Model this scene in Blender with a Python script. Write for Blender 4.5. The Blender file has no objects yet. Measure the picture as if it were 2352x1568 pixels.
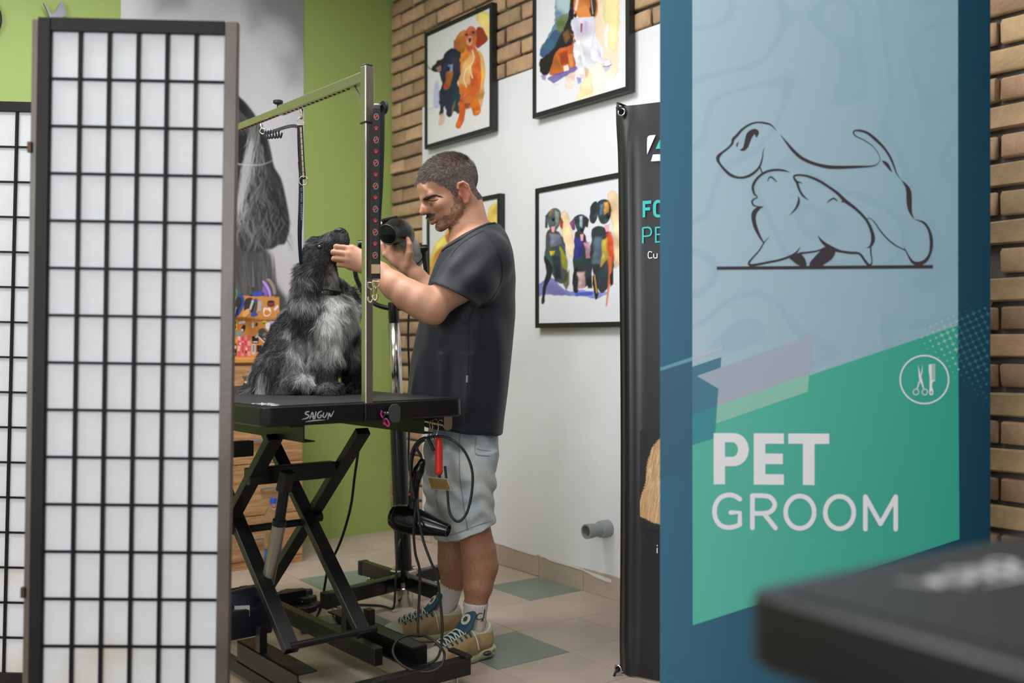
import bpy, math, random
import numpy as np
from mathutils import Vector, Matrix

random.seed(7)
rng = np.random.default_rng(7)
sc = bpy.context.scene
COL = sc.collection

# ------------------------------------------------------------ camera, exposure
F, CX, CY, H = 2287.0, 1176.0, 778.0, 1.06       # 35 mm lens, level, eye height 1.06 m
cam_d = bpy.data.cameras.new('camera')
cam = bpy.data.objects.new('camera', cam_d); COL.objects.link(cam)
cam_d.lens = 35.0; cam_d.sensor_width = 36.0; cam_d.clip_start = 0.05
cam_d.shift_y = -(784.0 - CY) / 2352.0
cam.location = (0, 0, H); cam.rotation_euler = (math.pi / 2, 0, 0)
cam_d.dof.use_dof = True; cam_d.dof.focus_distance = 3.3; cam_d.dof.aperture_fstop = 2.1
sc.camera = cam
sc.view_settings.view_transform = 'Standard'; sc.view_settings.look = 'None'
sc.view_settings.exposure = 0.0; sc.view_settings.gamma = 1.0
sc.view_settings.use_curve_mapping = False

def lin(c):
    if isinstance(c, str):
        c = c.lstrip('#'); c = [int(c[i:i + 2], 16) / 255 for i in (0, 2, 4)]
    return tuple(x / 12.92 if x <= 0.04045 else ((x + 0.055) / 1.055) ** 2.4 for x in c[:3])

# ------------------------------------------------------------ world and lamps
w = bpy.data.worlds.new('world'); sc.world = w; w.use_nodes = True
w.node_tree.nodes['Background'].inputs[0].default_value = (0.93, 0.96, 1.0, 1)
w.node_tree.nodes['Background'].inputs[1].default_value = 0.28

# room frame: local x runs along the picture wall, local y points into that wall
TH = math.atan2(-0.8013, 0.5983)
ROOM = Matrix.Translation((0.1365, 4.4524, 0)) @ Matrix.Rotation(TH, 4, 'Z')
GREEN_X = -1.326
def R(x, y, z=0.0):
    return ROOM @ Vector((x, y, z))

def area(name, loc, target, sx, sy, power, col=(1, 1, 1)):
    l = bpy.data.lights.new(name, 'AREA'); l.shape = 'RECTANGLE'; l.size = sx; l.size_y = sy
    l.energy = power; l.color = col
    o = bpy.data.objects.new(name, l); COL.objects.link(o)
    o.location = loc
    d = (Vector(target) - Vector(loc)).normalized()
    up = 'Y' if abs(d.z) < 0.98 else 'X'
    o.rotation_euler = d.to_track_quat('-Z', up).to_euler()
    return o
# unseen ceiling lamps, the second placed to light the brick strip at the right; daylight from the shop window behind the camera on the left
for (lx, ly, pw) in ((0.25, -1.75, 59), (1.75, -1.1, 20), (0.75, -3.5, 38), (3.4, -3.4, 16)):
    p = R(lx, ly, 2.93)
    area('ceiling_lamp', p, (p.x, p.y, 0), 1.1, 0.5, pw, (0.975, 0.985, 1.0))
pw_ = R(3.4, -5.9, 1.7)
area('shop_window', pw_, R(0.2, 0, 1.3), 2.6, 1.9, 172, (0.9, 0.95, 1.0))

# ------------------------------------------------------------ helpers
def P(px, py, d):
    """room point seen at photo position (px, py) at depth d"""
    return Vector(((px - CX) / F * d, d, H - (py - CY) / F * d))
def Fl(px, py, z=0.0):
    d = F * (H - z) / (py - CY)
    return P(px, py, d)

MATS = {}
def mat(name, color=(0.5, 0.5, 0.5), rough=0.5, metal=0.0, vary=0.0, scale=40, bump=0.0, bscale=200, spec=None,
        attr=False, objrand=0.0, trans=0.0, alpha=None, coat=0.0, sss=0.0, aniso=None, sheen=0.0):
    if name in MATS: return MATS[name]
    m = bpy.data.materials.new(name); m.use_nodes = True; MATS[name] = m
    nt = m.node_tree; N, L = nt.nodes, nt.links
    b = N['Principled BSDF']
    c = lin(color) if isinstance(color, str) else color
    b.inputs['Base Color'].default_value = (*c, 1)
    b.inputs['Roughness'].default_value = rough; b.inputs['Metallic'].default_value = metal
    if spec is not None: b.inputs['Specular IOR Level'].default_value = spec
    if coat: b.inputs['Coat Weight'].default_value = coat; b.inputs['Coat Roughness'].default_value = 0.1
    if sheen: b.inputs['Sheen Weight'].default_value = sheen; b.inputs['Sheen Roughness'].default_value = 0.4
    if trans: b.inputs['Transmission Weight'].default_value = trans
    if sss:
        b.inputs['Subsurface Weight'].default_value = sss
        b.inputs['Subsurface Radius'].default_value = (0.012, 0.004, 0.002); b.inputs['Subsurface Scale'].default_value = 1.0
    src = None
    if attr:
        a = N.new('ShaderNodeAttribute'); a.attribute_name = 'Col'; src = a.outputs['Color']
        L.new(src, b.inputs['Base Color'])
    tc = N.new('ShaderNodeTexCoord')
    if vary:
        nz = N.new('ShaderNodeTexNoise'); nz.inputs['Scale'].default_value = scale; nz.inputs['Detail'].default_value = 6
        L.new(tc.outputs['Object'], nz.inputs['Vector'])
        mr = N.new('ShaderNodeMapRange'); mr.inputs[1].default_value = 0.3; mr.inputs[2].default_value = 0.7
        mr.inputs[3].default_value = 1 - vary; mr.inputs[4].default_value = 1 + vary
        L.new(nz.outputs['Fac'], mr.inputs[0])
        hs = N.new('ShaderNodeHueSaturation'); hs.inputs['Color'].default_value = (*c, 1)
        if src: L.new(src, hs.inputs['Color'])
        L.new(mr.outputs[0], hs.inputs['Value']); src = hs.outputs[0]
        L.new(src, b.inputs['Base Color'])
    if objrand:
        oi = N.new('ShaderNodeObjectInfo')
        hs = N.new('ShaderNodeHueSaturation'); hs.inputs['Color'].default_value = (*c, 1)
        if src: L.new(src, hs.inputs['Color'])
        mv = N.new('ShaderNodeMapRange'); mv.inputs[3].default_value = 1 - objrand; mv.inputs[4].default_value = 1 + objrand
        L.new(oi.outputs['Random'], mv.inputs[0]); L.new(mv.outputs[0], hs.inputs['Value'])
        mu = N.new('ShaderNodeMath'); mu.operation = 'MULTIPLY'; mu.inputs[1].default_value = 7.31
        fr = N.new('ShaderNodeMath'); fr.operation = 'FRACT'
        L.new(oi.outputs['Random'], mu.inputs[0]); L.new(mu.outputs[0], fr.inputs[0])
        mh = N.new('ShaderNodeMapRange'); mh.inputs[3].default_value = 0.5 - objrand * 0.05; mh.inputs[4].default_value = 0.5 + objrand * 0.045
        L.new(fr.outputs[0], mh.inputs[0]); L.new(mh.outputs[0], hs.inputs['Hue'])
        src = hs.outputs[0]; L.new(src, b.inputs['Base Color'])
    if bump:
        nb = N.new('ShaderNodeTexNoise'); nb.inputs['Scale'].default_value = bscale; nb.inputs['Detail'].default_value = 4
        L.new(tc.outputs['Object'], nb.inputs['Vector'])
        bp = N.new('ShaderNodeBump'); bp.inputs['Strength'].default_value = bump; bp.inputs['Distance'].default_value = 0.004
        L.new(nb.outputs['Fac'], bp.inputs['Height']); L.new(bp.outputs[0], b.inputs['Normal'])
    return m

def prop(o, label=None, cat=None, group=None, kind=None):
    if label: o['label'] = label
    if cat: o['category'] = cat
    if group: o['group'] = group
    if kind: o['kind'] = kind
    return o
def thing(name, label, cat, loc=(0, 0, 0), rot=0.0, group=None, M=None):
    o = bpy.data.objects.new(name, None); COL.objects.link(o); o.empty_display_size = 0.1
    o.matrix_world = M if M is not None else Matrix.Translation(loc) @ Matrix.Rotation(rot, 4, 'Z')
    WM[o.name] = o.matrix_world.copy()
    return prop(o, label, cat, group)
WM = {}
def root_matrix(o):
    m = Matrix.Identity(4)
    while o is not None:
        m = o.matrix_basis @ m; o = o.parent
    return m

def frame_of(d, up=(0, 0, 1)):
    d = Vector(d).normalized(); up = Vector(up)
    if abs(d.dot(up)) > 0.98: up = Vector((1, 0, 0))
    x = up.cross(d).normalized(); y = d.cross(x)
    return x, y, d

class MB:
    """collects pieces; build() links them as one mesh object"""
    def __init__(s, M=None): s.v = []; s.f = []; s.M = M; s.c = None
    def add(s, vs, fs):
        o = len(s.v)
        s.v += [tuple(v) for v in vs]; s.f += [tuple(i + o for i in f) for f in fs]; return s
    def box(s, lo, hi, M=None, bev=0.0):
        (x0, y0, z0), (x1, y1, z1) = lo, hi
        if bev <= 0:
            vs = [(x, y, z) for x in (x0, x1) for y in (y0, y1) for z in (z0, z1)]
            fs = [(0, 1, 3, 2), (4, 6, 7, 5), (0, 4, 5, 1), (2, 3, 7, 6), (0, 2, 6, 4), (1, 5, 7, 3)]
        else:
            vs = []; fs = []
            idx = {}
            lo_, hi_ = (x0, y0, z0), (x1, y1, z1)
            for cx in (0, 1):
                for cy in (0, 1):
                    for cz in (0, 1):
                        for ax in range(3):
                            p = [hi_[0] if cx else lo_[0], hi_[1] if cy else lo_[1], hi_[2] if cz else lo_[2]]
                            for k, cc in enumerate((cx, cy, cz)):
                                if k != ax: p[k] += -bev if cc else bev
                            idx[(cx, cy, cz, ax)] = len(vs); vs.append(tuple(p))
            def cid(c, ax): return idx[(c[0], c[1], c[2], ax)]
            for ax in range(3):
                a, b_ = [k for k in range(3) if k != ax]
                for sd in (0, 1):
                    q = []
                    for (i, j) in ((0, 0), (1, 0), (1, 1), (0, 1)):
                        c = [0, 0, 0]; c[ax] = sd; c[a] = i; c[b_] = j; q.append(cid(c, ax))
                    flip = (sd == 0) ^ (ax == 1)
                    fs.append(tuple(q[::-1]) if flip else tuple(q))
            for ax in range(3):          # edges along ax
                a, b_ = [k for k in range(3) if k != ax]
                for i in (0, 1):
                    for j in (0, 1):
                        c0 = [0, 0, 0]; c0[a] = i; c0[b_] = j; c1 = list(c0); c1[ax] = 1
                        fs.append((cid(c0, a), cid(c1, a), cid(c1, b_), cid(c0, b_)))
            for cx in (0, 1):
                for cy in (0, 1):
                    for cz in (0, 1): fs.append(tuple(idx[(cx, cy, cz, k)] for k in range(3)))
        if M is not None: vs = [M @ Vector(v) for v in vs]
        return s.add(vs, fs)
    def bar(s, p0, p1, wx, wy, up=(0, 0, 1), bev=0.0):
        p0, p1 = Vector(p0), Vector(p1); x, y, d = frame_of(p1 - p0, up)
        M = Matrix(((x.x, y.x, d.x, p0.x), (x.y, y.y, d.y, p0.y), (x.z, y.z, d.z, p0.z), (0, 0, 0, 1)))
        return s.box((-wx / 2, -wy / 2, 0), (wx / 2, wy / 2, (p1 - p0).length), M, bev)
    def cyl(s, p0, p1, r0, r1=None, n=16, caps=True):
        return s.tube([p0, p1], [r0, r0 if r1 is None else r1], n, caps)
    def tube(s, pts, r, n=10, caps=True, closed=False, flat=1.0, up=None):
        pts = [Vector(p) for p in pts]; m = len(pts)
        rs = list(r) if hasattr(r, '__len__') else [r] * m
        vs = []; fs = []; xprev = None
        for i, p in enumerate(pts):
            a = pts[(i - 1) % m] if (closed or i > 0) else p
            b = pts[(i + 1) % m] if (closed or i < m - 1) else p
            d = (b - a)
            d = d.normalized() if d.length > 1e-9 else Vector((0, 0, 1))
            if xprev is None:
                x, y, _ = frame_of(d, up if up is not None else (0, 0, 1))
            else:
                x = (xprev - d * xprev.dot(d))
                x = x.normalized() if x.length > 1e-6 else frame_of(d)[0]
                y = d.cross(x)
            xprev = x
            for k in range(n):
                t = 2 * math.pi * k / n
                vs.append(p + x * (rs[i] * math.cos(t)) + y * (rs[i] * flat * math.sin(t)))
        for i in range(m if closed else m - 1):
            j = (i + 1) % m
            for k in range(n):
                k2 = (k + 1) % n
                fs.append((i * n + k, i * n + k2, j * n + k2, j * n + k))
        if caps and not closed:
            fs.append(tuple(range(n))[::-1]); fs.append(tuple((m - 1) * n + k for k in range(n)))
        return s.add(vs, fs)
    def lathe(s, prof, M=None, n=20, p0=None, p1=None):
        """prof: (radius, height) pairs round local z, or round the line p0 to p1"""
        if p0 is not None:
            p0, p1 = Vector(p0), Vector(p1); x, y, d = frame_of(p1 - p0); ln = (p1 - p0).length
            prof = [(r, h * ln) for r, h in prof]
            M = Matrix(((x.x, y.x, d.x, p0.x), (x.y, y.y, d.y, p0.y), (x.z, y.z, d.z, p0.z), (0, 0, 0, 1)))
        vs = []; fs = []
        for r, h in prof:
            for k in range(n):
                t = 2 * math.pi * k / n; vs.append((r * math.cos(t), r * math.sin(t), h))
        for i in range(len(prof) - 1):
            for k in range(n):
                k2 = (k + 1) % n; fs.append((i * n + k, i * n + k2, (i + 1) * n + k2, (i + 1) * n + k))
        if prof[0][0] > 1e-6: fs.append(tuple(range(n))[::-1])
        if prof[-1][0] > 1e-6: fs.append(tuple((len(prof) - 1) * n + k for k in range(n)))
        if M is not None: vs = [M @ Vector(v) for v in vs]
        return s.add(vs, fs)
    def ell(s, c, r, n=14, m=9, M=None):
        c = Vector(c); r = r if hasattr(r, '__len__') else (r, r, r)
        vs = []; fs = []
        for i in range(m + 1):
            a = math.pi * i / m
            for k in range(n):
                t = 2 * math.pi * k / n
                q = Vector((r[0] * math.sin(a) * math.cos(t), r[1] * math.sin(a) * math.sin(t), r[2] * math.cos(a)))
                vs.append(c + (M.to_3x3() @ q if M is not None else q))
        for i in range(m):
            for k in range(n):
                k2 = (k + 1) % n; fs.append((i * n + k, (i + 1) * n + k, (i + 1) * n + k2, i * n + k2))
        return s.add(vs, fs)
    def prism(s, poly, d0, d1, fr):
        """poly in the plane frame fr=(origin, ux, uy, un), extruded from d0 to d1 along un"""
        o, ux, uy, un = fr; n = len(poly)
        vs = [o + ux * a + uy * b + un * d for d in (d0, d1) for a, b in poly]
        fs = [tuple(range(n))[::-1], tuple(range(n, 2 * n))]
        fs += [(i, (i + 1) % n, (i + 1) % n + n, i + n) for i in range(n)]
        return s.add(vs, fs)
    def build(s, name, m, parent=None, smooth=False, local=False, label=None, kind=None, fix=True, colors=None, autosmooth=None):
        me = bpy.data.meshes.new(name)
        v = np.array(s.v, dtype=np.float64).reshape(-1, 3)
        if parent is not None and not local:
            inv = np.array(root_matrix(parent).inverted()); v = v @ inv[:3, :3].T + inv[:3, 3]
        me.from_pydata(v.tolist(), [], s.f)
        if fix:
            import bmesh
            bm = bmesh.new(); bm.from_mesh(me)
            bmesh.ops.remove_doubles(bm, verts=bm.verts, dist=1e-6)
            bmesh.ops.recalc_face_normals(bm, faces=bm.faces); bm.to_mesh(me); bm.free()
        if smooth:
            me.polygons.foreach_set('use_smooth', [True] * len(me.polygons))
        if autosmooth:
            me.polygons.foreach_set('use_smooth', [True] * len(me.polygons))
            me.set_sharp_from_angle(angle=math.radians(autosmooth))
        me.materials.append(m)
        o = bpy.data.objects.new(name, me); COL.objects.link(o)
        if parent is not None: o.parent = parent
        return prop(o, label, None, None, kind)

def np_mesh(name, v, faces, m, parent=None, smooth=True, col=None, label=None, kind=None):
    """fast mesh from arrays: v (n,3) in room coordinates, faces (k,3|4)"""
    v = np.asarray(v, dtype=np.float64)
    if parent is not None:
        inv = np.array(root_matrix(parent).inverted()); v = v @ inv[:3, :3].T + inv[:3, 3]
    faces = np.asarray(faces, dtype=np.int32); k = faces.shape[1]
    me = bpy.data.meshes.new(name)
    me.vertices.add(len(v)); me.vertices.foreach_set('co', v.astype(np.float32).ravel())
    me.loops.add(faces.size); me.loops.foreach_set('vertex_index', faces.ravel())
    me.polygons.add(len(faces)); me.polygons.foreach_set('loop_start', np.arange(0, faces.size, k, dtype=np.int32))
    me.polygons.foreach_set('loop_total', np.full(len(faces), k, dtype=np.int32))
    me.polygons.foreach_set('use_smooth', np.full(len(faces), smooth))
    me.update(calc_edges=True)
    if col is not None:
        a = me.color_attributes.new('Col', 'FLOAT_COLOR', 'POINT')
        c4 = np.ones((len(v), 4), np.float32); c4[:, :3] = col; a.data.foreach_set('color', c4.ravel())
    me.materials.append(m)
    o = bpy.data.objects.new(name, me); COL.objects.link(o)
    if parent is not None: o.parent = parent
    return prop(o, label, None, None, kind)

def spline(pts, n=6, closed=False):
    """Catmull-Rom through points (any dimension)"""
    p = np.array([list(q) for q in pts], float); m = len(p); out = []
    rngk = range(m) if closed else range(m - 1)
    for i in rngk:
        p0 = p[(i - 1) % m] if (closed or i > 0) else p[i]
        p1 = p[i]; p2 = p[(i + 1) % m]
        p3 = p[(i + 2) % m] if (closed or i < m - 2) else p2
        for k in range(n):
            t = k / n
            out.append(0.5 * (2 * p1 + (p2 - p0) * t + (2 * p0 - 5 * p1 + 4 * p2 - p3) * t ** 2 + (3 * p1 - p0 - 3 * p2 + p3) * t ** 3))
    if not closed: out.append(p[-1])
    return out

# a flat surface in the room: origin, ux, uy, un; photo position -> its own coordinates
class Plane:
    def __init__(s, o, ux, uy):
        s.o = Vector(o); s.ux = Vector(ux).normalized(); s.uy = Vector(uy).normalized(); s.un = s.ux.cross(s.uy).normalized()
        if s.un.dot(Vector((0, 0, H)) - s.o) < 0: s.un = -s.un
    def uv(s, px, py):
        d = Vector(((px - CX) / F, 1.0, -(py - CY) / F)); e = Vector((0, 0, H))
        t = (s.o - e).dot(s.un) / d.dot(s.un); q = e + d * t - s.o
        return q.dot(s.ux), q.dot(s.uy)
    def pt(s, a, b, n=0.0): return s.o + s.ux * a + s.uy * b + s.un * n
    def off(s, n): return Plane(s.o + s.un * n, s.ux, s.uy)
    @property
    def fr(s): return (s.o, s.ux, s.uy, s.un)

def ribbon_poly(pts, widths, n=5, cap=True):
    """outline of a stroke of changing width through 2D points"""
    q = spline([(x, y, wd) for (x, y), wd in zip(pts, widths)], n); q = np.array(q)
    d = np.gradient(q[:, :2], axis=0); ln = np.hypot(d[:, 0], d[:, 1]) + 1e-9; nx, ny = -d[:, 1] / ln, d[:, 0] / ln
    hw = np.maximum(q[:, 2], 0.01) / 2
    return q[:, 0], q[:, 1], nx * hw, ny * hw

class Flat:
    """thin printed shapes lying on a plane, joined into one mesh"""
    def __init__(s, plane, lift, conv=None): s.mb = MB(); s.p = plane; s.l = lift; s.conv = conv
    def q(s, x, y):
        if s.conv: x, y = s.conv(x, y)
        a, b = s.p.uv(x, y); return s.p.pt(a, b, s.l)
    def poly(s, pts):
        from mathutils.geometry import tessellate_polygon
        s.l += .00002; vs = [s.q(x, y) for x, y in pts]
        loc = [Vector(((v - s.p.o).dot(s.p.ux), (v - s.p.o).dot(s.p.uy), 0)) for v in vs]
        s.mb.add(vs, [tuple(t) for t in tessellate_polygon([loc])]); return s
    def stroke(s, pts, wd, n=5, round_caps=False, straight=False):
        ws = list(wd) if hasattr(wd, '__len__') else [wd] * len(pts)
        if straight: n = 1
        s.l += .00002; x, y, ox, oy = ribbon_poly(pts, ws, n)
        vs = []; m = len(x)
        for i in range(m): vs += [s.q(x[i] + ox[i], y[i] + oy[i]), s.q(x[i] - ox[i], y[i] - oy[i])]
        s.mb.add(vs, [(2 * i, 2 * i + 1, 2 * i + 3, 2 * i + 2) for i in range(m - 1)])
        if round_caps:
            for i, wv in ((0, ws[0]), (m - 1, ws[-1])): s.disc(x[i], y[i], wv / 2, 14)
        return s
    def disc(s, cx, cy, r, n=10, ry=None, rot=0.0):
        ry = ry or r; s.l += .00002
        s.mb.add([s.q(cx + r * math.cos(2 * math.pi * k / n + rot), cy + ry * math.sin(2 * math.pi * k / n + rot)) for k in range(n)], [tuple(range(n))]); return s
    def build(s, name, m, parent, label=None): return s.mb.build(name, m, parent, label=label, fix=False)

# ------------------------------------------------------------ painting flat prints: colours at sample points
class Paint:
    def __init__(s, X, Y, base):
        s.X = X; s.Y = Y; s.wet = 0; s.C = np.empty((*X.shape, 3)); s.C[:] = lin(base)
    def _blend(s, a, color):
        c = np.array(lin(color) if isinstance(color, str) else color); s.C += (c - s.C) * a[..., None]
    def warp(s, amp, sc_, seed=0):
        r = np.random.default_rng(seed); dx = 0; dy = 0
        for k in range(5):
            a, b, p, q = r.uniform(-1, 1, 4) * (1 + k) / sc_ * 2
            dx = dx + np.sin(a * s.X * 2 + b * s.Y * 2 + p * 99) / (1 + k * 0.6); dy = dy + np.sin(b * s.X * 2 - a * s.Y * 2 + q * 99) / (1 + k * 0.6)
        return s.X + dx * amp, s.Y + dy * amp
    def fill(s, pts, color, soft=2.0, alpha=1.0, warp=0.0, seed=0, wsc=150, smooth=True, edge=None):
        pts = [tuple(p) for p in (spline(pts, 4, True) if smooth and len(pts) > 4 else pts)]
        p = np.array(pts)
        x0, y0 = p.min(0) - soft * 2 - warp * 2; x1, y1 = p.max(0) + soft * 2 + warp * 2
        sel = (s.X >= x0) & (s.X <= x1) & (s.Y >= y0) & (s.Y <= y1)
        if not sel.any(): return s
        if warp:
            WX, WY = s.warp(warp, wsc, seed); X = WX[sel]; Y = WY[sel]
        else: X = s.X[sel]; Y = s.Y[sel]
        ins = np.zeros(X.shape, bool); dm = np.full(X.shape, 1e9)
        for i in range(len(p)):
            ax, ay = p[i]; bx, by = p[(i + 1) % len(p)]
            cr = ((ay > Y) != (by > Y)) & (X < (bx - ax) * (Y - ay) / (by - ay + 1e-12) + ax); ins ^= cr
            dx, dy = bx - ax, by - ay; t = np.clip(((X - ax) * dx + (Y - ay) * dy) / (dx * dx + dy * dy + 1e-12), 0, 1)
            dm = np.minimum(dm, (X - ax - t * dx) ** 2 + (Y - ay - t * dy) ** 2)
        sd = np.sqrt(dm) * np.where(ins, 1, -1)
        a = np.clip(sd / (2 * soft) + 0.5, 0, 1); a = a * a * (3 - 2 * a) * alpha
        full = np.zeros(s.X.shape); full[sel] = a; s._blend(full, color)
        if getattr(s, 'wet', 0) and warp and (x1 - x0) > 30:        # pigment pools, blooms and a darker rim, as watercolour dries
            r = np.random.default_rng(seed * 7 + len(pts)); c0 = np.array(lin(color) if isinstance(color, str) else color)
            for k in range(9):
                ux, uy = r.uniform(x0, x1), r.uniform(y0, y1); rx, ry = r.uniform(.08, .3) * (x1 - x0), r.uniform(.06, .28) * (y1 - y0); an = r.uniform(0, 3)
                dx, dy = X - ux, Y - uy; dx, dy = dx * math.cos(an) + dy * math.sin(an), dy * math.cos(an) - dx * math.sin(an)
                g = np.exp(-((dx / rx) ** 2 + (dy / ry) ** 2) ** 1.5) * np.clip(a, 0, 1) * s.wet
                cc = np.clip(c0 * r.choice([.45, .65, 1.5, 1.9]) + r.normal(0, .025, 3), .004, .95); fb = np.zeros(s.X.shape); fb[sel] = g; s._blend(fb, tuple(cc))
            fb = np.zeros(s.X.shape); fb[sel] = np.exp(-((sd - soft * .4) / (soft * .45 + 1)) ** 2) * .35 * alpha; s._blend(fb, tuple(c0 * .5))
        if edge:
            e = np.zeros(s.X.shape); e[sel] = np.exp(-(sd / edge[1]) ** 2) * edge[2]; s._blend(e, edge[0])
        return s
    def stroke(s, pts, wd, color, alpha=1.0, soft=0.6, n=4):
        ws = list(wd) if hasattr(wd, '__len__') else [wd] * len(pts)
        q = np.array(spline([(x, y, ww) for (x, y), ww in zip(pts, ws)], n))
        m = q[:, 2].max() + soft * 2; x0, y0 = q[:, :2].min(0) - m; x1, y1 = q[:, :2].max(0) + m
        sel = (s.X >= x0) & (s.X <= x1) & (s.Y >= y0) & (s.Y <= y1)
        if not sel.any(): return s
        X = s.X[sel]; Y = s.Y[sel]; best = np.full(X.shape, -1e9)
        for i in range(len(q) - 1):
            ax, ay, aw = q[i]; bx, by, bw = q[i + 1]; dx, dy = bx - ax, by - ay
            t = np.clip(((X - ax) * dx + (Y - ay) * dy) / (dx * dx + dy * dy + 1e-12), 0, 1)
            best = np.maximum(best, (aw + (bw - aw) * t) / 2 - np.hypot(X - ax - t * dx, Y - ay - t * dy))
        a = np.clip(best / (2 * soft) + 0.5, 0, 1) * alpha
        full = np.zeros(s.X.shape); full[sel] = a; s._blend(full, color); return s

def print_grid(plane, a0, a1, b0, b1, na, nb, lift):
    """grid of points on a plane with the photo position of each"""
    a = np.linspace(a0, a1, na); b = np.linspace(b0, b1, nb); A, B = np.meshgrid(a, b)
    o, ux, uy, un = (np.array(t) for t in plane.fr)
    V = o + A[..., None] * ux + B[..., None] * uy + lift * un
    PX = CX + F * V[..., 0] / V[..., 1]; PY = CY - F * (V[..., 2] - H) / V[..., 1]
    idx = np.arange(na * nb).reshape(nb, na)
    fc = np.stack([idx[:-1, :-1], idx[:-1, 1:], idx[1:, 1:], idx[1:, :-1]], -1).reshape(-1, 4)
    return V.reshape(-1, 3), fc, PX, PY

# ------------------------------------------------------------ organic shapes: distance fields turned into one mesh
class SDF:
    def __init__(s, lo, hi, h):
        s.lo = np.array(lo, float); s.h = h; s.n = np.ceil((np.array(hi) - s.lo) / h).astype(int) + 1
        s.d = np.full(s.n, 1.0, np.float32)
        s.ax = [s.lo[k] + np.arange(s.n[k]) * h for k in range(3)]
    @classmethod
    def like(cls, o):
        q = cls.__new__(cls); q.lo, q.h, q.n, q.ax = o.lo, o.h, o.n, o.ax; q.d = np.full(o.n, 1.0, np.float32); return q
    def _win(s, lo, hi):
        i0 = np.maximum(np.floor((np.array(lo) - s.lo) / s.h).astype(int), 0); i1 = np.minimum(np.ceil((np.array(hi) - s.lo) / s.h).astype(int) + 1, s.n)
        if (i1 <= i0).any(): return None
        sl = tuple(slice(a, b) for a, b in zip(i0, i1))
        x, y, z = (s.ax[k][sl[k]] for k in range(3))
        return sl, x[:, None, None], y[None, :, None], z[None, None, :]
    def _mix(s, sl, nd, k, op):
        d = s.d[sl]
        if op == 'add':
            if k > 0:
                hh = np.clip(0.5 + 0.5 * (d - nd) / k, 0, 1); s.d[sl] = d + (nd - d) * hh - k * hh * (1 - hh)
            else: s.d[sl] = np.minimum(d, nd)
        else:
            if k > 0:
                hh = np.clip(0.5 - 0.5 * (d + nd) / k, 0, 1); s.d[sl] = d + (-nd - d) * hh + k * hh * (1 - hh)
            else: s.d[sl] = np.maximum(d, -nd)
    def ell(s, c, r, rot=None, k=0.02, op='add'):
        c = np.array(c, float); r = np.array(r, float) * np.ones(3); m = r.max() + k + 3 * s.h
        wn = s._win(c - m, c + m)
        if wn is None: return s
        sl, x, y, z = wn; x = x - c[0]; y = y - c[1]; z = z - c[2]
        if rot is not None:
            q = np.array(rot)[:3, :3]            # columns are the ellipsoid's axes
            x, y, z = (q[0, i] * x + q[1, i] * y + q[2, i] * z for i in range(3))
        k0 = np.sqrt((x / r[0]) ** 2 + (y / r[1]) ** 2 + (z / r[2]) ** 2); k1 = np.sqrt((x / r[0] ** 2) ** 2 + (y / r[1] ** 2) ** 2 + (z / r[2] ** 2) ** 2) + 1e-9
        s._mix(sl, (k0 * (k0 - 1) / k1).astype(np.float32), k, op); return s
    def cap(s, a, b, ra, rb=None, k=0.02, op='add', flat=None):
        """tapered capsule; flat=(axis, factor) thins it along an axis"""
        a = np.array(a, float); b = np.array(b, float); rb = ra if rb is None else rb; m = max(ra, rb) * (1 if not flat else max(1, flat[1])) + k + 3 * s.h
        wn = s._win(np.minimum(a, b) - m, np.maximum(a, b) + m)
        if wn is None: return s
        sl, x, y, z = wn; ab = b - a; L = (ab ** 2).sum() + 1e-12
        t = np.clip(((x - a[0]) * ab[0] + (y - a[1]) * ab[1] + (z - a[2]) * ab[2]) / L, 0, 1)
        dx = x - a[0] - t * ab[0]; dy = y - a[1] - t * ab[1]; dz = z - a[2] - t * ab[2]
        if flat:
            f = np.array(flat[0], float); f /= np.linalg.norm(f); pr = dx * f[0] + dy * f[1] + dz * f[2]; e = 1 / flat[1] - 1
            dx = dx + f[0] * pr * e; dy = dy + f[1] * pr * e; dz = dz + f[2] * pr * e
        nd = np.sqrt(dx * dx + dy * dy + dz * dz) - (ra + (rb - ra) * t)
        if flat and flat[1] < 1: nd = nd * max(flat[1], 0.5)
        s._mix(sl, nd.astype(np.float32), k, op); return s
    def chain(s, pts, rs, k=0.02, **kw):
        for i in range(len(pts) - 1): s.cap(pts[i], pts[i + 1], rs[i], rs[i + 1], k, **kw)
        return s
    def half(s, p, nrm, keep=True, k=0.0):
        """cut away everything beyond the plane through p along nrm"""
        nrm = np.array(nrm, float); nrm /= np.linalg.norm(nrm); p = np.array(p, float)
        e = (s.ax[0][:, None, None] - p[0]) * nrm[0] + (s.ax[1][None, :, None] - p[1]) * nrm[1] + (s.ax[2][None, None, :] - p[2]) * nrm[2]
        if k > 0:
            d = s.d; hh = np.clip(0.5 + 0.5 * (e - d) / k, 0, 1); s.d = (d + (e - d) * hh + k * hh * (1 - hh)).astype(np.float32)
        else: s.d = np.maximum(s.d, e.astype(np.float32))
        return s
    def grid(s): return s.ax[0][:, None, None], s.ax[1][None, :, None], s.ax[2][None, None, :]
    def mesh(s):
        d = s.d; sg = d < 0; n = s.n
        occ = np.zeros(n - 1, np.uint8)
        for i in (0, 1):
            for j in (0, 1):
                for k in (0, 1): occ += sg[i:n[0] - 1 + i, j:n[1] - 1 + j, k:n[2] - 1 + k]
        cells = np.argwhere((occ > 0) & (occ < 8)); N = len(cells)
        vid = np.full(n - 1, -1, np.int32); vid[tuple(cells.T)] = np.arange(N)
        acc = np.zeros((N, 3)); cnt = np.zeros(N)
        cor = [(i, j, k) for i in (0, 1) for j in (0, 1) for k in (0, 1)]
        val = {c: d[cells[:, 0] + c[0], cells[:, 1] + c[1], cells[:, 2] + c[2]] for c in cor}
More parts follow.
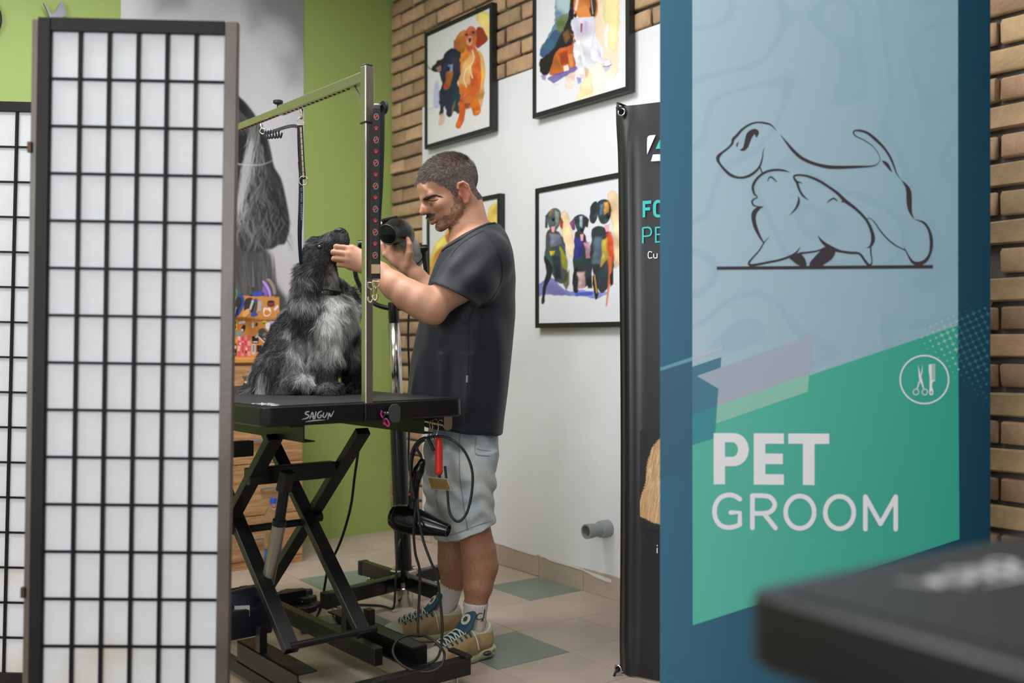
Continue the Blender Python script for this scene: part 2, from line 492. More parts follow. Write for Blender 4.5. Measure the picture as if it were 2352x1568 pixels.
        for c in cor:
            for axk in range(3):
                if c[axk] == 1: continue
                e = list(c); e[axk] = 1; e = tuple(e); v0, v1 = val[c], val[e]
                m = (v0 < 0) != (v1 < 0); t = np.where(m, v0 / (v0 - v1 + 1e-20), 0)
                pc = np.tile(np.array(c, float), (N, 1)); pc[:, axk] += t
                acc[m] += pc[m]; cnt[m] += 1
        V = s.lo + (cells + acc / np.maximum(cnt, 1)[:, None]) * s.h
        quads = []
        for axk in range(3):
            o1, o2 = [(1, 2), (2, 0), (0, 1)][axk]
            a = [slice(0, n[q]) for q in range(3)]; b = list(a); a[axk] = slice(0, n[axk] - 1); b[axk] = slice(1, n[axk])
            s0, s1 = sg[tuple(a)], sg[tuple(b)]
            for flip, mk in ((False, s0 & ~s1), (True, ~s0 & s1)):
                e = np.argwhere(mk)
                e = e[(e[:, o1] > 0) & (e[:, o2] > 0) & (e[:, o1] < n[o1] - 1) & (e[:, o2] < n[o2] - 1)]
                if not len(e): continue
                def g(da, db):
                    q = e.copy(); q[:, o1] -= da; q[:, o2] -= db; return vid[tuple(q.T)]
                qd = np.stack([g(1, 1), g(0, 1), g(0, 0), g(1, 0)], 1)
                quads.append(qd[:, ::-1] if flip else qd)
        return V, np.concatenate(quads)

def smooth_mesh(V, Fq, it=2, lam=0.5):
    V = V.copy(); n = len(V)
    e = np.concatenate([Fq[:, [i, (i + 1) % Fq.shape[1]]] for i in range(Fq.shape[1])])
    for _ in range(it):
        acc = np.zeros_like(V); cnt = np.zeros(n)
        for a, b in ((0, 1), (1, 0)):
            for k in range(3): acc[:, k] += np.bincount(e[:, a], V[e[:, b], k], n)
            cnt += np.bincount(e[:, a], minlength=n)
        V += lam * (acc / np.maximum(cnt, 1)[:, None] - V)
    return V
def vnormals(V, Fq):
    fn = np.cross(V[Fq[:, 1]] - V[Fq[:, 0]], V[Fq[:, 2]] - V[Fq[:, 0]])
    N = np.zeros_like(V)
    for c in range(Fq.shape[1]):
        for k in range(3): N[:, k] += np.bincount(Fq[:, c], fn[:, k], len(V))
    return N / (np.linalg.norm(N, axis=1, keepdims=True) + 1e-12)
def vnoise(p, scale, seed=0, octv=3):
    """smooth value noise at points p (n,3), about -1..1"""
    out = np.zeros(len(p)); amp = 1.0; tot = 0
    for o in range(octv):
        q = p * scale * 2 ** o + seed * 17.3 + o * 5.1; i = np.floor(q).astype(np.int64); f = q - i; f = f * f * (3 - 2 * f); r = 0
        for dx in (0, 1):
            for dy in (0, 1):
                for dz in (0, 1):
                    hsh = ((i[:, 0] + dx) * 73856093) ^ ((i[:, 1] + dy) * 19349663) ^ ((i[:, 2] + dz) * 83492791)
                    hsh = (hsh * 2654435761) & 0xffffffff; hsh ^= hsh >> 15; hsh = (hsh * 2246822519) & 0xffffffff; hsh ^= hsh >> 13
                    hv = (hsh & 0xffff) / 32767.5 - 1
                    r = r + hv * np.where(dx, f[:, 0], 1 - f[:, 0]) * np.where(dy, f[:, 1], 1 - f[:, 1]) * np.where(dz, f[:, 2], 1 - f[:, 2])
        out += r * amp; tot += amp; amp *= 0.5
    return out / tot * 1.6
# ------------------------------------------------------------ structure: floor, walls, ceiling
def struct(name, lo, hi, m, M=ROOM):
    o = thing(name, None, None, M=M); bpy.data.objects.remove(o)
    mb = MB().box(lo, hi); ob = mb.build(name, m, None, local=True, fix=False); ob.matrix_world = M
    ob['kind'] = 'structure'; return ob
m_grout = mat('grout', '#6f6459', 0.9)
m_tile = mat('beige_tile', '#b09f91', 0.42, vary=0.10, scale=5, objrand=0.05, bump=0.05, bscale=60, spec=0.35)
m_tile_g = mat('green_tile', '#768173', 0.42, vary=0.08, scale=5, objrand=0.04, spec=0.35)
# speckle in the stoneware
for mm in (m_tile, m_tile_g):
    nt = mm.node_tree; b = nt.nodes['Principled BSDF']; src = b.inputs['Base Color'].links[0].from_socket
    tc = nt.nodes.new('ShaderNodeTexCoord'); nz = nt.nodes.new('ShaderNodeTexNoise'); nz.inputs['Scale'].default_value = 420
    nt.links.new(tc.outputs['Object'], nz.inputs['Vector'])
    mr = nt.nodes.new('ShaderNodeMapRange'); mr.inputs[1].default_value = 0.35; mr.inputs[2].default_value = 0.65; mr.inputs[3].default_value = 0.9; mr.inputs[4].default_value = 1.08
    nt.links.new(nz.outputs['Fac'], mr.inputs[0])
    hs = nt.nodes.new('ShaderNodeHueSaturation'); nt.links.new(src, hs.inputs['Color']); nt.links.new(mr.outputs[0], hs.inputs['Value'])
    nt.links.new(hs.outputs[0], b.inputs['Base Color'])
X1, Y1, ZC = 5.6, -6.1, 3.0
floor = struct('floor', (GREEN_X - .1, Y1, -.1), (X1, .1, -.0015), m_grout)
TILE = 0.3
tile_me = MB().box((-.1487, -.1487, -.012), (.1487, .1487, 0), bev=.0012).build('tile', m_tile, None, local=True)
tme = tile_me.data; bpy.data.objects.remove(tile_me); tme_g = tme.copy(); tme_g.materials[0] = m_tile_g
GREENS = {(0, 0), (2, 2), (-2, 2), (0, 3), (4, 4), (-4, 4), (4, 0), (6, 2), (2, 6)}
nt_ = 0
for iu in range(-5, 13):
    for iv in range(0, 22):
        cx_, cy_ = (iu + .5) * TILE, -(iv + .5) * TILE
        if cx_ < GREEN_X - .1: continue
        p = R(cx_, cy_)
        if p.y < 2.3 or abs(p.x / p.y) > 0.85 or nt_ >= 296: continue
        o = bpy.data.objects.new('tile', tme_g if (iu, iv) in GREENS else tme); COL.objects.link(o); o.parent = floor
        o.location = (cx_ + random.uniform(-.0004, .0004), cy_ + random.uniform(-.0004, .0004), random.uniform(-.0004, .0003)); nt_ += 1

m_mortar = mat('mortar', '#5d5853', 0.95, vary=0.12, scale=30, bump=0.4, bscale=160)
m_white = mat('white_plaster', '#dcdcde', 0.6, vary=0.02, scale=3, bump=0.06, bscale=90)
m_green = mat('green_paint', '#92a659', 0.62, vary=0.03, scale=2.0, bump=0.12, bscale=150)
m_ceil = mat('ceiling_paint', '#e6e4e0', 0.9)
m_brick = mat('brick', '#b0916f', 0.9, vary=0.16, scale=24, objrand=0.22, bump=0.5, bscale=90)
wall_right = struct('wall_right', (GREEN_X - .1, 0, 0), (X1, .1, ZC), m_mortar)
wall_back = struct('wall_back', (GREEN_X - .1, Y1, 0), (GREEN_X, 0, ZC), m_green)
struct('wall_left', (GREEN_X, Y1 - .1, 0), (X1, Y1, ZC), m_white)
struct('wall_front', (X1, Y1, 0), (X1 + .1, .1, ZC), m_white)
struct('ceiling', (GREEN_X - .1, Y1, ZC), (X1 + .1, .1, ZC + .1), m_ceil)

UX = Vector((0.5983, -0.8013, 0)); UZ = Vector((0, 0, 1)); UB = Vector((0.8013, 0.5983, 0))
WALL = Plane(R(0, 0), UX, UZ)              # picture wall
GREEN = Plane(R(GREEN_X, 0), UB, UZ)       # green wall; a < 0 runs left of the corner

# bricks: pillar in the corner, band along the top, strip at the right
PITCH, BH, Z0 = 0.0797, 0.0655, 1.883 - 23 * 0.0797
XP = WALL.uv(974, 500)[0]                  # right side of the corner pillar
ZB = WALL.uv(1137, 172)[1]                 # underside of the top band
XR = WALL.uv(2258, 500)[0]; XJ = WALL.uv(2306, 350)[0]
BL = 0.24
var = []
def brick_mesh(L, seed):
    r = random.Random(seed); mb = MB().box((0, -.021, 0), (L, .004, BH), bev=.006)
    mb.v = [(x + r.uniform(-.0025, .0025), y + (r.uniform(-.003, .003) if y < 0 else 0), z + r.uniform(-.0025, .0025)) for x, y, z in mb.v]
    ob = mb.build('brick', m_brick, None, local=True, autosmooth=50); me = ob.data; bpy.data.objects.remove(ob); return me
SIZES = (.225, .105, .165, .05)
BM = {L: [brick_mesh(L, i * 31 + int(L * 1000)) for i in range(5)] for L in SIZES}
nb_ = 0
def lay(x, z, L):
    global nb_
    best = min(SIZES, key=lambda s: abs(s - L))
    o = bpy.data.objects.new('brick', random.choice(BM[best])); COL.objects.link(o); o.parent = wall_right
    o.location = (x, random.uniform(-.003, .001), z + random.uniform(-.002, .002)); o.scale = (L / best, 1, 1); nb_ += 1
ncourse = int((ZC - Z0) / PITCH); KC = round((ZB - Z0) / PITCH); ZB = Z0 + KC * PITCH
for k in range(ncourse + 1):
    z = Z0 + k * PITCH
    if z + BH > ZC: break
    odd = k % 2
    if k < KC:                                   # pillar
        w_ = XP - GREEN_X - .004
        if odd: lay(GREEN_X + .004, z, w_)
        else:
            c = w_ * random.uniform(.40, .52); lay(GREEN_X + .004, z, c - .012); lay(GREEN_X + .004 + c, z, w_ - c)
    else:                                              # top band, cut where the blue banner stops showing it
        x = GREEN_X + .004; first = True
        while x < 1.35:
            L = (.225 if odd else .105) if first else .225
            lay(x, z, L - random.uniform(0, .008)); x += L + .014; first = False
    if z > 0.42 and z < 2.6:                                       # strip right of the blue banner
        x = XJ + (0 if odd else -.12) - BL
        zt = WALL.uv(2280, 500)[1]; zb_ = WALL.uv(2280, 725)[1]
        ydrop = zb_ < z < zt
        if odd and not ydrop: lay(XR, z, max(.05, XJ - .014 - XR))
        if not odd:
            lay(XR - .02, z, XJ + .12 - .014 - XR + .02)
        xs = XJ if odd else XJ + .12
        for q in range(3): lay(xs + q * BL, z, .225)
bpy.context.view_layer.update()
# white plaster between the brick parts, its right edge torn
rr_ = random.Random(3)
xr = XR - .012
edge = []
zz = 0.0
while zz < ZB:
    edge.append((xr + rr_.uniform(-.008, .008), zz)); zz += .05
poly = [(XP + .004, .088)] + [(a, max(b, .088)) for a, b in edge] + [(xr, ZB - .004)] + [(XP + .004, ZB - .004)]
mbp = MB(); mbp.prism(poly, .0, .013, (WALL.o, WALL.ux, WALL.uy, WALL.un)); mbp.build('plaster', m_white, wall_right)
for (y0_, y1_) in ((512, 566), (650, 706)):      # torn scraps left on the mortar
    q = [WALL.uv(2246, y1_), WALL.uv(2276, y1_), WALL.uv(2281, y1_ - 14), WALL.uv(2283, y1_ - 28), WALL.uv(2288, y1_ - 34), WALL.uv(2284, y1_ - 42), WALL.uv(2280, y0_ + 6), WALL.uv(2274, y0_), WALL.uv(2246, y0_)]
    MB().prism(q, 0, .006, WALL.fr).build('plaster', m_white, wall_right)
mb2 = MB(); mb2.prism([(XR - .02, .088), (X1 - .1, .088), (X1 - .1, .46), (XR - .02, .462)], .0, .014, WALL.fr); mb2.build('plaster', m_white, wall_right)

# baseboard of cut tiles along the picture wall
base = thing('baseboard_right', None, None, M=ROOM); base['kind'] = 'structure'
bt = MB().box((.001, -.022, 0), (.299, -.0005, .094), bev=.001).build('tile', m_tile, None, local=True); btm = bt.data; bpy.data.objects.remove(bt)
for k in range(-4, 9):
    o = bpy.data.objects.new('tile', btm); COL.objects.link(o); o.parent = base; o.location = (k * .3, 0, random.uniform(-.002, .002))
    if k == -4: o.scale = (.98, 1, 1)
# chipped white filler over the top of the baseboard
for pts in ([(1250, 1279), (1300, 1293), (1352, 1312), (1405, 1330), (1405, 1338), (1390, 1334), (1362, 1322), (1340, 1310), (1300, 1298), (1262, 1287)],
            [(1150, 1250), (1200, 1262), (1235, 1272), (1232, 1277), (1190, 1264)]):
    f = Plane(WALL.o + WALL.un * .0225, WALL.ux, WALL.uy); mb = MB(); mb.prism([f.uv(*q) for q in pts], 0, .002, f.fr)
    mb.build('filler', mat('filler', '#d8d4cf', .8), base)
# ------------------------------------------------------------ pictures on the wall
m_print = mat('printed_paper', (.5, .5, .5), 0.5, attr=True, spec=0.3)
m_frame = mat('black_frame', '#1b1c1b', 0.38)
def scaled(ox, oy, s): return lambda X, Y: ((X - ox) * s, (Y - oy) * s)

def paint1(X, Y):
    p = Paint(*scaled(960, 0, 4.48)(X, Y), '#d9d8d6'); p.wet = .55
    p.fill([(600, 190), (640, 110), (730, 150), (760, 240), (755, 390), (690, 350), (640, 260)], '#efc268', 14, .8, 6, 1)
    p.fill([(175, 860), (215, 850), (220, 1090), (165, 1100), (160, 1000)], '#9a9fd0', 12, .6)
    p.fill([(610, 520), (670, 600), (690, 800), (665, 1060), (620, 1110), (600, 980), (640, 760)], '#d9952e', 8, .8, 5, 2)
    # red dog
    p.fill([(440, 560), (520, 470), (600, 500), (640, 620), (640, 860), (600, 1010), (540, 1100), (480, 1110), (430, 1000), (415, 820), (425, 650)], '#c9712f', 6, 1, 5, 3)
    p.fill([(470, 640), (560, 560), (590, 600), (560, 740), (540, 860), (450, 900), (420, 820)], '#f0b878', 14, .8, 6, 4)
    p.fill([(560, 620), (630, 640), (640, 860), (570, 1000), (540, 950)], '#cf5a24', 12, .8, 5, 5)
    p.fill([(430, 860), (520, 880), (540, 960), (470, 1000)], '#dd6a1e', 14, .8, 5, 6)
    p.fill([(430, 1020), (490, 1090), (470, 1230), (430, 1320), (385, 1300), (420, 1180)], '#c4581f', 5, 1, 4, 7)
    p.fill([(540, 1070), (600, 1010), (640, 1110), (620, 1180), (580, 1195), (560, 1150)], '#d8701f', 5, 1, 4, 8)
    p.fill([(480, 1060), (540, 1060), (520, 1105), (485, 1110)], '#5b2b2a', 8, .7)
    p.fill([(365, 440), (420, 350), (490, 315), (500, 420), (470, 520), (430, 545), (385, 510)], '#b06a2c', 6, 1, 5, 9)
    p.fill([(600, 300), (650, 285), (700, 340), (712, 400), (670, 460), (620, 495), (595, 430)], '#93361f', 6, 1, 4, 10)
    p.fill([(480, 350), (510, 290), (560, 265), (600, 300), (605, 390), (600, 480), (560, 540), (510, 510), (480, 430)], '#b8653a', 5, 1, 3, 11)
    p.fill([(510, 390), (545, 370), (560, 420), (540, 470), (505, 450)], '#e0a27c', 8, .8)
    p.fill([(515, 395), (550, 388), (545, 430), (527, 440)], '#3c1f2a', 4, 1)
    for c in ((500, 355), (570, 332)): p.fill([(c[0] - 14, c[1]), (c[0], c[1] - 12), (c[0] + 14, c[1]), (c[0], c[1] + 14), (c[0] - 10, c[1] + 8)], '#2a1712', 3, 1)
    p.stroke([(560, 520), (575, 600), (540, 700), (560, 800)], 14, '#f6dcb8', .8, 5); p.stroke([(500, 700), (470, 800), (500, 900)], 9, '#f8e4c8', .8, 4)
    # black dog
    p.fill([(255, 590), (330, 515), (400, 520), (445, 560), (430, 700), (420, 860), (425, 1000), (420, 1160), (370, 1130), (330, 1195), (290, 1190), (285, 1100), (250, 1180), (225, 1200), (222, 1000), (240, 850), (230, 740)], '#232b3b', 6, 1, 7, 12)
    p.fill([(255, 600), (190, 630), (135, 715), (200, 750), (250, 720)], '#27262c', 5, 1, 5, 13)
    p.fill([(185, 700), (235, 670), (240, 730), (205, 740)], '#a87f6c', 7, .8)
    p.fill([(360, 520), (440, 540), (440, 600), (390, 590)], '#1d3036', 8, .8)
    p.fill([(285, 760), (340, 700), (360, 760), (320, 900), (260, 920), (280, 830)], '#a3622b', 9, .9, 4, 14)
    p.fill([(265, 870), (310, 860), (300, 910), (262, 905)], '#b8342a', 7, .9)
    p.fill([(310, 670), (360, 660), (355, 730), (320, 740)], '#8fa0b8', 7, .8)
    p.fill([(300, 690), (330, 680), (330, 730), (305, 735)], '#12182a', 5, 1)
    p.fill([(230, 1180), (275, 1180), (270, 1260), (235, 1290), (210, 1275)], '#cfae93', 8, .9)
    p.fill([(350, 1100), (385, 1030), (380, 1090), (345, 1180)], '#93694a', 8, .7)
    for a in (-60, -40, -25, -10): p.stroke([(140, 715), (105, 712 + a * .6), (92, 700 + a)], (4, 3, 1), '#30303a', .9, 1.5)
    p.stroke([(95, 1130), (205, 1090)], 5, '#6a86a0', .7, 2); p.stroke([(600, 980), (695, 955)], 5, '#5a6a60', .6, 2)
    for y in (1140, 1170): p.stroke([(105, y), (140, y - 8), (185, y - 6)], 4, '#b48f88', .5, 2)
    return p.C
def paint2(X, Y):
    p = Paint(*scaled(1210, 0, 5.6)(X, Y), '#dddce0'); p.wet = .5
    p.fill([(860, -900), (1180, -900), (1190, 300), (1170, 780), (1160, 930), (1080, 1030), (980, 1080), (960, 1200), (640, 1300), (700, 1100), (820, 850), (1000, 700), (880, 450), (880, 100)], '#f2d5b8', 8, .9, 9, 21)
    p.fill([(1000, -900), (1180, -900), (1175, 500), (1060, 620), (1040, 300), (990, 200)], '#f3e3a2', 30, .85, 9, 22)
    p.fill([(700, 1090), (830, 930), (840, 1180), (640, 1290)], '#f2e6ae', 20, .8, 8, 23)
    p.fill([(500, 1000), (560, 900), (620, 900), (610, 1100), (520, 1160)], '#f3d3c0', 10, .8, 6, 24)
    p.stroke([(1045, 320), (1020, 450), (1025, 600)], (22, 40, 30), '#e6e6ea', .9, 6)
    p.fill([(370, -600), (600, -600), (600, 160), (520, 330), (400, 560), (330, 700), (190, 740), (180, 600), (250, 520), (360, 250), (365, 60)], '#66839a', 10, 1, 10, 25)
    p.fill([(360, -500), (560, -500), (560, 160), (430, 150), (370, 60)], '#b4c8cc', 25, .9, 8, 26)
    p.fill([(360, 380), (450, 420), (340, 700), (190, 740), (190, 600), (280, 480)], '#2f4a66', 18, .9, 8, 27)
    p.fill([(430, 210), (530, 180), (520, 340), (420, 420), (390, 320)], '#6d7a3a', 18, .75, 6, 28)
    p.fill([(600, 60), (640, -400), (560, 0), (520, 300), (440, 440), (330, 640), (180, 760), (165, 870), (200, 960), (260, 960), (420, 780), (560, 600), (600, 420)], '#241d18', 8, 1, 6, 29)
    p.fill([(460, 430), (530, 380), (560, 480), (500, 560)], '#8a5a34', 16, .7)
    p.fill([(640, -400), (900, -400), (905, 100), (870, 230), (760, 260), (650, 200), (610, 120)], '#c8763a', 8, 1, 6, 30)
    p.fill([(800, -400), (890, -400), (885, 150), (850, 220), (815, 120)], '#33261f', 8, .95, 6, 31)
    p.stroke([(660, -50), (630, 120)], 30, '#efd9c4', .9, 8); p.stroke([(830, 0), (850, 180)], 8, '#d8cfd2', .8, 3)
    p.fill([(600, 190), (640, 160), (640, 220), (615, 230)], '#141a2c', 5, 1); p.fill([(660, 120), (740, 60), (790, 100), (780, 180), (700, 170)], '#d68d52', 12, .8)
    p.fill([(600, 250), (760, 220), (870, 240), (860, 430), (830, 620), (880, 560), (960, 750), (900, 800), (780, 790), (700, 560), (640, 480), (570, 330)], '#dcd6e6', 8, 1, 5, 32)
    p.fill([(690, 300), (720, 300), (710, 420), (690, 410)], '#8a3a30', 6, .9); p.fill([(740, 260), (790, 280), (760, 420), (730, 380)], '#b3a7d0', 12, .7)
    p.fill([(560, 430), (620, 470), (560, 580), (420, 640), (360, 720), (290, 920), (330, 960), (470, 930), (640, 860), (600, 640), (640, 520)], '#b25a28', 8, 1, 7, 33)
    p.fill([(420, 690), (520, 640), (540, 800), (440, 840)], '#8e3417', 16, .85); p.fill([(530, 700), (590, 690), (600, 840), (550, 860)], '#d98a4a', 14, .85)
    p.fill([(280, 1000), (440, 930), (560, 880), (640, 850), (630, 900), (480, 980), (360, 1060), (290, 1040)], '#5d5690', 9, .9, 6, 34)
    p.fill([(180, 970), (250, 960), (240, 1030), (200, 1025)], '#8b6aa0', 8, .8)
    p.fill([(470, 850), (530, 830), (545, 900), (480, 920)], '#e8d4c8', 5, 1)
    p.fill([(610, 560), (680, 520), (690, 700), (730, 900), (760, 980), (720, 1015), (670, 1000), (650, 850), (620, 680)], '#ebe8ee', 6, 1, 3, 35)
    p.fill([(670, 950), (750, 950), (745, 1005), (690, 1010)], '#e4c4b8', 6, .9)
    p.fill([(820, 620), (900, 650), (960, 760), (1060, 770), (1090, 830), (1010, 860), (900, 800), (830, 760)], '#d9d0e4', 7, 1, 4, 36)
    p.fill([(990, 790), (1060, 770), (1085, 830), (1010, 850)], '#efe6e6', 5, .9); p.stroke([(980, 855), (1040, 855), (1088, 830)], 12, '#6b5a88', .9, 5)
    p.fill([(640, 990), (700, 1000), (700, 1060), (660, 1080)], '#7f8cc4', 12, .9); p.fill([(980, 870), (1080, 850), (1060, 890), (1010, 930)], '#a4acd8', 12, .7)
    p.fill([(740, 850), (800, 900), (790, 980), (750, 1000)], '#c9a482', 10, .8)
    for a in range(3): p.stroke([(320 + a * 20, 1120 - a * 20), (360 + a * 22, 1085), (400 + a * 10, 1095 - a * 14)], 3, '#8a7a76', .5, 1.5)
    return p.C
def paint3(X, Y):
    p = Paint(*scaled(1180, 380, 3.016)(X, Y), '#dadae0'); p.wet = .6
    p.fill([(330, 330), (375, 325), (400, 420), (415, 560), (390, 640), (345, 540)], '#f2cda0', 10, .85, 4, 41)
    p.fill([(655, 195), (700, 190), (730, 300), (740, 640), (700, 700), (690, 480), (660, 300)], '#f2cda0', 10, .9, 4, 42)
    p.fill([(155, 835), (260, 780), (330, 840), (420, 870), (640, 870), (640, 895), (520, 910), (420, 905), (330, 890), (230, 900), (155, 905)], '#7d82c8', 6, .95, 6, 43)
    p.fill([(420, 880), (560, 870), (540, 900), (430, 905)], '#3d54b4', 5, .9)
    def dog(head, body, legs, tone, nose, tongue, earl, earr, extra):
        p.fill(body, tone, 4, 1, 4, 44); p.fill(legs, '#26292d', 4, 1, 4, 45)
        p.fill(earl[0], earl[1], 3, 1, 2, 46); p.fill(earr[0], earr[1], 3, 1, 2, 47); p.fill(head, tone, 3, 1, 2, 48)
        for pts, c, sf in extra: p.fill(pts, c, sf, .85, 3, 49)
        p.fill(nose, '#17181c', 2, 1); p.fill(tongue, '#e3a7ad', 2.5, 1)
    dog([(238, 330), (265, 298), (300, 298), (325, 330), (320, 400), (290, 450), (258, 440), (238, 390)],
        [(240, 450), (310, 460), (345, 540), (375, 700), (370, 800), (300, 815), (260, 740), (215, 680), (220, 600)],
        [(215, 620), (265, 700), (255, 780), (225, 860), (208, 945), (190, 940), (210, 840), (225, 740)], '#4a5055',
        [(262, 365), (285, 362), (282, 385), (266, 385)], [(258, 425), (285, 420), (280, 462), (264, 460)],
        ([(240, 320), (222, 350), (218, 430), (236, 430)], '#3c4148'), ([(325, 350), (345, 390), (335, 440), (320, 420)], '#b8382c'),
        [([(250, 310), (270, 305), (265, 345), (248, 350)], '#9a7a40', 5), ([(285, 310), (315, 320), (310, 400), (290, 420)], '#8d9488', 6), ([(320, 560), (370, 640), (375, 730), (340, 700)], '#a8a436', 9),
         ([(250, 470), (320, 470), (330, 540), (260, 560)], '#7b7f90', 9), ([(250, 590), (285, 590), (278, 622), (258, 622)], '#e8c018', 3), ([(270, 620), (320, 640), (330, 780), (290, 800)], '#2c3338', 12)])
    p.fill([(330, 800), (385, 720), (385, 820), (365, 865)], '#4d4a28', 6, .9)
    dog([(420, 360), (450, 338), (490, 345), (500, 390), (488, 440), (475, 475), (450, 465), (428, 420)],
        [(425, 460), (490, 470), (520, 560), (540, 680), (535, 790), (500, 830), (440, 850), (415, 760), (420, 600)],
        [(410, 740), (440, 700), (445, 860), (415, 870), (405, 800)], '#33363f',
        [(462, 440), (485, 438), (482, 462), (468, 465)], [(460, 478), (483, 474), (480, 520), (466, 522)],
        ([(425, 352), (388, 400), (405, 450), (425, 440)], '#6f4168'), ([(495, 350), (520, 375), (512, 430), (495, 425)], '#2b2620'),
        [([(455, 350), (475, 348), (470, 430), (455, 420)], '#b8bccb', 5), ([(485, 540), (525, 530), (530, 640), (505, 640)], '#c48ea4', 9), ([(425, 500), (475, 500), (470, 640), (425, 650)], '#3a3d8c', 12), ([(445, 740), (495, 740), (490, 850), (450, 860)], '#cba6a8', 8)])
    p.fill([(500, 790), (540, 760), (545, 850), (515, 850)], '#22252b', 4, 1)
    dog([(570, 270), (600, 240), (650, 238), (668, 280), (668, 360), (640, 400), (605, 400), (580, 350)],
        [(550, 440), (600, 420), (660, 470), (690, 600), (690, 760), (650, 850), (600, 870), (560, 780), (530, 640), (540, 520)],
        [(545, 760), (575, 760), (580, 880), (560, 925), (550, 860)], '#31363d',
        [(638, 345), (665, 340), (662, 368), (642, 368)], [(625, 415), (662, 405), (660, 455), (640, 460)],
        ([(575, 250), (530, 290), (530, 380), (560, 400), (578, 340)], '#2d333b'), ([(650, 235), (668, 260), (685, 310), (668, 330)], '#d08a30'),
        [([(625, 250), (655, 250), (660, 320), (630, 340)], '#d9a04a', 6), ([(600, 270), (620, 260), (620, 330), (600, 340)], '#6d7a92', 6), ([(640, 480), (680, 470), (690, 640), (660, 700), (640, 580)], '#cf4a2a', 9),
         ([(610, 520), (640, 500), (650, 640), (600, 700)], '#c9b04a', 10), ([(560, 500), (605, 500), (600, 680), (545, 680)], '#5f7284', 14)])
    p.stroke([(665, 640), (668, 740), (655, 860), (642, 970)], (22, 20, 14, 10), '#d06a38', .9, 4); p.stroke([(560, 760), (575, 880)], 9, '#d89a5a', .8, 3)
    p.fill([(665, 760), (690, 720), (690, 820), (670, 840)], '#26292f', 4, 1)
    return p.C
def paint4(X, Y):
    p = Paint(*scaled(900, 300, 4.126)(X, Y), '#d6d6d4'); p.wet = .5
    p.fill([(900, 800), (960, 690), (1000, 700), (1010, 900), (960, 980), (920, 900)], '#ecc75a', 10, .9, 6, 51)
    p.fill([(520, 980), (560, 860), (700, 780), (860, 800), (960, 950), (900, 1200), (700, 1300), (560, 1200)], '#d67a3c', 10, .95, 8, 52)
    p.fill([(350, 1250), (400, 1100), (520, 970), (530, 1020), (480, 1150), (430, 1260), (360, 1400)], '#efce60', 10, .95, 6, 53)
    p.fill([(400, 1220), (450, 1120), (500, 1080), (560, 1100), (480, 1260), (420, 1330)], '#d8862e', 14, .8, 6, 54)
    p.fill([(340, 1340), (420, 1260), (470, 1400), (380, 1520), (335, 1500)], '#d99470', 12, .7, 6, 55)
    p.fill([(500, 1000), (540, 960), (560, 1040), (520, 1060)], '#a8492a', 8, .8)
    return p.C
FD = 0.03
def picture(name, label, rect, fn, res, base_n=0.024):
    """rect = x0, x1, z0, z1 on the wall"""
    x0, x1, z0, z1 = rect; t = thing(name, label, 'picture', M=ROOM @ Matrix.Translation(((x0 + x1) / 2, 0, z0)), group=None)
    mw = .021; n0, n1 = base_n, base_n + FD; fr = WALL.fr
    mb = MB()
    for (a0, a1, b0, b1) in ((x0, x0 + mw, z0, z1), (x1 - mw, x1, z0, z1), (x0 + mw, x1 - mw, z0, z0 + mw), (x0 + mw, x1 - mw, z1 - mw, z1)):
        mb.prism([(a0, b0), (a1, b0), (a1, b1), (a0, b1)], n0, n1, fr)
    mb.build('frame', m_frame, t)
    MB().prism([(x0 + .005, z0 + .005), (x1 - .005, z0 + .005), (x1 - .005, z1 - .005), (x0 + .005, z1 - .005)], n0 + .002, n0 + .012, fr).build('backing', m_frame, t)
    V, fc, PX, PY = print_grid(WALL, x0 + mw * .9, x1 - mw * .9, z0 + mw * .9, z1 - mw * .9, res[0], res[1], n1 - .006)
    np_mesh('print', V, fc, m_print, t, False, fn(PX, PY).reshape(-1, 3))
    return t
WF = WALL.off(.024 + FD)
a = WF.uv
r1 = (a(975, 200)[0], a(1130, 200)[0], a(972, 344)[1], a(978, 75)[1])
r2 = (a(1223, 150)[0], a(1445, 150)[0], a(1221, 273)[1], a(1221, 273)[1] + (r1[3] - r1[2]))
r3 = (a(1225, 600)[0], a(1225, 600)[0] + (r2[1] - r2[0]), a(1226, 753)[1], a(1224, 433)[1])
r4 = (a(976, 550)[0], a(1144, 520)[0], a(1144, 443)[1] - (r1[3] - r1[2]), a(1144, 443)[1])
picture('framed_picture', 'black framed watercolour of a red dog beside a black dog, on the brick edge', r1, paint1, (170, 250))
picture('framed_picture', 'black framed watercolour of a white chested dog seated on a yellow wash', r2, paint2, (190, 270))
picture('framed_picture', 'black framed watercolour of three dark dogs sitting side by side', r3, paint3, (190, 250), .014)
picture('framed_picture', 'black framed watercolour with yellow and orange washes behind the groomer', r4, paint4, (120, 170), .014)

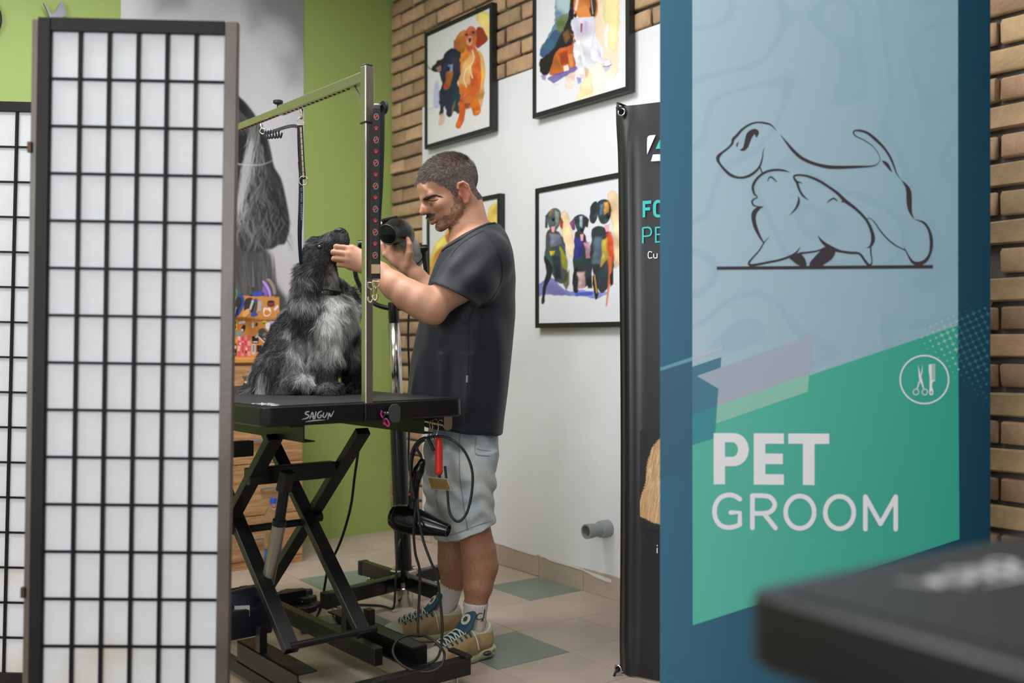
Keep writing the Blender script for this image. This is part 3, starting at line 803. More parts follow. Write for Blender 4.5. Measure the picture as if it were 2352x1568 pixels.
# ------------------------------------------------------------ big photo print of a spaniel on the green wall
def mural_paint(X, Y):
    p = Paint(X, Y, '#b9b9bb')
    p.fill([(540, 60), (700, 140), (700, 700), (640, 700), (560, 300)], '#cfcfd2', 60, .8, smooth=False)
    p.fill([(600, -40), (720, -60), (720, 160), (660, 60), (600, 30)], '#7c7c7e', 26, .8)
    p.fill([(640, 130), (700, 110), (700, 190), (660, 200)], '#8f8f91', 26, .6)
    p.fill([(350, -20), (440, -20), (430, 20), (360, 30)], '#7a7a7c', 22, .6); p.fill([(260, -60), (320, -60), (320, 60), (270, 60)], '#cfcfd0', 20, .7)
    p.fill([(560, -20), (600, -30), (600, 60), (575, 70)], '#8a8a8c', 22, .6)
    # head and ear
    EAR_ = [(300, 330), (400, 220), (500, 200), (550, 222), (585, 262), (612, 310), (622, 345), (630, 382), (646, 410), (657, 455), (666, 510), (662, 540), (654, 560), (640, 563), (624, 572), (608, 573), (590, 580), (560, 577), (530, 560), (480, 600), (300, 640)]
    mask = Paint(X, Y, '#000000'); mask.fill(EAR_, '#ffffff', 3, 1); mk = mask.C[..., :1].copy(); bg = p.C.copy()
    p.fill([(300, 560), (520, 540), (612, 570), (630, 640), (642, 720), (300, 720)], '#4d4d50', 8, 1); r = random.Random(5)
    for i in range(140):                       # neck
        x = 515 + r.uniform(0, 118); y = 575 + r.uniform(0, 80); g = r.choice(['#66666a', '#38383a', '#7c7c80', '#454548'])
        p.stroke([(x, y), (x + 2, y + 25), (x + r.uniform(-2, 8), y + 60)], (.8, 2, .8), g, .5, 1.6, 3)
    neck = p.C.copy(); q = Paint(X, Y, '#3b3b3e'); q.C[:] = q.C
    q.fill([(500, 200), (560, 230), (572, 290), (566, 340), (556, 420), (540, 480), (500, 520), (480, 300)], '#1f1f21', 8, .95)
    q.fill([(505, 310), (540, 330), (545, 380), (520, 400)], '#48484b', 9, .7)
    q.fill([(575, 240), (612, 312), (626, 372), (600, 380), (580, 330)], '#2c2c2f', 8, .8)
    q.fill([(600, 400), (640, 420), (655, 520), (630, 560), (600, 540), (590, 470)], '#2f2f32', 12, .8)
    for i in range(520):                       # locks, wavier and paler towards the tips on the left
        t = r.random(); y0 = 262 + r.random() * 250; xl_ = 582 - (y0 - 270) * .20; xr2 = 600 + (y0 - 262) * .26
        x = xl_ + (min(xr2, 655) - xl_) * t + r.uniform(-4, 4); ln = r.uniform(36, 96); sw = 6.5 * math.sin(x * .10 + y0 * .045) * (.35 + (y0 - 250) / 190)
        g = r.choice([.09, .12, .17, .24, .33, .46]) * (1.5 - .9 * t); c = tuple([max(.008, g ** 2.0)] * 3); dxe = -10 + 26 * t
        q.stroke([(x, y0), (x + dxe * .3 + sw, y0 + ln * .33), (x + dxe * .7 - sw * .7, y0 + ln * .66), (x + dxe + sw * .5, y0 + ln)], (.6, r.uniform(1.4, 3.6), r.uniform(1.2, 3), .5), c, r.uniform(.4, .8), 1.0, 4)
    for i in range(150):                       # bright sheen down the front edge of the ear
        y0 = 290 + r.uniform(0, 175); x = 588 - (y0 - 290) * .21 + r.gauss(0, 7); ln = r.uniform(34, 80)
        q.stroke([(x, y0), (x - 5, y0 + ln * .4), (x - 9 + r.uniform(-4, 4), y0 + ln * .75), (x - 10 + r.uniform(-9, 9), y0 + ln)], (.6, 2.4, 2, .5), '#b2b2b5', r.uniform(.25, .65), 1.1, 3)
    for i in range(90):                        # curls along the lower edge
        x = 530 + r.uniform(0, 116); y0 = 500 + r.uniform(-20, 44); s_ = 8 * math.sin(x * .13 + y0 * .05)
        q.stroke([(x, y0), (x + s_, y0 + 14), (x - s_ * .4, y0 + 30), (x - s_, y0 + 42)], (.6, 2, 1.6, .4), r.choice(['#77777a', '#8c8c90', '#5a5a5d', '#2a2a2c']), .6, 1.0, 4)
    for i in range(60):                        # crown of the head
        x = 500 + r.uniform(0, 70); y = 210 + (x - 500) * .9 + r.uniform(-6, 20)
        q.stroke([(x, y), (x + 14, y + 22), (x + 24, y + 55)], (.8, 2, .8), r.choice(['#5f5f61', '#77777a', '#2a2a2c']), .5, 1.4, 3)
    p.C = neck * (1 - mk) + q.C * mk
    for i in range(22):                        # stray wisps past the outline
        y = 370 + r.uniform(0, 180); x = 620 + (y - 370) * .23 + r.uniform(-5, 5)
        p.stroke([(x, y), (x + 6, y + 12), (x + r.uniform(8, 20), y + 30)], (1.2, 1.0, .4), '#4a4a4c', .7, .8)
    p.stroke([(530, 374), (560, 378), (600, 378), (632, 366)], (2.2, 2.2, 1.6, .6), '#c8c8ca', .8, .8)
    return p.C
ga = GREEN.uv
g0, g1 = ga(277, 20)[0], ga(697, 300)[0]
t = thing('wall_print', 'large black and white photo print of a spaniel ear on the green wall', 'wall print', M=Matrix.Translation(GREEN.pt((g0 + g1) / 2, 1.0)))
MB().prism([(g0, 1.0), (g1, 1.0), (g1, 2.95), (g0, 2.95)], .0005, .004, GREEN.fr).build('panel', mat('print_board', '#c9c9c9', .6), t)
V, fc, PX, PY = print_grid(GREEN, g0, g1, 1.0, 2.95, 330, 460, .0045)
np_mesh('print', V, fc, m_print, t, False, mural_paint(PX, PY).reshape(-1, 3))

# tail-shaped grey wall ornament and clock at the top left
gp = GREEN.off(.03)
orn = thing('wall_ornament', 'grey metal fish tail ornament on the green wall above the paper screen', 'ornament', M=Matrix.Translation(GREEN.pt(*ga(130, 40))))
tail = spline([(99, 7), (110, 22), (118, 33), (124, 30), (130, 22), (138, 6), (143, 4), (147, 20), (151, 34), (140, 44), (134, 60), (128, 60), (116, 46), (112, 38), (108, 26)], 4, True)
mb = MB(); mb.prism([gp.uv(x, y) for x, y in tail], -.008, .008, gp.fr); mb.build('tail_fin', mat('grey_metal', '#6c6c76', .4, .3), orn)
MB().cyl(GREEN.pt(*ga(131, 52), .002), gp.pt(*gp.uv(131, 52)), .012).build('mount', mat('grey_metal'), orn)
cc = gp.uv(-62, 33); ck = thing('wall_clock', 'round black clock rim on the green wall, cut by the left edge of the photo', 'clock', M=Matrix.Translation(gp.pt(*cc)))
Mck = Matrix((( *gp.ux, 0), (*gp.uy, 0), (*gp.un, 0), (0, 0, 0, 1))).transposed(); Mck.translation = GREEN.pt(*cc, .001)
rc = (gp.uv(5, 33)[0] - cc[0])
MB().lathe([(rc * .8, 0), (rc, .002), (rc, .028), (rc * .93, .034), (rc * .9, .02), (rc * .9, .012)], Mck, 40).build('rim', mat('black_plastic', '#17181a', .4), ck, autosmooth=40)
MB().lathe([(rc * .9, .008), (rc * .9, .013), (0, .013)], Mck, 40).build('face', mat('clock_face', '#e6e4de', .5), ck)
for an, ln in ((.6, .5), (-1.2, .75)):
    c0 = GREEN.pt(cc[0], cc[1], .018); d = GREEN.ux * math.cos(an) + GREEN.uy * math.sin(an)
    MB().bar(c0, c0 + d * rc * ln, .008, .003).build('hand', mat('black_plastic'), ck)

# grey waste pipe out of the wall
wp = WALL.uv(1402, 1212); pp = thing('pipe_stub', 'grey plastic pipe stub sticking out of the white wall', 'pipe', M=Matrix.Translation(WALL.pt(*wp)))
c0 = WALL.pt(wp[0], wp[1], .013); d = WALL.un
MB().lathe([(.036, 0), (.036, .035), (.033, .045), (.027, .048), (.027, .085), (.03, .09), (.03, .12), (.024, .12), (.024, .03), (0, .03)],
           Matrix.Translation(c0) @ d.to_track_quat('Z', 'Y').to_matrix().to_4x4(), 24).build('pipe', mat('grey_pvc', '#8b8f8c', .45), pp, autosmooth=40)
# ------------------------------------------------------------ blue roll-up banner
SGN = Plane(P(1516, 778, 2.50), P(2274, 778, 2.43) - P(1516, 778, 2.50), UZ)
su = SGN.uv
W7 = lambda x, y: (1500 + x / 2.5293, 680 + y / 2.5293)
W8 = lambda x, y: (1500 + x / 2.7606, 1180 + y / 2.7606)
W6 = lambda x, y: (1560 + x / 2.7033, 180 + y / 2.7033)
WD = lambda x, y: (1960 + x / 4.612, 660 + y / 4.612)
swid = su(2275, 778)[0]
sb = SGN.pt(swid / 2, 0); sb.z = 0
sign = thing('roll_up_banner', 'tall blue and green roll-up banner with a drawing of two dogs', 'banner', M=Matrix.Translation(sb) @ Matrix.Rotation(math.atan2(SGN.ux.y, SGN.ux.x), 4, 'Z'))
def grad_mat(name, c0, c1, x0, x1, rough=.42, lines=0.0):
    """print colour running across the banner: ink gradient with light from the left mixed in (the banner's own x)"""
    m = mat(name, c0, rough, spec=.3); nt = m.node_tree; N, L = nt.nodes, nt.links; b = N['Principled BSDF']
    tc = N.new('ShaderNodeTexCoord'); sp = N.new('ShaderNodeSeparateXYZ'); L.new(tc.outputs['Object'], sp.inputs[0])
    mr = N.new('ShaderNodeMapRange'); mr.inputs[1].default_value = x0; mr.inputs[2].default_value = x1; L.new(sp.outputs['X'], mr.inputs[0])
    mx = N.new('ShaderNodeMix'); mx.data_type = 'RGBA'; mx.inputs[6].default_value = (*lin(c0), 1); mx.inputs[7].default_value = (*lin(c1), 1)
    L.new(mr.outputs[0], mx.inputs[0]); out = mx.outputs[2]
    if lines:
        nz = N.new('ShaderNodeTexNoise'); nz.inputs['Scale'].default_value = 2.6; nz.inputs['Detail'].default_value = 1; L.new(tc.outputs['Object'], nz.inputs['Vector'])
        ma = N.new('ShaderNodeMath'); ma.operation = 'MULTIPLY'; ma.inputs[1].default_value = 60; L.new(nz.outputs['Fac'], ma.inputs[0])
        sn = N.new('ShaderNodeMath'); sn.operation = 'SINE'; L.new(ma.outputs[0], sn.inputs[0])
        m2 = N.new('ShaderNodeMapRange'); m2.inputs[1].default_value = .55; m2.inputs[2].default_value = 1; m2.inputs[3].default_value = 0; m2.inputs[4].default_value = lines; L.new(sn.outputs[0], m2.inputs[0])
        m3 = N.new('ShaderNodeMix'); m3.data_type = 'RGBA'; m3.inputs[7].default_value = (*lin('#6f9cb4'), 1); L.new(m2.outputs[0], m3.inputs[0]); L.new(out, m3.inputs[6]); out = m3.outputs[2]
    L.new(out, b.inputs['Base Color']); return m
hw = swid / 2
m_teal = grad_mat('banner_teal', '#3f7088', '#023a50', -hw, hw)
m_lblue = grad_mat('banner_light_blue', '#b2c9d4', '#93b3c0', -hw * .8, hw * .8, lines=.16)
m_bgreen = grad_mat('banner_green', '#62bfa9', '#35a590', -hw * .8, hw * .8)
zt, zb = 2.03, 0.09
MB().prism([(0, zb - H), (swid, zb - H), (swid, zt - H), (0, zt - H)], -.0008, 0, SGN.fr).build('sheet', m_teal, sign)
def fl(lift, conv=None): return Flat(SGN, lift, conv)
top_y = CY - (zt - .01 - H) / 2.5 * F
yb0, yb1 = W7(228, 688)[1], W7(1772, 170)[1]
xl, xr_ = 1590.2, 2200.6
fl(.0003).poly([(xl, top_y), (xr_, top_y), (xr_, yb1), (xl, yb0)]).build('light_blue_field', m_lblue, sign)
fl(.0003).poly([(xl, yb0), (xr_, yb1), W8(1943, 160), W8(252, 706)]).build('green_field', m_bgreen, sign)
fl(.0006, W7).poly([(228, 410), (397, 353), (392, 415), (255, 463), (380, 537), (372, 638), (228, 688)]).build('blue_shape', mat('print_slate', '#4a7f96', .42), sign)
fl(.0006, W7).poly([(228, 688), (372, 638), (362, 790), (350, 825), (228, 865)]).build('teal_shape', mat('print_aqua', '#3f929a', .42), sign)
fl(.0006, W7).poly([(255, 463), (927, 226), (908, 452), (372, 638), (380, 537)]).build('grey_ribbon', mat('print_grey', '#aab4c2', .42), sign)
fl(.0006, W7).poly([(372, 638), (908, 452), (898, 555), (365, 740)]).build('pale_green_ribbon', mat('print_mint', '#93c9b4', .42), sign)
fl(.0006, W7).poly([(228, 350), (405, 288), (403, 308), (228, 375)]).build('stripe', mat('print_pale', '#b9c5cf', .42), sign)
fl(.0006, W7).poly([(42, 415), (228, 352), (228, 375), (42, 434)]).build('stripe', mat('print_sea', '#6ba3b2', .42), sign)
fl(.0003, W7).poly([(42, 434), (228, 375), (228, 1000), (42, 1060)]).build('dark_shape', mat('print_deep', '#37667d', .42), sign)
m_pw = mat('print_white', '#f2eff0', .42); m_dk = mat('print_dark_brown', '#382d33', .42)
def arc(cx, cy, rx, ry, a0, a1, n=14): return [(cx + rx * math.cos(math.radians(a0 + (a1 - a0) * k / n)), cy + ry * math.sin(math.radians(a0 + (a1 - a0) * k / n))) for k in range(n + 1)]
tx = fl(.0009, W7)
tx.poly([(352, 795), (418, 795), (418, 1092), (352, 1092)])
tx.poly([(418, 795), (470, 795)] + arc(468, 891, 88, 96, -90, 90) + [(418, 987), (418, 933)] + arc(460, 890.5, 33, 42.5, 90, -90) + [(418, 848)])
tx.poly([(585, 796), (760, 797), (760, 857), (652, 857), (652, 913), (754, 914), (754, 975), (652, 975), (652, 1033), (760, 1034), (760, 1095), (585, 1094)])
tx.poly([(785, 797), (1023, 798), (1023, 858), (938, 858), (938, 1097), (870, 1096), (870, 857), (785, 857)])
tx.build('heading_lettering', m_pw, sign)
tx = fl(.0009, W7); wd = 27
tx.stroke([(504, 1178), (475, 1160), (440, 1154), (396, 1167), (367, 1203), (357, 1250), (367, 1298), (396, 1332), (440, 1343), (480, 1336), (504, 1325)], wd, 6, True)
tx.stroke([(504, 1325), (504, 1256), (452, 1256)], wd, round_caps=True, straight=True)
tx.stroke([(577, 1345), (577, 1158)], wd, round_caps=True, straight=True); tx.stroke([(577, 1158), (650, 1159), (686, 1172), (707, 1208), (690, 1245), (650, 1260), (577, 1260)], wd, 6, True)
tx.stroke([(645, 1262), (711, 1346)], wd, round_caps=True, straight=True)
for c in ((853, 1254), (1083, 1256)):
    q = arc(c[0], c[1], 83, 94, 0, 360, 36); tx.stroke(q, wd, 1)
tx.stroke([(1233, 1352), (1233, 1164)], wd, round_caps=True, straight=True); tx.stroke([(1233, 1164), (1321, 1321)], wd, round_caps=True, straight=True)
tx.stroke([(1321, 1321), (1409, 1164)], wd, round_caps=True, straight=True); tx.stroke([(1409, 1164), (1409, 1352)], wd, round_caps=True, straight=True)
tx.build('subheading_lettering', m_pw, sign)
# line drawing of the two dogs
lg = fl(.0009, W6)
def S(*q): lg.stroke([(a, b) for a, b, c in q], [c for a, b, c in q], 5)
S((608, 330, 1), (575, 293, 8), (545, 280, 12), (490, 273, 10), (440, 285, 12), (390, 318, 14), (360, 352, 16), (335, 378, 18), (328, 405, 14), (300, 435, 12), (265, 462, 14), (243, 485, 22), (240, 505, 20), (252, 530, 14), (280, 565, 16), (320, 600, 18), (370, 616, 14), (420, 610, 16), (465, 585, 16), (500, 545, 12), (517, 490, 8), (520, 455, 5), (532, 425, 1))
S((498, 545, 8), (507, 566, 8), (515, 588, 10))
lg.poly(spline([(430, 330), (455, 315), (480, 315), (493, 330), (493, 345), (478, 368), (470, 347), (455, 362), (440, 395), (425, 430), (400, 450), (376, 445), (395, 430), (405, 395), (415, 350)], 3, True))
S((358, 424, 9), (360, 408, 9), (368, 394, 4))
S((628, 350, 2), (660, 390, 10), (700, 440, 18), (750, 487, 20), (800, 515, 20), (860, 536, 20), (930, 550, 22), (1010, 552, 20), (1100, 549, 16), (1170, 547, 11), (1215, 540, 7), (1240, 520, 4), (1246, 500, 3), (1235, 465, 4), (1200, 420, 5), (1150, 385, 6), (1100, 360, 7), (1082, 340, 9), (1090, 325, 10), (1125, 325, 14), (1170, 340, 16), (1220, 380, 18), (1270, 430, 15), (1310, 490, 14), (1335, 550, 10), (1350, 590, 6), (1375, 628, 2))
lg.poly(spline([(1258, 512), (1280, 515), (1302, 534), (1322, 583), (1300, 563), (1280, 540)], 3, True))
S((1380, 632, 2), (1408, 665, 18), (1424, 700, 30), (1427, 750, 34), (1430, 800, 28), (1440, 840, 14), (1458, 872, 3)); S((1458, 875, 2), (1490, 883, 8), (1520, 897, 14), (1545, 930, 16), (1562, 980, 20), (1565, 1040, 20), (1555, 1090, 16), (1530, 1130, 22), (1490, 1150, 26), (1450, 1140, 18), (1425, 1105, 10), (1407, 1070, 7), (1392, 1046, 1))
S((1405, 1068, 6), (1350, 1040, 8), (1300, 1003, 9), (1250, 948, 8), (1210, 890, 6), (1168, 852, 1))
lg.poly([(233, 1168), (1575, 1158), (1575, 1180), (233, 1188)])
S((690, 585, 1), (650, 572, 12), (600, 568, 14), (545, 578, 14), (500, 605, 14), (470, 640, 16), (457, 675, 16), (465, 715, 12), (485, 737, 6), (462, 750, 9), (452, 768, 11), (470, 792, 9), (525, 796, 1))
S((525, 796, 1), (492, 806, 20), (466, 835, 30), (462, 875, 26), (476, 930, 22), (502, 985, 14), (525, 1022, 8)); S((560, 980, 1), (525, 1022, 7), (495, 1070, 8), (450, 1120, 10), (432, 1148, 13), (448, 1160, 16), (500, 1152, 14), (560, 1140, 14), (620, 1128, 14), (680, 1108, 14), (725, 1082, 12), (752, 1045, 1))
lg.poly(spline([(685, 1110), (740, 1083), (762, 1095), (785, 1130), (788, 1165), (755, 1165), (725, 1150), (700, 1130)], 3, True))
S((748, 1086, 14), (800, 1080, 12), (860, 1070, 10), (905, 1050, 8)); S((860, 975, 1), (880, 1005, 14), (910, 1032, 22), (950, 1056, 26), (1000, 1073, 16), (1060, 1082, 16), (1118, 1088, 14), (1150, 1128, 15), (1178, 1160, 16), (1196, 1140, 7), (1190, 1090, 8), (1188, 1046, 9))
lg.poly(spline([(872, 1075), (905, 1045), (965, 1068), (962, 1098), (940, 1128), (905, 1150), (880, 1168), (814, 1167), (812, 1142), (840, 1108)], 3, True))
S((1160, 1053, 1), (1188, 1040, 14), (1203, 1000, 24), (1195, 950, 20), (1170, 892, 16), (1130, 842, 16), (1080, 797, 18), (1030, 760, 22), (985, 715, 18), (930, 675, 16), (870, 637, 16), (800, 608, 14), (745, 600, 12), (714, 606, 12), (716, 625, 13), (730, 645, 16), (746, 692, 13), (770, 730, 12), (805, 757, 1))
S((1030, 760, 20), (1006, 767, 6)); S((768, 652, 1), (736, 642, 12)); S((738, 728, 1), (742, 762, 14), (725, 805, 12), (682, 852, 1)); S((548, 638, 5), (558, 617, 8), (575, 614, 10), (605, 643, 5)); S((915, 773, 2), (935, 757, 8), (960, 745, 10), (981, 762, 5)); S((1148, 870, 5), (1182, 871, 4))
lg.build('dog_drawing', m_dk, sign)
# scissors and comb in a ring
ic = fl(.0012, WD); q = arc(752, 975, 256, 254, 0, 360, 60); ic.stroke(q, 15, 1)
ic.poly([(684, 812), (712, 930), (724, 960), (730, 990), (748, 1068), (738, 1072), (716, 1010), (700, 990), (694, 960)])
ic.poly([(735, 812), (731, 895), (722, 930), (710, 940)]); ic.poly([(692, 990), (704, 1000), (682, 1074), (671, 1072)])
for c in ((662, 1106), (756, 1106)): ic.stroke(arc(c[0], c[1], 29, 31, 0, 360, 24), 8, 1)
ic.poly([(800, 815), (826, 812), (830, 980), (868, 980), (862, 990), (836, 1000), (832, 1050), (846, 1095), (846, 1125), (836, 1140), (812, 1140), (803, 1125), (806, 1060), (808, 960), (796, 870)])
for k in range(12): ic.poly([(826, 812 + k * 14.2), (868, 812 + k * 14.2), (866, 818 + k * 14.2), (826, 818 + k * 14.2)])
ic.build('scissors_and_comb_icon', m_pw, sign)
fl(.0014, WD).disc(825, 1112, 9, 14, 15).build('icon_hole', mat('print_green_dot', '#2f9280', .42), sign); fl(.0014, WD).disc(708, 963, 5, 8).build('icon_hole', mat('print_green_dot'), sign)
# halftone patterns
hd, hl = fl(.0005, WD), fl(.0005, WD)
for i in range(-14, 20):
    for j in range(-6, 18):
        x = 1087 + 60.6 * i + 29 * j; y = 510 - 28.3 * i + 60 * j
        if not (480 < x < 1432): continue
        ax, ay = x - 480, y - 480
        if ax <= 0: continue
        sl = ay / ax; lo_, hi_ = -.38, .92 + max(0, ax - 500) * .0002
        e = min((sl - lo_) / .16, (hi_ - sl) / .75, 1.0)
        if e <= 0: continue
        s_ = min(1, ax / 640) * e; r = 34 * min(1.0, s_ * 1.15)
        if r < 3: continue
        R_ = 33.5 if r > 27 else r * .82
        inn = .30 + .34 * (1 - min(1, r / 34))
        pts = []
        for k in range(16):
            an = math.radians(-25 + 22.5 * k); rad = R_ * (1 if k % 4 == 0 else (inn + .12 if k % 4 in (1, 3) else inn))
            if r < 24: rad = R_ * (.72 if k % 4 else 1.0) * (0.88 if k % 4 == 2 else 1)
            pts.append((x + rad * math.cos(an), y + rad * math.sin(an)))
        (hl if x < 1112 else hd).poly(pts)
hl.build('halftone_dots', mat('print_halftone', '#9ecfc0', .42), sign); hd.build('halftone_dots', mat('print_halftone_teal', '#2f6f78', .42), sign)
h3 = fl(.0005, W8)
for i in range(-2, 9):
    for j in range(-1, 9):
        x = 62 + 26 * i + 12 * j; y = 930 - 12 * i + 26 * j
        if 50 < x < 270 and 870 < y < 1100:
            r = max(0, min(9, 11 - (x - 50) * .045 - max(0, 960 - y) * .05))
            if r > 1.2: h3.poly([(x - r, y - r * .3), (x + r * .3, y - r), (x + r, y + r * .3), (x - r * .3, y + r)])
h3.build('halftone_dots', mat('print_halftone_teal'), sign)
# stand of the banner
m_alu = mat('aluminium', '#b9bbbd', .35, .9)
fb = SGN.pt(hw, 0); fb.z = 0; ux, uy = SGN.ux, SGN.un
MB().box((-hw - .02, -.05, .012), (hw + .02, .05, .09), Matrix.Translation(fb) @ Matrix.Rotation(math.atan2(ux.y, ux.x), 4, 'Z'), .008).build('cassette', m_alu, sign)
for s_ in (-.28, .28):
    c0 = fb + ux * s_; MB().bar(c0 + uy * .16 + Vector((0, 0, .007)), c0 - uy * .16 + Vector((0, 0, .007)), .05, .012).build('foot', m_alu, sign)
MB().cyl(fb - uy * .03 + Vector((0, 0, .09)), fb - uy * .03 + Vector((0, 0, zt)), .011).build('pole', m_alu, sign)
MB().bar(SGN.pt(-.003, zt - H), SGN.pt(swid + .003, zt - H), .016, .022, bev=.003).build('top_rail', m_alu, sign)

# ------------------------------------------------------------ black eyelet banner behind it
bo = Fl(1414, 1549); bo.z = 0
bdir = Vector((.877, -.48, 0)).normalized()
BAN = Plane(bo, bdir, UZ); bu = BAN.uv
m_vinyl = mat('black_vinyl', '#18171a', .36, bump=.05, bscale=900, spec=.5)
bz0, bz1, bw = bu(1414, 1548)[1] + .004, bu(1418, 246)[1], 0.8
ban = thing('eyelet_banner', 'black vinyl banner with teal lettering, tied by its eyelets behind the blue banner', 'banner', M=Matrix.Translation(bo + bdir * .3))
vs = []; nz_, na_ = 40, 44
for i in range(nz_ + 1):
    for j in range(na_ + 1):
        a_ = bw * (j / na_) ** 1.6; t_ = i / nz_; z = bz0 + (bz1 - bz0) * t_
        wave = .012 * math.exp(-((a_ - .045) / .02) ** 2) - .03 * math.exp(-(a_ / .02) ** 2) + .004 * math.sin(a_ * 9 + z * 1.3)
        corner = .03 * math.exp(-((a_ - .03) / .06) ** 2) * (math.exp(-((1 - t_) / .03) ** 2) + math.exp(-(t_ / .03) ** 2))
        vs.append(BAN.pt(a_ + .006 * math.sin(z * 2.2), z + (.006 * math.exp(-a_ / .05) if i == nz_ else 0), wave * (1 - .8 * math.exp(-((1 - t_) / .05) ** 2)) - corner * .3))
fs = [(i * (na_ + 1) + j, i * (na_ + 1) + j + 1, (i + 1) * (na_ + 1) + j + 1, (i + 1) * (na_ + 1) + j) for i in range(nz_) for j in range(na_)]
MB().add(vs, fs).build('sheet', m_vinyl, ban, smooth=True)
m_tq = mat('print_turquoise', '#35b9b6', .4)
W3 = lambda x, y: (900 + x / 3.5636, y / 3.5636)
W4 = lambda x, y: (1180 + x / 3.0158, 380 + y / 3.0158)
W5 = lambda x, y: (1340 + x / 2.2786, 880 + y / 2.2786)
bl = lambda lift, conv: Flat(BAN, lift, conv)
bl(.009, W3).poly(spline([(2100, 1130), (2112, 1115), (2135, 1110)], 3) + [(2168, 1108), (2098, 1268), (2097, 1180)]).poly([(2146, 1268), (2260, 1262), (2260, 1316), (2129, 1324)]).build('emblem', m_pw, ban)
bl(.009, W3).poly([(2168, 1222), (2200, 1150), (2232, 1140), (2232, 1218)]).build('emblem', m_tq, ban, 'turquoise emblem stroke')
f = bl(.009, W4); f.poly([(900, 248), (960, 244), (960, 266), (918, 270), (918, 293), (952, 291), (952, 312), (918, 314), (918, 360), (900, 362)])
f.stroke([(1040, 262), (1005, 250), (985, 268), (983, 305), (986, 340), (1008, 352), (1040, 346)], 21, 5); f.stroke([(1040, 262), (1062, 280), (1064, 320), (1040, 346)], 21, 5)
f.stroke([(902, 541), (902, 434)], 12, straight=True); f.stroke([(902, 434), (940, 431), (958, 445), (959, 472), (945, 488), (902, 492)], 11, 5)
f.poly([(986, 427), (1040, 423), (1040, 433), (997, 437), (997, 474), (1034, 472), (1034, 482), (997, 484), (997, 526), (1040, 523), (1040, 533), (986, 537)]); f.build('lettering', m_tq, ban)
f = bl(.009, W4); f.stroke([(966, 602), (948, 597), (940, 606), (938, 622), (941, 638), (950, 643), (968, 638)], 6, 5); f.stroke([(977, 612), (977, 634), (984, 642), (1000, 640)], 6, 4); f.stroke([(1000, 610), (1000, 642)], 6, straight=True); f.build('lettering', m_pw, ban, 'white lettering')
f = bl(.009, W5); f.poly([(389, 858), (394, 858), (394, 886), (389, 886)]).poly([(389, 843), (394, 843), (394, 849), (389, 849)]); f.build('lettering', m_pw, ban, 'white lettering')
# printed golden coat of a dog
m_coat = mat('printed_coat', (.5, .5, .5), .4, attr=True)
V, fc, PX, PY = print_grid(BAN, .085, .32, bu(1500, 1215)[1], bu(1500, 990)[1], 110, 130, .0085)
pc = Paint(PX, PY, '#18171a'); q5 = [W5(*t) for t in [(470, 260), (400, 292), (375, 315), (345, 370), (335, 430), (322, 520), (300, 600), (272, 660), (285, 695), (330, 712), (400, 742), (480, 750), (520, 500)]]
pc.fill(q5, '#c2996a', 1.2, 1, 1.2, 71, 6); r = random.Random(8)
for i in range(420):
    x, y = W5(r.uniform(280, 470), r.uniform(290, 700)); ln = r.uniform(12, 40); wob = r.uniform(-3, 3)
    # only where the coat is
    pc.stroke([(x, y), (x - 1 + wob, y + ln * .5), (x - 4 + wob, y + ln)], (.3, r.uniform(.6, 1.6), .3), r.choice(['#e0c49a', '#a87c4c', '#d0a878', '#8a6238', '#f0dcb8']), .55, .5, 2)
mask = Paint(PX, PY, '#000000'); mask.fill(q5, '#ffffff', 1.0, 1, 1.2, 71, 6); mk = mask.C[..., :1]
pc.C = pc.C * mk + np.array(lin('#18171a')) * (1 - mk)
np_mesh('printed_dog_coat', V, fc, m_coat, ban, False, pc.C.reshape(-1, 3))
m_chrome = mat('chrome', '#c9c6c2', .16, 1.0); m_rubber = mat('black_rubber', '#131314', .5)
for (x, y, sg) in ((1428.5, 258, 1), (1420.5, 1535, -1)):
    a_, b_ = bu(x, y); M_ = Matrix((( *BAN.ux, 0), (*BAN.uy, 0), (*BAN.un, 0), (0, 0, 0, 1))).transposed(); M_.translation = BAN.pt(a_, b_, .002)
    MB().lathe([(.007, 0), (.0075, .003), (.011, .0045), (.0135, .003), (.014, 0)], M_, 24).build('eyelet', m_chrome, ban, smooth=True)
    MB().lathe([(.0072, .0006), (0, .0006)], M_, 16).build('eyelet_hole', mat('hole_black', '#050505', .9), ban)
    MB().tube(spline([BAN.pt(a_, b_, .0), BAN.pt(a_ - .004, b_ + .008 * sg, .014), BAN.pt(a_ - .01, b_ + .024 * sg, .012), BAN.pt(a_ - .012, b_ + .03 * sg, -.004), BAN.pt(a_ + .01, b_ + .02 * sg, -.03)], 5), .004, 8).build('cord_loop', m_rubber, ban, smooth=True)
# spreader stand behind the black sheet
cb = BAN.pt(.4, .9, -.06)
for a_, b_ in ((.03, bz0 + .01), (.03, bz1 - .02), (bw - .03, bz0 + .01), (bw - .03, bz1 - .02)):
    MB().tube([cb, BAN.pt(a_, b_, -.04)], .006, 8).build('stand_rod', m_rubber, ban)
MB().lathe([(.03, -.02), (.03, .02)], Matrix.Translation(cb), 12).build('hub', m_rubber, ban)
MB().tube([cb, BAN.pt(.4, .008, -.35)], .007, 8).build('stand_leg', m_rubber, ban)

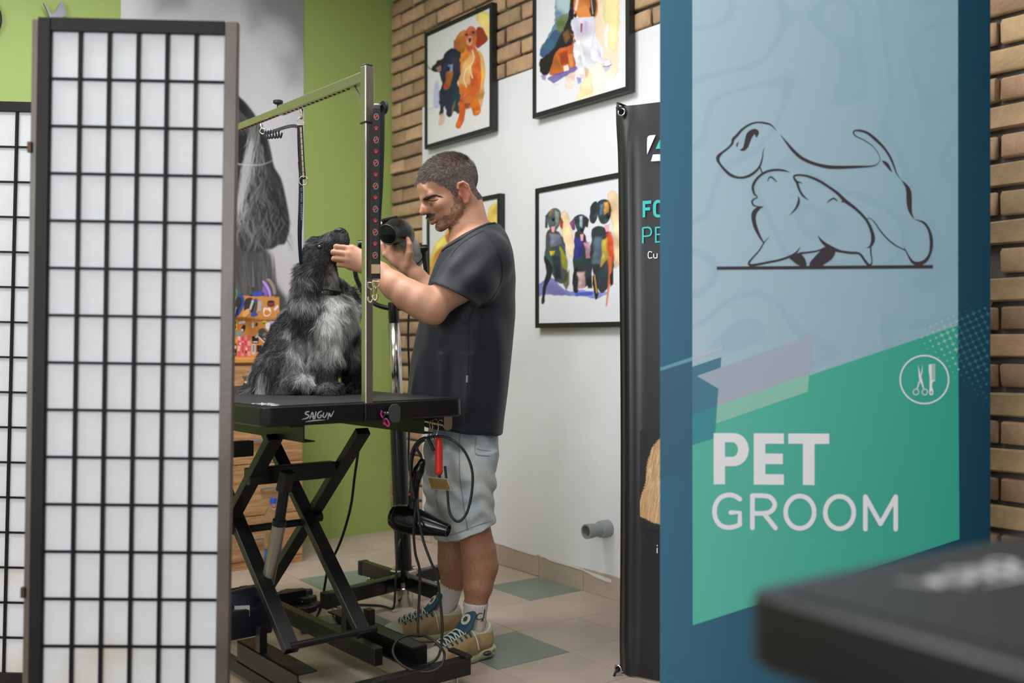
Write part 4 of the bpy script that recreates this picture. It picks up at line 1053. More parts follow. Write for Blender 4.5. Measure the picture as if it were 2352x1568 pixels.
# ------------------------------------------------------------ paper folding screens
m_stile = mat('dark_stained_wood', '#1d1a17', .5, vary=.15, scale=12, bump=.08, bscale=80, spec=.2)
m_sheen_stile = mat('sheen_stile', '#5a4c42', .36, vary=.25, scale=6, bump=.08, bscale=80, spec=.5)  # right stile: grazing reflection put into a lighter brown
m_bar = mat('dark_lattice', '#151319', .5, spec=.15)
m_paper = mat('rice_paper', '#e8e8ea', .85, vary=.02, scale=25)
nt = m_paper.node_tree; b_ = nt.nodes['Principled BSDF']
tc = nt.nodes.new('ShaderNodeTexCoord'); nz = nt.nodes.new('ShaderNodeTexNoise'); nz.inputs['Scale'].default_value = 3.5; nt.links.new(tc.outputs['Object'], nz.inputs['Vector'])
sp = nt.nodes.new('ShaderNodeSeparateXYZ'); nt.links.new(tc.outputs['Object'], sp.inputs[0])
mz = nt.nodes.new('ShaderNodeMapRange'); mz.inputs[1].default_value = .55; mz.inputs[2].default_value = .36; nt.links.new(sp.outputs['Z'], mz.inputs[0])
mn = nt.nodes.new('ShaderNodeMapRange'); mn.inputs[1].default_value = .5; mn.inputs[2].default_value = .62; mn.inputs[4].default_value = .55; nt.links.new(nz.outputs['Fac'], mn.inputs[0])
mm_ = nt.nodes.new('ShaderNodeMath'); mm_.operation = 'MULTIPLY'; nt.links.new(mz.outputs[0], mm_.inputs[0]); nt.links.new(mn.outputs[0], mm_.inputs[1])
mx = nt.nodes.new('ShaderNodeMix'); mx.data_type = 'RGBA'; mx.inputs[6].default_value = b_.inputs['Base Color'].default_value; mx.inputs[7].default_value = (*lin('#dcc79f'), 1)
old = b_.inputs['Base Color'].links[0].from_socket; nt.links.new(old, mx.inputs[6]); nt.links.new(mm_.outputs[0], mx.inputs[0]); nt.links.new(mx.outputs[2], b_.inputs['Base Color'])
tr = nt.nodes.new('ShaderNodeBsdfTranslucent'); tr.inputs[0].default_value = (.8, .8, .8, 1); ms = nt.nodes.new('ShaderNodeMixShader'); ms.inputs[0].default_value = .25
out = nt.nodes['Material Output']; nt.links.new(b_.outputs[0], ms.inputs[1]); nt.links.new(tr.outputs[0], ms.inputs[2]); nt.links.new(ms.outputs[0], out.inputs[0])
def screen_panel(root, w, h, ncol, nrow, top, st, M, bottom=.08):
    """one panel, its lower left corner at the origin of M: x across, z up"""
    def p(name, lo, hi, m_, bev=0.0):
        ob = MB().box(lo, hi, M, bev).build(name, m_, root); return ob
    th = .010
    p('stile', (0, -th, 0), (st, th, h), m_stile, .002); p('stile', (w - st, -th, 0), (w, th, h), m_sheen_stile, .002)
    p('rail', (st, -th, h - top), (w - st, th, h), m_stile, .001); p('rail', (st, -th, 0), (w - st, th, bottom), m_stile, .001)
    x0, x1, z0, z1 = st, w - st, bottom, h - top
    for k in range(1, ncol): x = x0 + (x1 - x0) * k / ncol; p('lattice_bar', (x - .0036, -.008, z0), (x + .0036, -.001, z1), m_bar)
    for k in range(1, nrow): z = z1 - (z1 - z0) * k / nrow; p('lattice_bar', (x0, -.0065, z - .0028), (x1, -.0005, z + .0028), m_bar)
    p('paper', (x0, 0, z0), (x1, .0008, z1), m_paper)
dS = 2.2
pl = P(79.5, 778, dS); pr_ = P(538, 778, dS + .012)
hS = H + (CY - 41) / F * dS
ang = math.atan2(pr_.y - pl.y, pr_.x - pl.x)
wS = (pr_ - pl).length
lean = math.radians(.85)
MS = Matrix.Translation((pl.x, pl.y, 0)) @ Matrix.Rotation(ang, 4, 'Z') @ Matrix.Translation((0, 0, H)) @ Matrix.Rotation(lean, 4, 'Y') @ Matrix.Translation((0, 0, -H))
scr = thing('folding_screen', 'near dark wood screen with white paper squares, in front of the grooming table', 'screen', M=Matrix.Translation((pl.x - .022, pl.y, 0)))
screen_panel(scr, wS, hS, 6, 16, .030, .029, MS, .07)
MB().box((-.017, .002, 0), (-.001, .024, hS - .002), MS, .0015).build('folded_panel_stile', mat('brown_wood', '#5f5348', .4, vary=.15, scale=12), scr)  # lighter brown than the front stile beside it
# the rest of the folded leaf lies flat behind the first one
MB().box((-.016, .0245, .0), (wS - .03, .036, .03), MS).build('folded_panel_rail', m_stile, scr)
MB().box((-.016, .0245, hS - .034), (wS - .03, .036, hS - .004), MS).build('folded_panel_rail', m_stile, scr)
for zz, xx in ((H + (CY - 338) / F * dS, 0), (.5, 0)):
    MB().box((-.0215, -.004, zz - .012), (-.012, .006, zz + .012), MS, .001).build('hinge', mat('rusty_steel', '#4a3a2c', .5, .7), scr)
# farther screen, cut by the left edge of the photo
dF = 2.98; hF = H + (CY - 229) / F * dF
plf = P(-197, 778, dF)
MF = Matrix.Translation((plf.x, plf.y, H)) @ Matrix.Rotation(math.radians(1.4), 4, 'Y') @ Matrix.Translation((0, 0, -H))
scr2 = thing('folding_screen', 'farther paper screen behind the near one, cut by the left edge of the photo', 'screen', M=Matrix.Translation((plf.x, plf.y, 0)))
screen_panel(scr2, .455, hF, 6, 16, .030, .029, MF, .07)
# ------------------------------------------------------------ grooming table
def Q(*pts): return [P(*p) for p in pts]
AT = math.radians(39.0)
TW, TL, TZ = .667, 1.2, .875
TM = Matrix.Translation((-.1487, 3.092, 0)) @ Matrix.Rotation(AT, 4, 'Z')
def Tt(x, y, z): return TM @ Vector((x, y, z))
m_blk = mat('black_powder_coat', '#151515', .42, bump=.06, bscale=260, vary=.25, scale=9, spec=.5)
m_rim = mat('black_rim_plastic', '#121214', .3, spec=.5)
m_mat = mat('black_rubber_mat', '#1b1c1e', .5, bump=.35, bscale=420)
m_steel = mat('steel', '#b7b0a6', .24, 1.0, vary=.06, scale=20)
m_whiteprint = mat('white_lettering', '#d9d9d9', .5)
tb = thing('grooming_table', 'black scissor lift grooming table the dog sits on', 'table', M=TM)
def rrect(x0, x1, y0, y1, r, n=5):
    return (arc(x1 - r, y0 + r, r, r, -90, 0, n) + arc(x1 - r, y1 - r, r, r, 0, 90, n) + arc(x0 + r, y1 - r, r, r, 90, 180, n) + arc(x0 + r, y0 + r, r, r, 180, 270, n))
LF = (Vector((0, 0, 0)), Vector((1, 0, 0)), Vector((0, 1, 0)), Vector((0, 0, 1)))
# board with a rounded top edge, made of stacked outlines
mb = MB(); rings = []
for ins, z in ((.004, TZ - .054), (0, TZ - .05), (0, TZ - .006), (.0015, TZ - .002), (.006, TZ)):
    rings.append([(x, y, z) for x, y in rrect(-TW + ins, -ins, ins, TL - ins, .028)])
n = len(rings[0]); vs = [v for r_ in rings for v in r_]; fs = [tuple(range(n))[::-1], tuple(range((len(rings) - 1) * n, len(rings) * n))]
for i in range(len(rings) - 1): fs += [(i * n + k, i * n + (k + 1) % n, (i + 1) * n + (k + 1) % n, (i + 1) * n + k) for k in range(n)]
mb.add(vs, fs); mb.build('tabletop', m_rim, tb, local=True, autosmooth=35)
MB().prism(rrect(-TW + .02, -.02, .02, TL - .02, .02), TZ - .002, TZ + .0025, LF).build('rubber_mat', m_mat, tb, local=True)
W55 = lambda x, y: (500 + x / 3.7935, 860 + y / 3.7935)
FRONT = Plane(Tt(0, -.0005, 0), Tt(1, 0, 0) - Tt(0, 0, 0), UZ)
LET = [([(797, 322), (772, 326), (763, 342), (790, 354), (788, 372), (760, 384), (730, 391)], (7, 10, 10, 10, 10, 8, 2)), ([(800, 388), (824, 328), (834, 390)], (5, 10, 9)), ([(806, 370), (842, 363)], (6, 8)),
       ([(856, 322), (844, 388)], (9, 9)), ([(908, 317), (882, 328), (868, 356), (880, 378), (902, 366), (904, 352), (886, 357)], (5, 10, 10, 10, 8, 7, 5)), ([(924, 330), (916, 362), (930, 374), (946, 352), (954, 330)], (7, 9, 9, 8, 7)),
       ([(958, 392), (970, 334), (984, 366), (1012, 314)], (5, 10, 10, 4)), ([(764, 411), (840, 400), (938, 394)], (3, 9, 2))]
f = Flat(FRONT, .0006, W55)
for pts, ws in LET: f.stroke(pts, ws, 4)
front_letters = f.build('lettering', m_whiteprint, tb)
# the same word printed small on the mat, along the long edge
mb = MB()
for pts, ws in LET:
    x, y, ox, oy = ribbon_poly(pts, ws, 3); vs = []
    for i in range(len(x)):
        for sgn in (1, -1):
            u, v_ = (x[i] + sgn * ox[i] - 730) / 285, (y[i] + sgn * oy[i] - 365) / 285
            vs.append((-TW + .055 + v_ * .16, .005 + .155 * (1 - u) + .005, TZ + .0031))
    mb.add(vs, [(2 * i, 2 * i + 1, 2 * i + 3, 2 * i + 2) for i in range(len(x) - 1)])
mb.build('lettering', m_whiteprint, tb, local=True, fix=False)
# channels under the top
for x in (-.53, -.128):
    mb = MB().box((x - .045, .03, TZ - .0545), (x, 1.12, TZ - .0605)).box((x - .004, .03, TZ - .0605), (x, 1.12, TZ - .105)).box((x, .03, TZ - .105), (x + .032, 1.12, TZ - .101))
    mb.build('channel', m_blk, tb, local=True, fix=False)
XN, XF_ = -.53, -.262
yt, yb, zt_, zb_, ytf, ybf, zf_t, zf_b = .19, .135, TZ - .10, .16, .86, .86, TZ - .10, .165
for x, dx in ((XN, -.014), (XF_, .014)):
    MB().bar((x + dx, yt, zt_), (x + dx, ybf, zf_b), .026, .046, (1, 0, 0), .002).build('scissor_arm', m_blk, tb, local=True)
    MB().bar((x - dx, yb, zb_), (x - dx, ytf, zf_t), .026, .046, (1, 0, 0), .002).build('scissor_arm', m_blk, tb, local=True)
    ym, zm = .5, .465
    MB().cyl((x - .035, ym, zm), (x + .035, ym, zm), .016, n=14).build('pivot_pin', m_blk, tb, local=True, autosmooth=40)
for (y, z, x0, x1, r_) in ((yb + .005, zb_ + .012, XN + .01, XF_ + .03, .011), (.52, .45, XN, XF_, .012), (.85, .17, XN, XF_, .012)):
    MB().cyl((x0, y, z), (x1, y, z), r_, n=14).build('cross_tube', m_blk, tb, local=True, autosmooth=40)
for (y, z, x0, x1) in ((.335, .645, XN - .035, XF_ - .01), (.60, .70, XN - .12, XN + .1)):
    MB().bar((x0, y, z), (x1, y, z), .04, .05, (0, 0, 1), .002).build('cross_bar', m_blk, tb, local=True)
# lift cylinder and motor
xa = -.405
pb, pm, pt_ = P(612, 1352, 3.05), P(641, 1203, 3.02), P(657, 1098, 3.0)
MB().lathe([(.0205, 0), (.0205, .96), (.019, 1.0)], p0=pb, p1=pm, n=20).build('cylinder_tube', mat('satin_aluminium', '#a39d94', .32, .85), tb, autosmooth=40)
MB().lathe([(.021, 0), (.021, .12), (.0165, .13), (.0155, 1.0)], p0=pm - (pm - pb) * .02, p1=pt_, n=18).build('cylinder_rod', mat('dark_rod', '#1f242b', .25, .5), tb, autosmooth=40)
MB().bar(P(651, 1128, 3.0), P(661, 1082, 2.99), .04, .03, bev=.002).build('cylinder_bracket', m_blk, tb)
m_navy = mat('navy_motor_case', '#151a26', .35)
MB().lathe([(.025, 0), (.052, .03), (.052, .86), (.04, 1.0)], p0=P(500, 1405, 3.03), p1=P(602, 1378, 3.08), n=20).build('motor', m_navy, tb, autosmooth=40)
c0 = P(590, 1410, 3.02); MB().box((-.10, -.035, -.055), (.035, .035, .03), Matrix.Translation(c0) @ Matrix.Rotation(AT, 4, 'Z'), .004).build('gear_case', m_navy, tb)
MB().lathe([(.028, 0), (.026, 1)], p0=P(609, 1358, 3.05), p1=P(606, 1378, 3.06)).build('cylinder_collar', m_navy, tb, autosmooth=40)
MB().box((-.001, -.022, -.016), (.001, .022, .016), Matrix.Translation(P(556, 1403, 2.965)) @ Matrix.Rotation(math.radians(100), 4, 'Z')).build('rating_plate', mat('pale_label', '#b9b8b2', .5), tb)
# base: rails, cross beams, posts, feet
def channel(x, y0, y1, z0, z1, fl_w, name='base_rail'):
    s_ = 1 if fl_w > 0 else -1
    mb = MB().box((min(x, x + .005 * s_), y0, z0), (max(x, x + .005 * s_), y1, z1)).box((min(x, x + fl_w), y0, z1 - .005), (max(x, x + fl_w), y1, z1)).box((min(x, x + fl_w), y0, z0), (max(x, x + fl_w), y1, z0 + .005))
    mb.build(name, m_blk, tb, local=True, fix=False)
channel(XN - .028, .02, .42, .065, .131, .062); channel(-.125, .02, .54, .065, .131, -.055)
MB().box((-.262, .1, .07), (-.232, 1.08, .125), bev=.002).build('base_rail', m_blk, tb, local=True)
MB().box((XN - .03, .02, .028), (XN - .004, 1.08, .064), bev=.002).build('base_rail', m_blk, tb, local=True)
for y in (-.045, 1.03):
    MB().box((-TW + .02, y, .03), (-.006, y + .035, .083), bev=.002).build('cross_beam', m_blk, tb, local=True)
    for x in (-.045, -TW + .06):
        MB().lathe([(.013, 0), (.013, .006), (.0055, .008), (.0055, .03)], Matrix.Translation((x, y + .018, 0)), 12).build('levelling_foot', m_steel, tb, local=True, autosmooth=40)
MB().box((-.028, -.05, .083), (-.004, .05, .092), bev=.002).build('beam_pad', m_rubber, tb, local=True)
MB().box((XN - .028, .26, .13), (XN - .004, .29, .205), bev=.001).build('stop_post', m_blk, tb, local=True); MB().box((-.262, .27, .125), (-.236, .3, .235), bev=.001).build('stop_post', m_blk, tb, local=True)
MB().box((-.2, .24, .125), (-.175, .27, .20), bev=.001).build('stop_post', m_blk, tb, local=True)
# hook rail with its bracket
ra, rb = Tt(-.03, .3, .806), Tt(-.03, .048, .792)
MB().cyl(ra, rb, .008, n=14).build('hook_rail', m_steel, tb, autosmooth=40)
MB().prism(arc(0, 0, .016, .016, 180, 360, 8) + [(.016, .028), (-.016, .028)], -.002, .002, (Tt(-.03, .045, .79), Tt(1, 0, 0) - Tt(0, 0, 0), UZ, Tt(0, 1, 0) - Tt(0, 0, 0))).build('rail_bracket', m_steel, tb)
MB().cyl(Tt(-.03, .040, .79), Tt(-.03, .046, .79), .005, n=8).build('bracket_bolt', m_steel, tb)

# ------------------------------------------------------------ second table in the foreground: a copy of the first without its front lettering
def kids(o): return [c for c in bpy.data.objects if c.parent == o]
def copy_tree(o, skip=()):
    c = o.copy(); COL.objects.link(c)
    for k in kids(o):
        if k in skip: continue
        d = copy_tree(k, skip); d.parent = c; d.matrix_parent_inverse = k.matrix_parent_inverse.copy()
    return c
cx0, cy0 = .166, .735
tb2 = copy_tree(tb, (front_letters,))
ang2 = math.atan2(-.83, .558); tb2.matrix_world = Matrix.Translation((cx0, cy0, 0)) @ Matrix.Rotation(ang2, 4, 'Z') @ Matrix.Translation((TW, 0, 0))
for k_ in kids(tb2):
    if k_.name.startswith('lettering'): k_.location = k_.location + Vector((.028, .10, 0))
prop(tb2, 'corner of a second black grooming table, out of focus in front of the blue banner', 'table')

# ------------------------------------------------------------ grooming arm clamped to the front edge
xm = -.337; MP = Tt(xm, .016, 0)
ga_ = thing('leash_gallows', 'steel gallows post with a drilled boom clamped upright to the table edge', 'leash post', M=Matrix.Translation(MP) @ Matrix.Rotation(AT, 4, 'Z'))
def Gm(x, y, z): return Vector((x, y, z))
m_mast = mat('brushed_steel', '#bdb6ae', .3, 1.0, bump=.05, bscale=300)
ztop = 1.85
MB().box((-.0125, -.0125, TZ - .05), (.0125, .0125, ztop - .16), bev=.002).build('post', m_mast, ga_, local=True)
MB().box((-.015, -.015, ztop - .163), (.015, .015, ztop), bev=.002).build('sleeve', m_mast, ga_, local=True)
MB().box((-.0155, -.0155, ztop - .166), (.0155, .0155, ztop - .162)).build('sleeve_ring', m_rubber, ga_, local=True)
MB().box((-.0125, -.0125, ztop), (.0125, .0125, ztop + .006), bev=.002).build('end_cap', m_rubber, ga_, local=True)
za = 1.822
MB().box((-.0125, .012, za - .015), (.0125, .56, za + .015), bev=.002).build('arm_tube', m_mast, ga_, local=True)
MB().box((-.0095, .55, za - .012), (.0095, 1.08, za + .011), bev=.0015).build('sliding_tube', m_mast, ga_, local=True)
mb = MB()
for k in range(34): mb.lathe([(.0042, 0), (0, 0)], Matrix.Translation((0, .11 + k * .028, za - (.0154 if k < 16 else .0124))) @ Matrix.Scale(1.9, 4, (0, 1, 0)), 10)
mb.build('hole_row', mat('hole_black', '#050505', .9), ga_, local=True, kind='stuff', fix=False)
MB().bar((0, .012, za - .09), (0, .085, za - .012), .018, .006, (1, 0, 0)).build('gusset', m_mast, ga_, local=True)
MB().cyl((0, .58, za + .008), (0, .58, za + .026), .004, n=8).lathe([(.012, 0), (.0165, .003), (.0165, .011), (.010, .014), (0, .014)], Matrix.Translation((0, .58, za + .026)), 12).build('knob', m_rubber, ga_, local=True, autosmooth=40)
# peg that carries the leashes
MB().tube(spline([(.012, 0, 1.735), (.03, -.004, 1.741), (.05, -.008, 1.738)], 5), .007, 10).build('peg', m_mast, ga_, local=True, smooth=True)
MB().lathe([(.006, 0), (.02, .001), (.021, .006), (.018, .011), (0, .012)], Matrix.Translation((.046, -.007, 1.737)) @ Matrix.Rotation(math.pi / 2, 4, 'Y'), 18).build('peg_button', m_rubber, ga_, local=True, autosmooth=40)
# clamp at the table edge with its pink cord
MB().box((-.019, -.022, TZ - .052), (.019, -.0165, TZ - .004), bev=.001).build('clamp_plate', m_rim, ga_, local=True)
kc = P(905, 949, 2.90)
MB().cyl(P(868, 948, 2.92), P(897, 949, 2.90), .0042, n=10).build('clamp_screw', m_steel, ga_, autosmooth=40)
kp = arc(0, 0, .017, .026, 95, 265, 10) + [(.012, -.026), (.017, -.016), (.017, .02), (.010, .026)]
MB().prism(kp, -.011, .011, (kc, Vector((1, .25, 0)).normalized(), UZ, Vector((.25, -1, 0)).normalized())).build('clamp_knob', mat('grey_black_plastic', '#2c2d2f', .45), ga_, autosmooth=35)
pk = thing('elastic_cord', 'small pink elastic cord looped on the clamp screw of the arm', 'cord', M=Matrix.Translation(P(884, 960, 2.9)))
MB().tube(spline(Q((877, 943, 2.897), (875, 952, 2.897), (881, 962, 2.897), (884, 972, 2.897), (892, 979, 2.897), (894, 972, 2.897), (888, 962, 2.897), (881, 965, 2.897), (883, 975, 2.895)), 5), .0022, 8).build('cord', mat('pink_cord', '#d6248c', .5), pk, smooth=True)
MB().tube(spline(Q((889, 946, 2.894), (884, 952, 2.892), (880, 962, 2.892), (881, 969, 2.892)), 5), .0022, 8).build('toggle', m_rubber, pk, smooth=True)

# ------------------------------------------------------------ leashes on the arm
def strap(name, pts, wd, th, m_, root, ups=None, label=None, n=5):
    """flat band through points, its width across the view"""
    q = [Vector(p) for p in spline(pts, n)]; vs = []; m = len(q)
    for i, p in enumerate(q):
        d = (q[min(i + 1, m - 1)] - q[max(i - 1, 0)]).normalized()
        wv = ups if ups is not None else Vector((1, 0, 0)); wv = Vector(wv); x = (wv - d * wv.dot(d)).normalized(); y = d.cross(x)
        for a_, b_ in ((-1, -1), (1, -1), (1, 1), (-1, 1)): vs.append(p + x * (wd / 2 * a_) + y * (th / 2 * b_))
    fs = [(0, 1, 2, 3), ((m - 1) * 4 + 3, (m - 1) * 4 + 2, (m - 1) * 4 + 1, (m - 1) * 4)]
    for i in range(m - 1): fs += [(i * 4 + k, i * 4 + (k + 1) % 4, (i + 1) * 4 + (k + 1) % 4, (i + 1) * 4 + k) for k in range(4)]
    return MB().add(vs, fs).build(name, m_, root, label=label)
def snap_hook(root, p, s_=1.0, m_=None):
    """bolt snap hanging from a dee ring, seen from the front; p = where the ring hangs"""
    m_ = m_ or m_brass; p = Vector(p)
    def o(x, z, y=0): return p + Vector((x * s_, y * s_, z * s_))
    a_ = MB().tube([o(x, z) for x, z in ((-.010, .004), (-.010, -.008), (-.005, -.013), (.005, -.013), (.010, -.008), (.010, .004))], .0018 * s_, 8, closed=True).build('dee_ring', m_, root, smooth=True)
    MB().lathe([(.003 * s_, 0), (.0045 * s_, .1), (.0035 * s_, .25), (.0036 * s_, 1)], p0=o(0, -.011), p1=o(0, -.034), n=10).tube([o(*q) for q in spline([(0, -.033), (.0035, -.038), (.0, -.05), (-.007, -.048), (-.009, -.04), (-.007, -.036)], 4)], [.0034 * s_] * 18 + [.003 * s_] * 2 + [.0025 * s_], 9).build('snap_hook', m_, root, smooth=True)
    MB().cyl(o(.004, -.034), o(.008, -.033), .0016 * s_, n=8).build('snap_lever', m_, root)
m_brass = mat('warm_nickel', '#c2b29c', .22, 1.0)
m_paw = mat('paw_print_webbing', '#1d1c20', .7)
rl = thing('leash', 'black leash with red paw print, doubled over the peg of the arm', 'leash', M=Matrix.Translation(P(862, 450, 2.87)))
d0 = 2.855
path = [(865, 250, d0), (864, 300, d0), (863, 400, d0), (861.5, 500, d0), (861, 560, d0), (861.5, 640, d0 + .002)]
strap('webbing', Q(*path), .022, .0022, m_paw, rl)
strap('webbing', Q((876, 252, d0 + .022), (875.5, 330, d0 + .02), (872, 430, d0 + .018), (867, 520, d0 + .016), (866, 640, d0 + .012)), .019, .0022, m_paw, rl, ups=(.8, .3, 0))
strap('webbing', Q((865, 250, d0), (866, 243, d0 + .006), (872, 242, d0 + .014), (876, 252, d0 + .022)), .02, .0022, m_paw, rl, n=4)
strap('stitched_band', Q((863, 607, d0 - .003), (863, 628, d0 - .003)), .0245, .004, mat('tan_leather', '#b59c74', .5), rl)
m_pawr = mat('paw_red', '#c1342f', .6); m_ring = mat('print_ring_grey', '#a9a9a4', .6)
PL = Plane(P(862, 500, d0 - .0016), (1, 0, 0), UZ)
for k in range(13):
    y = 268 + k * 26.5; x = 864.6 - (y - 250) * .0095 if y < 560 else 861.5
    if y > 600: y += 22
    if y > 655: break
    if k % 2 == 0:
        f = Flat(PL, .0004); f.stroke(arc(x, y, 5.2, 7, 30, 390, 16), 1.1, 1); f.build('ring_print', m_ring, rl)
        f = Flat(PL, .0007); f.stroke([(x - 3.2, y + 3), (x + 3.2, y - 4)], 3.6, 2, True); f.build('paw_print', m_pawr, rl)
    else:
        f = Flat(PL, .0004); f.disc(x, y + 1.5, 3.4, 10, 2.8); f.build('paw_print', m_pawr, rl)
        f = Flat(PL, .0004); 
        for (ax, ay) in ((-3.4, -2), (0, -4), (3.4, -2)): f.disc(x + ax, y + ay, 1.5, 8)
        f.build('paw_toes', m_pawr, rl, kind=None) if False else f.mb.build('paw_toes', m_pawr, rl, fix=False, kind='stuff')
snap_hook(rl, P(863.5, 649, d0 - .002), 1.0); snap_hook(rl, P(853, 652, d0 + .02), 1.05, m_brass)

m_web = mat('charcoal_webbing', '#1c1c1f', .7, bump=.3, bscale=900); m_tan = mat('tan_webbing', '#b7a890', .75)
al = lambda px, t=None: None
dl = 3.205
bl_ = thing('leash', 'black loop leash with tan centre stripe hanging from the arm', 'leash', M=Matrix.Translation(P(694, 340, dl)))
strap('webbing', Q((690, 288, dl), (692, 330, dl), (694, 370, dl), (697, 410, dl)), .0155, .0028, m_web, bl_, ups=(1, .1, 0))
strap('webbing', Q((687, 290, dl + .014), (688.5, 350, dl + .016), (692, 395, dl + .014), (697, 411, dl + .002)), .013, .0028, m_web, bl_, ups=(1, .3, 0))
for k in range(9):
    y0 = 292 + k * 13; x0 = 690 + (y0 - 288) * .055
    strap('centre_stripe', Q((x0 + .6, y0, dl - .0022), (x0 + 1.1, y0 + 11.6, dl - .0022)), .0052, .0012, m_tan, bl_, n=1)
MB().tube([P(697 + 10 * math.cos(t), 415 + 10.5 * math.sin(t), dl - .001) for t in np.linspace(0, 2 * math.pi, 25)[:-1]], .0018, 8, closed=True).build('dee_ring', m_brass, bl_, smooth=True)
MB().lathe([(.0045, 0), (.006, .3), (.003, .5), (.0048, .75), (.004, 1)], p0=P(693, 250, dl), p1=P(692, 274, dl), n=10).build('snap_hook', m_brass, bl_, smooth=True)
MB().tube(Q((683, 287, dl), (683, 276, dl), (688, 270, dl), (697, 270, dl), (699, 276, dl), (699, 287, dl)), .0018, 8, closed=True).build('swivel_ring', m_brass, bl_, smooth=True)
# blue loop down to the dog's neck
nv = thing('leash', 'thin navy blue loop running down to the neck of the dog', 'leash', M=Matrix.Translation(P(690, 500, dl)))
m_nv = mat('navy_webbing', '#18243f', .7, bump=.2, bscale=700)
strap('webbing', Q((688, 372, dl + .02), (691, 410, dl + .015), (692, 450, dl + .012), (691, 500, dl + .015), (689, 545, dl + .03), (690, 590, dl + .06), (693, 615, dl + .08)), .011, .0025, m_nv, nv, ups=(1, .5, 0))
strap('webbing', Q((690, 400, dl + .03), (689, 470, dl + .035), (687, 530, dl + .045), (689, 580, dl + .075), (695, 622, dl + .10)), .010, .0025, m_nv, nv, ups=(1, .5, 0))
f = Flat(Plane(P(692, 450, dl + .0105), (1, 0, 0), UZ), .0003)
for k in range(18):
    y = 432 + k * 4.2
    if k in (2, 8): continue
    f.stroke([(691.2, y), (694.6, y + .4)], 1.1, 1); f.stroke([(691.2 + (k % 3), y), (691.2 + (k % 3), y + 2.6)], .9, 1)
f.mb.build('lettering', mat('print_steel', '#8d97a8', .6), nv, fix=False, kind='stuff')
# bunched strap between the two rings
bs = thing('haunch_strap', 'bunched black strap hung between two clips under the arm', 'strap', M=Matrix.Translation(P(640, 300, 3.3)))
strap('webbing', Q((606, 306, 3.40), (620, 304, 3.37), (640, 297, 3.33), (660, 291, 3.28), (675, 289, 3.25), (686, 292, 3.22)), .011, .003, m_web, bs, ups=(0, .3, 1), n=6)
for k, x in enumerate((611, 617, 623, 630, 636, 643)):
    strap('gathered_fold', Q((x, 303 - (x - 606) * .2, 3.385 - k * .008), (x - 3, 310 - (x - 606) * .2, 3.37 - k * .008), (x + 1, 319 - (x - 611) * .06, 3.37 - k * .008), (x + 5, 312 - (x - 606) * .2, 3.37 - k * .008)), .008, .0022, m_web, bs, ups=(.3, 1, 0), n=4)
MB().lathe([(.0045, 0), (.006, .4), (.003, .6), (.005, 1)], p0=P(598, 284, 3.42), p1=P(602, 297, 3.41), n=10).build('snap_hook', m_brass, bs, smooth=True)
MB().tube(Q((596, 302, 3.4), (600, 294, 3.4), (610, 297, 3.4), (614, 304, 3.4), (602, 308, 3.4)), .0018, 8, closed=True).build('swivel_ring', m_chrome, bs, smooth=True)

# ------------------------------------------------------------ things hung on the hook rail
def hook(px, lx, ly0, ly1, d):
    h = thing('s_hook', 'thin steel hook on the rail, ' + lx, 'hook', M=Matrix.Translation(P(px, ly0, d)))
    a_ = [(px + 6, ly0 + 10), (px + 7, ly0 + 3), (px + 3, ly0 - 2), (px - 3, ly0 - 1), (px - 6, ly0 + 6), (px - 4, ly0 + 14), (px - 6, (ly0 + ly1) / 2 + 4), (px - 9, ly1 - 6), (px - 10, ly1 + 1), (px - 6, ly1 + 4), (px - 2, ly1)]
    MB().tube(spline([P(x, y, d + (.006 if k < 3 else (-.012 if k < 6 else -.006))) for k, (x, y) in enumerate(a_)], 4), .0016, 8).build('wire', m_chrome, h, smooth=True)
dh = 3.135
hook(992, 'carrying the coiled cable', 966, 1004, dh + .03); hook(998, 'in the middle of the three', 965, 1006, dh + .01); hook(1011, 'carrying the red slicker brush', 967, 1006, dh - .01)
m_red = mat('red_plastic', '#d8311f', .35)
sb_ = thing('slicker_brush', 'red handled slicker brush hanging under the table edge', 'brush', M=Matrix.Translation(P(1008, 1060, dh - .02)))
db = dh - .02
hp = [(0, 1006, 5.5), (0, 1012, 8), (0, 1020, 8.2)] + [(0, 1020 + k * 2.2, 9.6 if k % 2 else 8.8) for k in range(1, 28)] + [(0, 1083, 9), (0, 1090, 7)]
MB().lathe([(r_ * db / F, (1006 - y) / F * db) for _, y, r_ in hp], Matrix.Translation(P(1008, 1006, db)), 16).build('handle', m_red, sb_, smooth=True)
MB().tube([P(1003 + 5 * math.cos(t) + 3, 1008 + 5 * math.sin(t), db) for t in np.linspace(0, 6.28, 13)[:-1]], .003, 8, closed=True).build('hanging_loop', m_red, sb_, smooth=True)
MB().cyl(P(1009, 1090, db), P(1010, 1098, db), .005, n=10).build('neck', mat('grey_black_plastic'), sb_)
hx = [P(980.5, 1094.5, db), P(1028, 1099, db - .02), P(1037, 1127, db - .03), P(990, 1123, db - .01)]
nn = (hx[1] - hx[0]).cross(hx[3] - hx[0]).normalized(); nn = -nn if nn.y > 0 else nn
mb = MB(); mb.add(hx + [h - nn * .006 for h in hx], [(0, 1, 2, 3), (7, 6, 5, 4), (0, 4, 5, 1), (1, 5, 6, 2), (2, 6, 7, 3), (3, 7, 4, 0)]); mb.build('pad_frame', mat('dull_steel', '#8c8780', .35, .9), sb_)
c_ = sum(hx, Vector()) / 4
mb = MB(); q_ = [c_ + (h - c_) * .93 + nn * .0008 for h in hx]; mb.add(q_, [(0, 1, 2, 3)]); mb.build('pad', mat('ochre_pad', '#8f7640', .8), sb_, fix=False)
mb = MB()
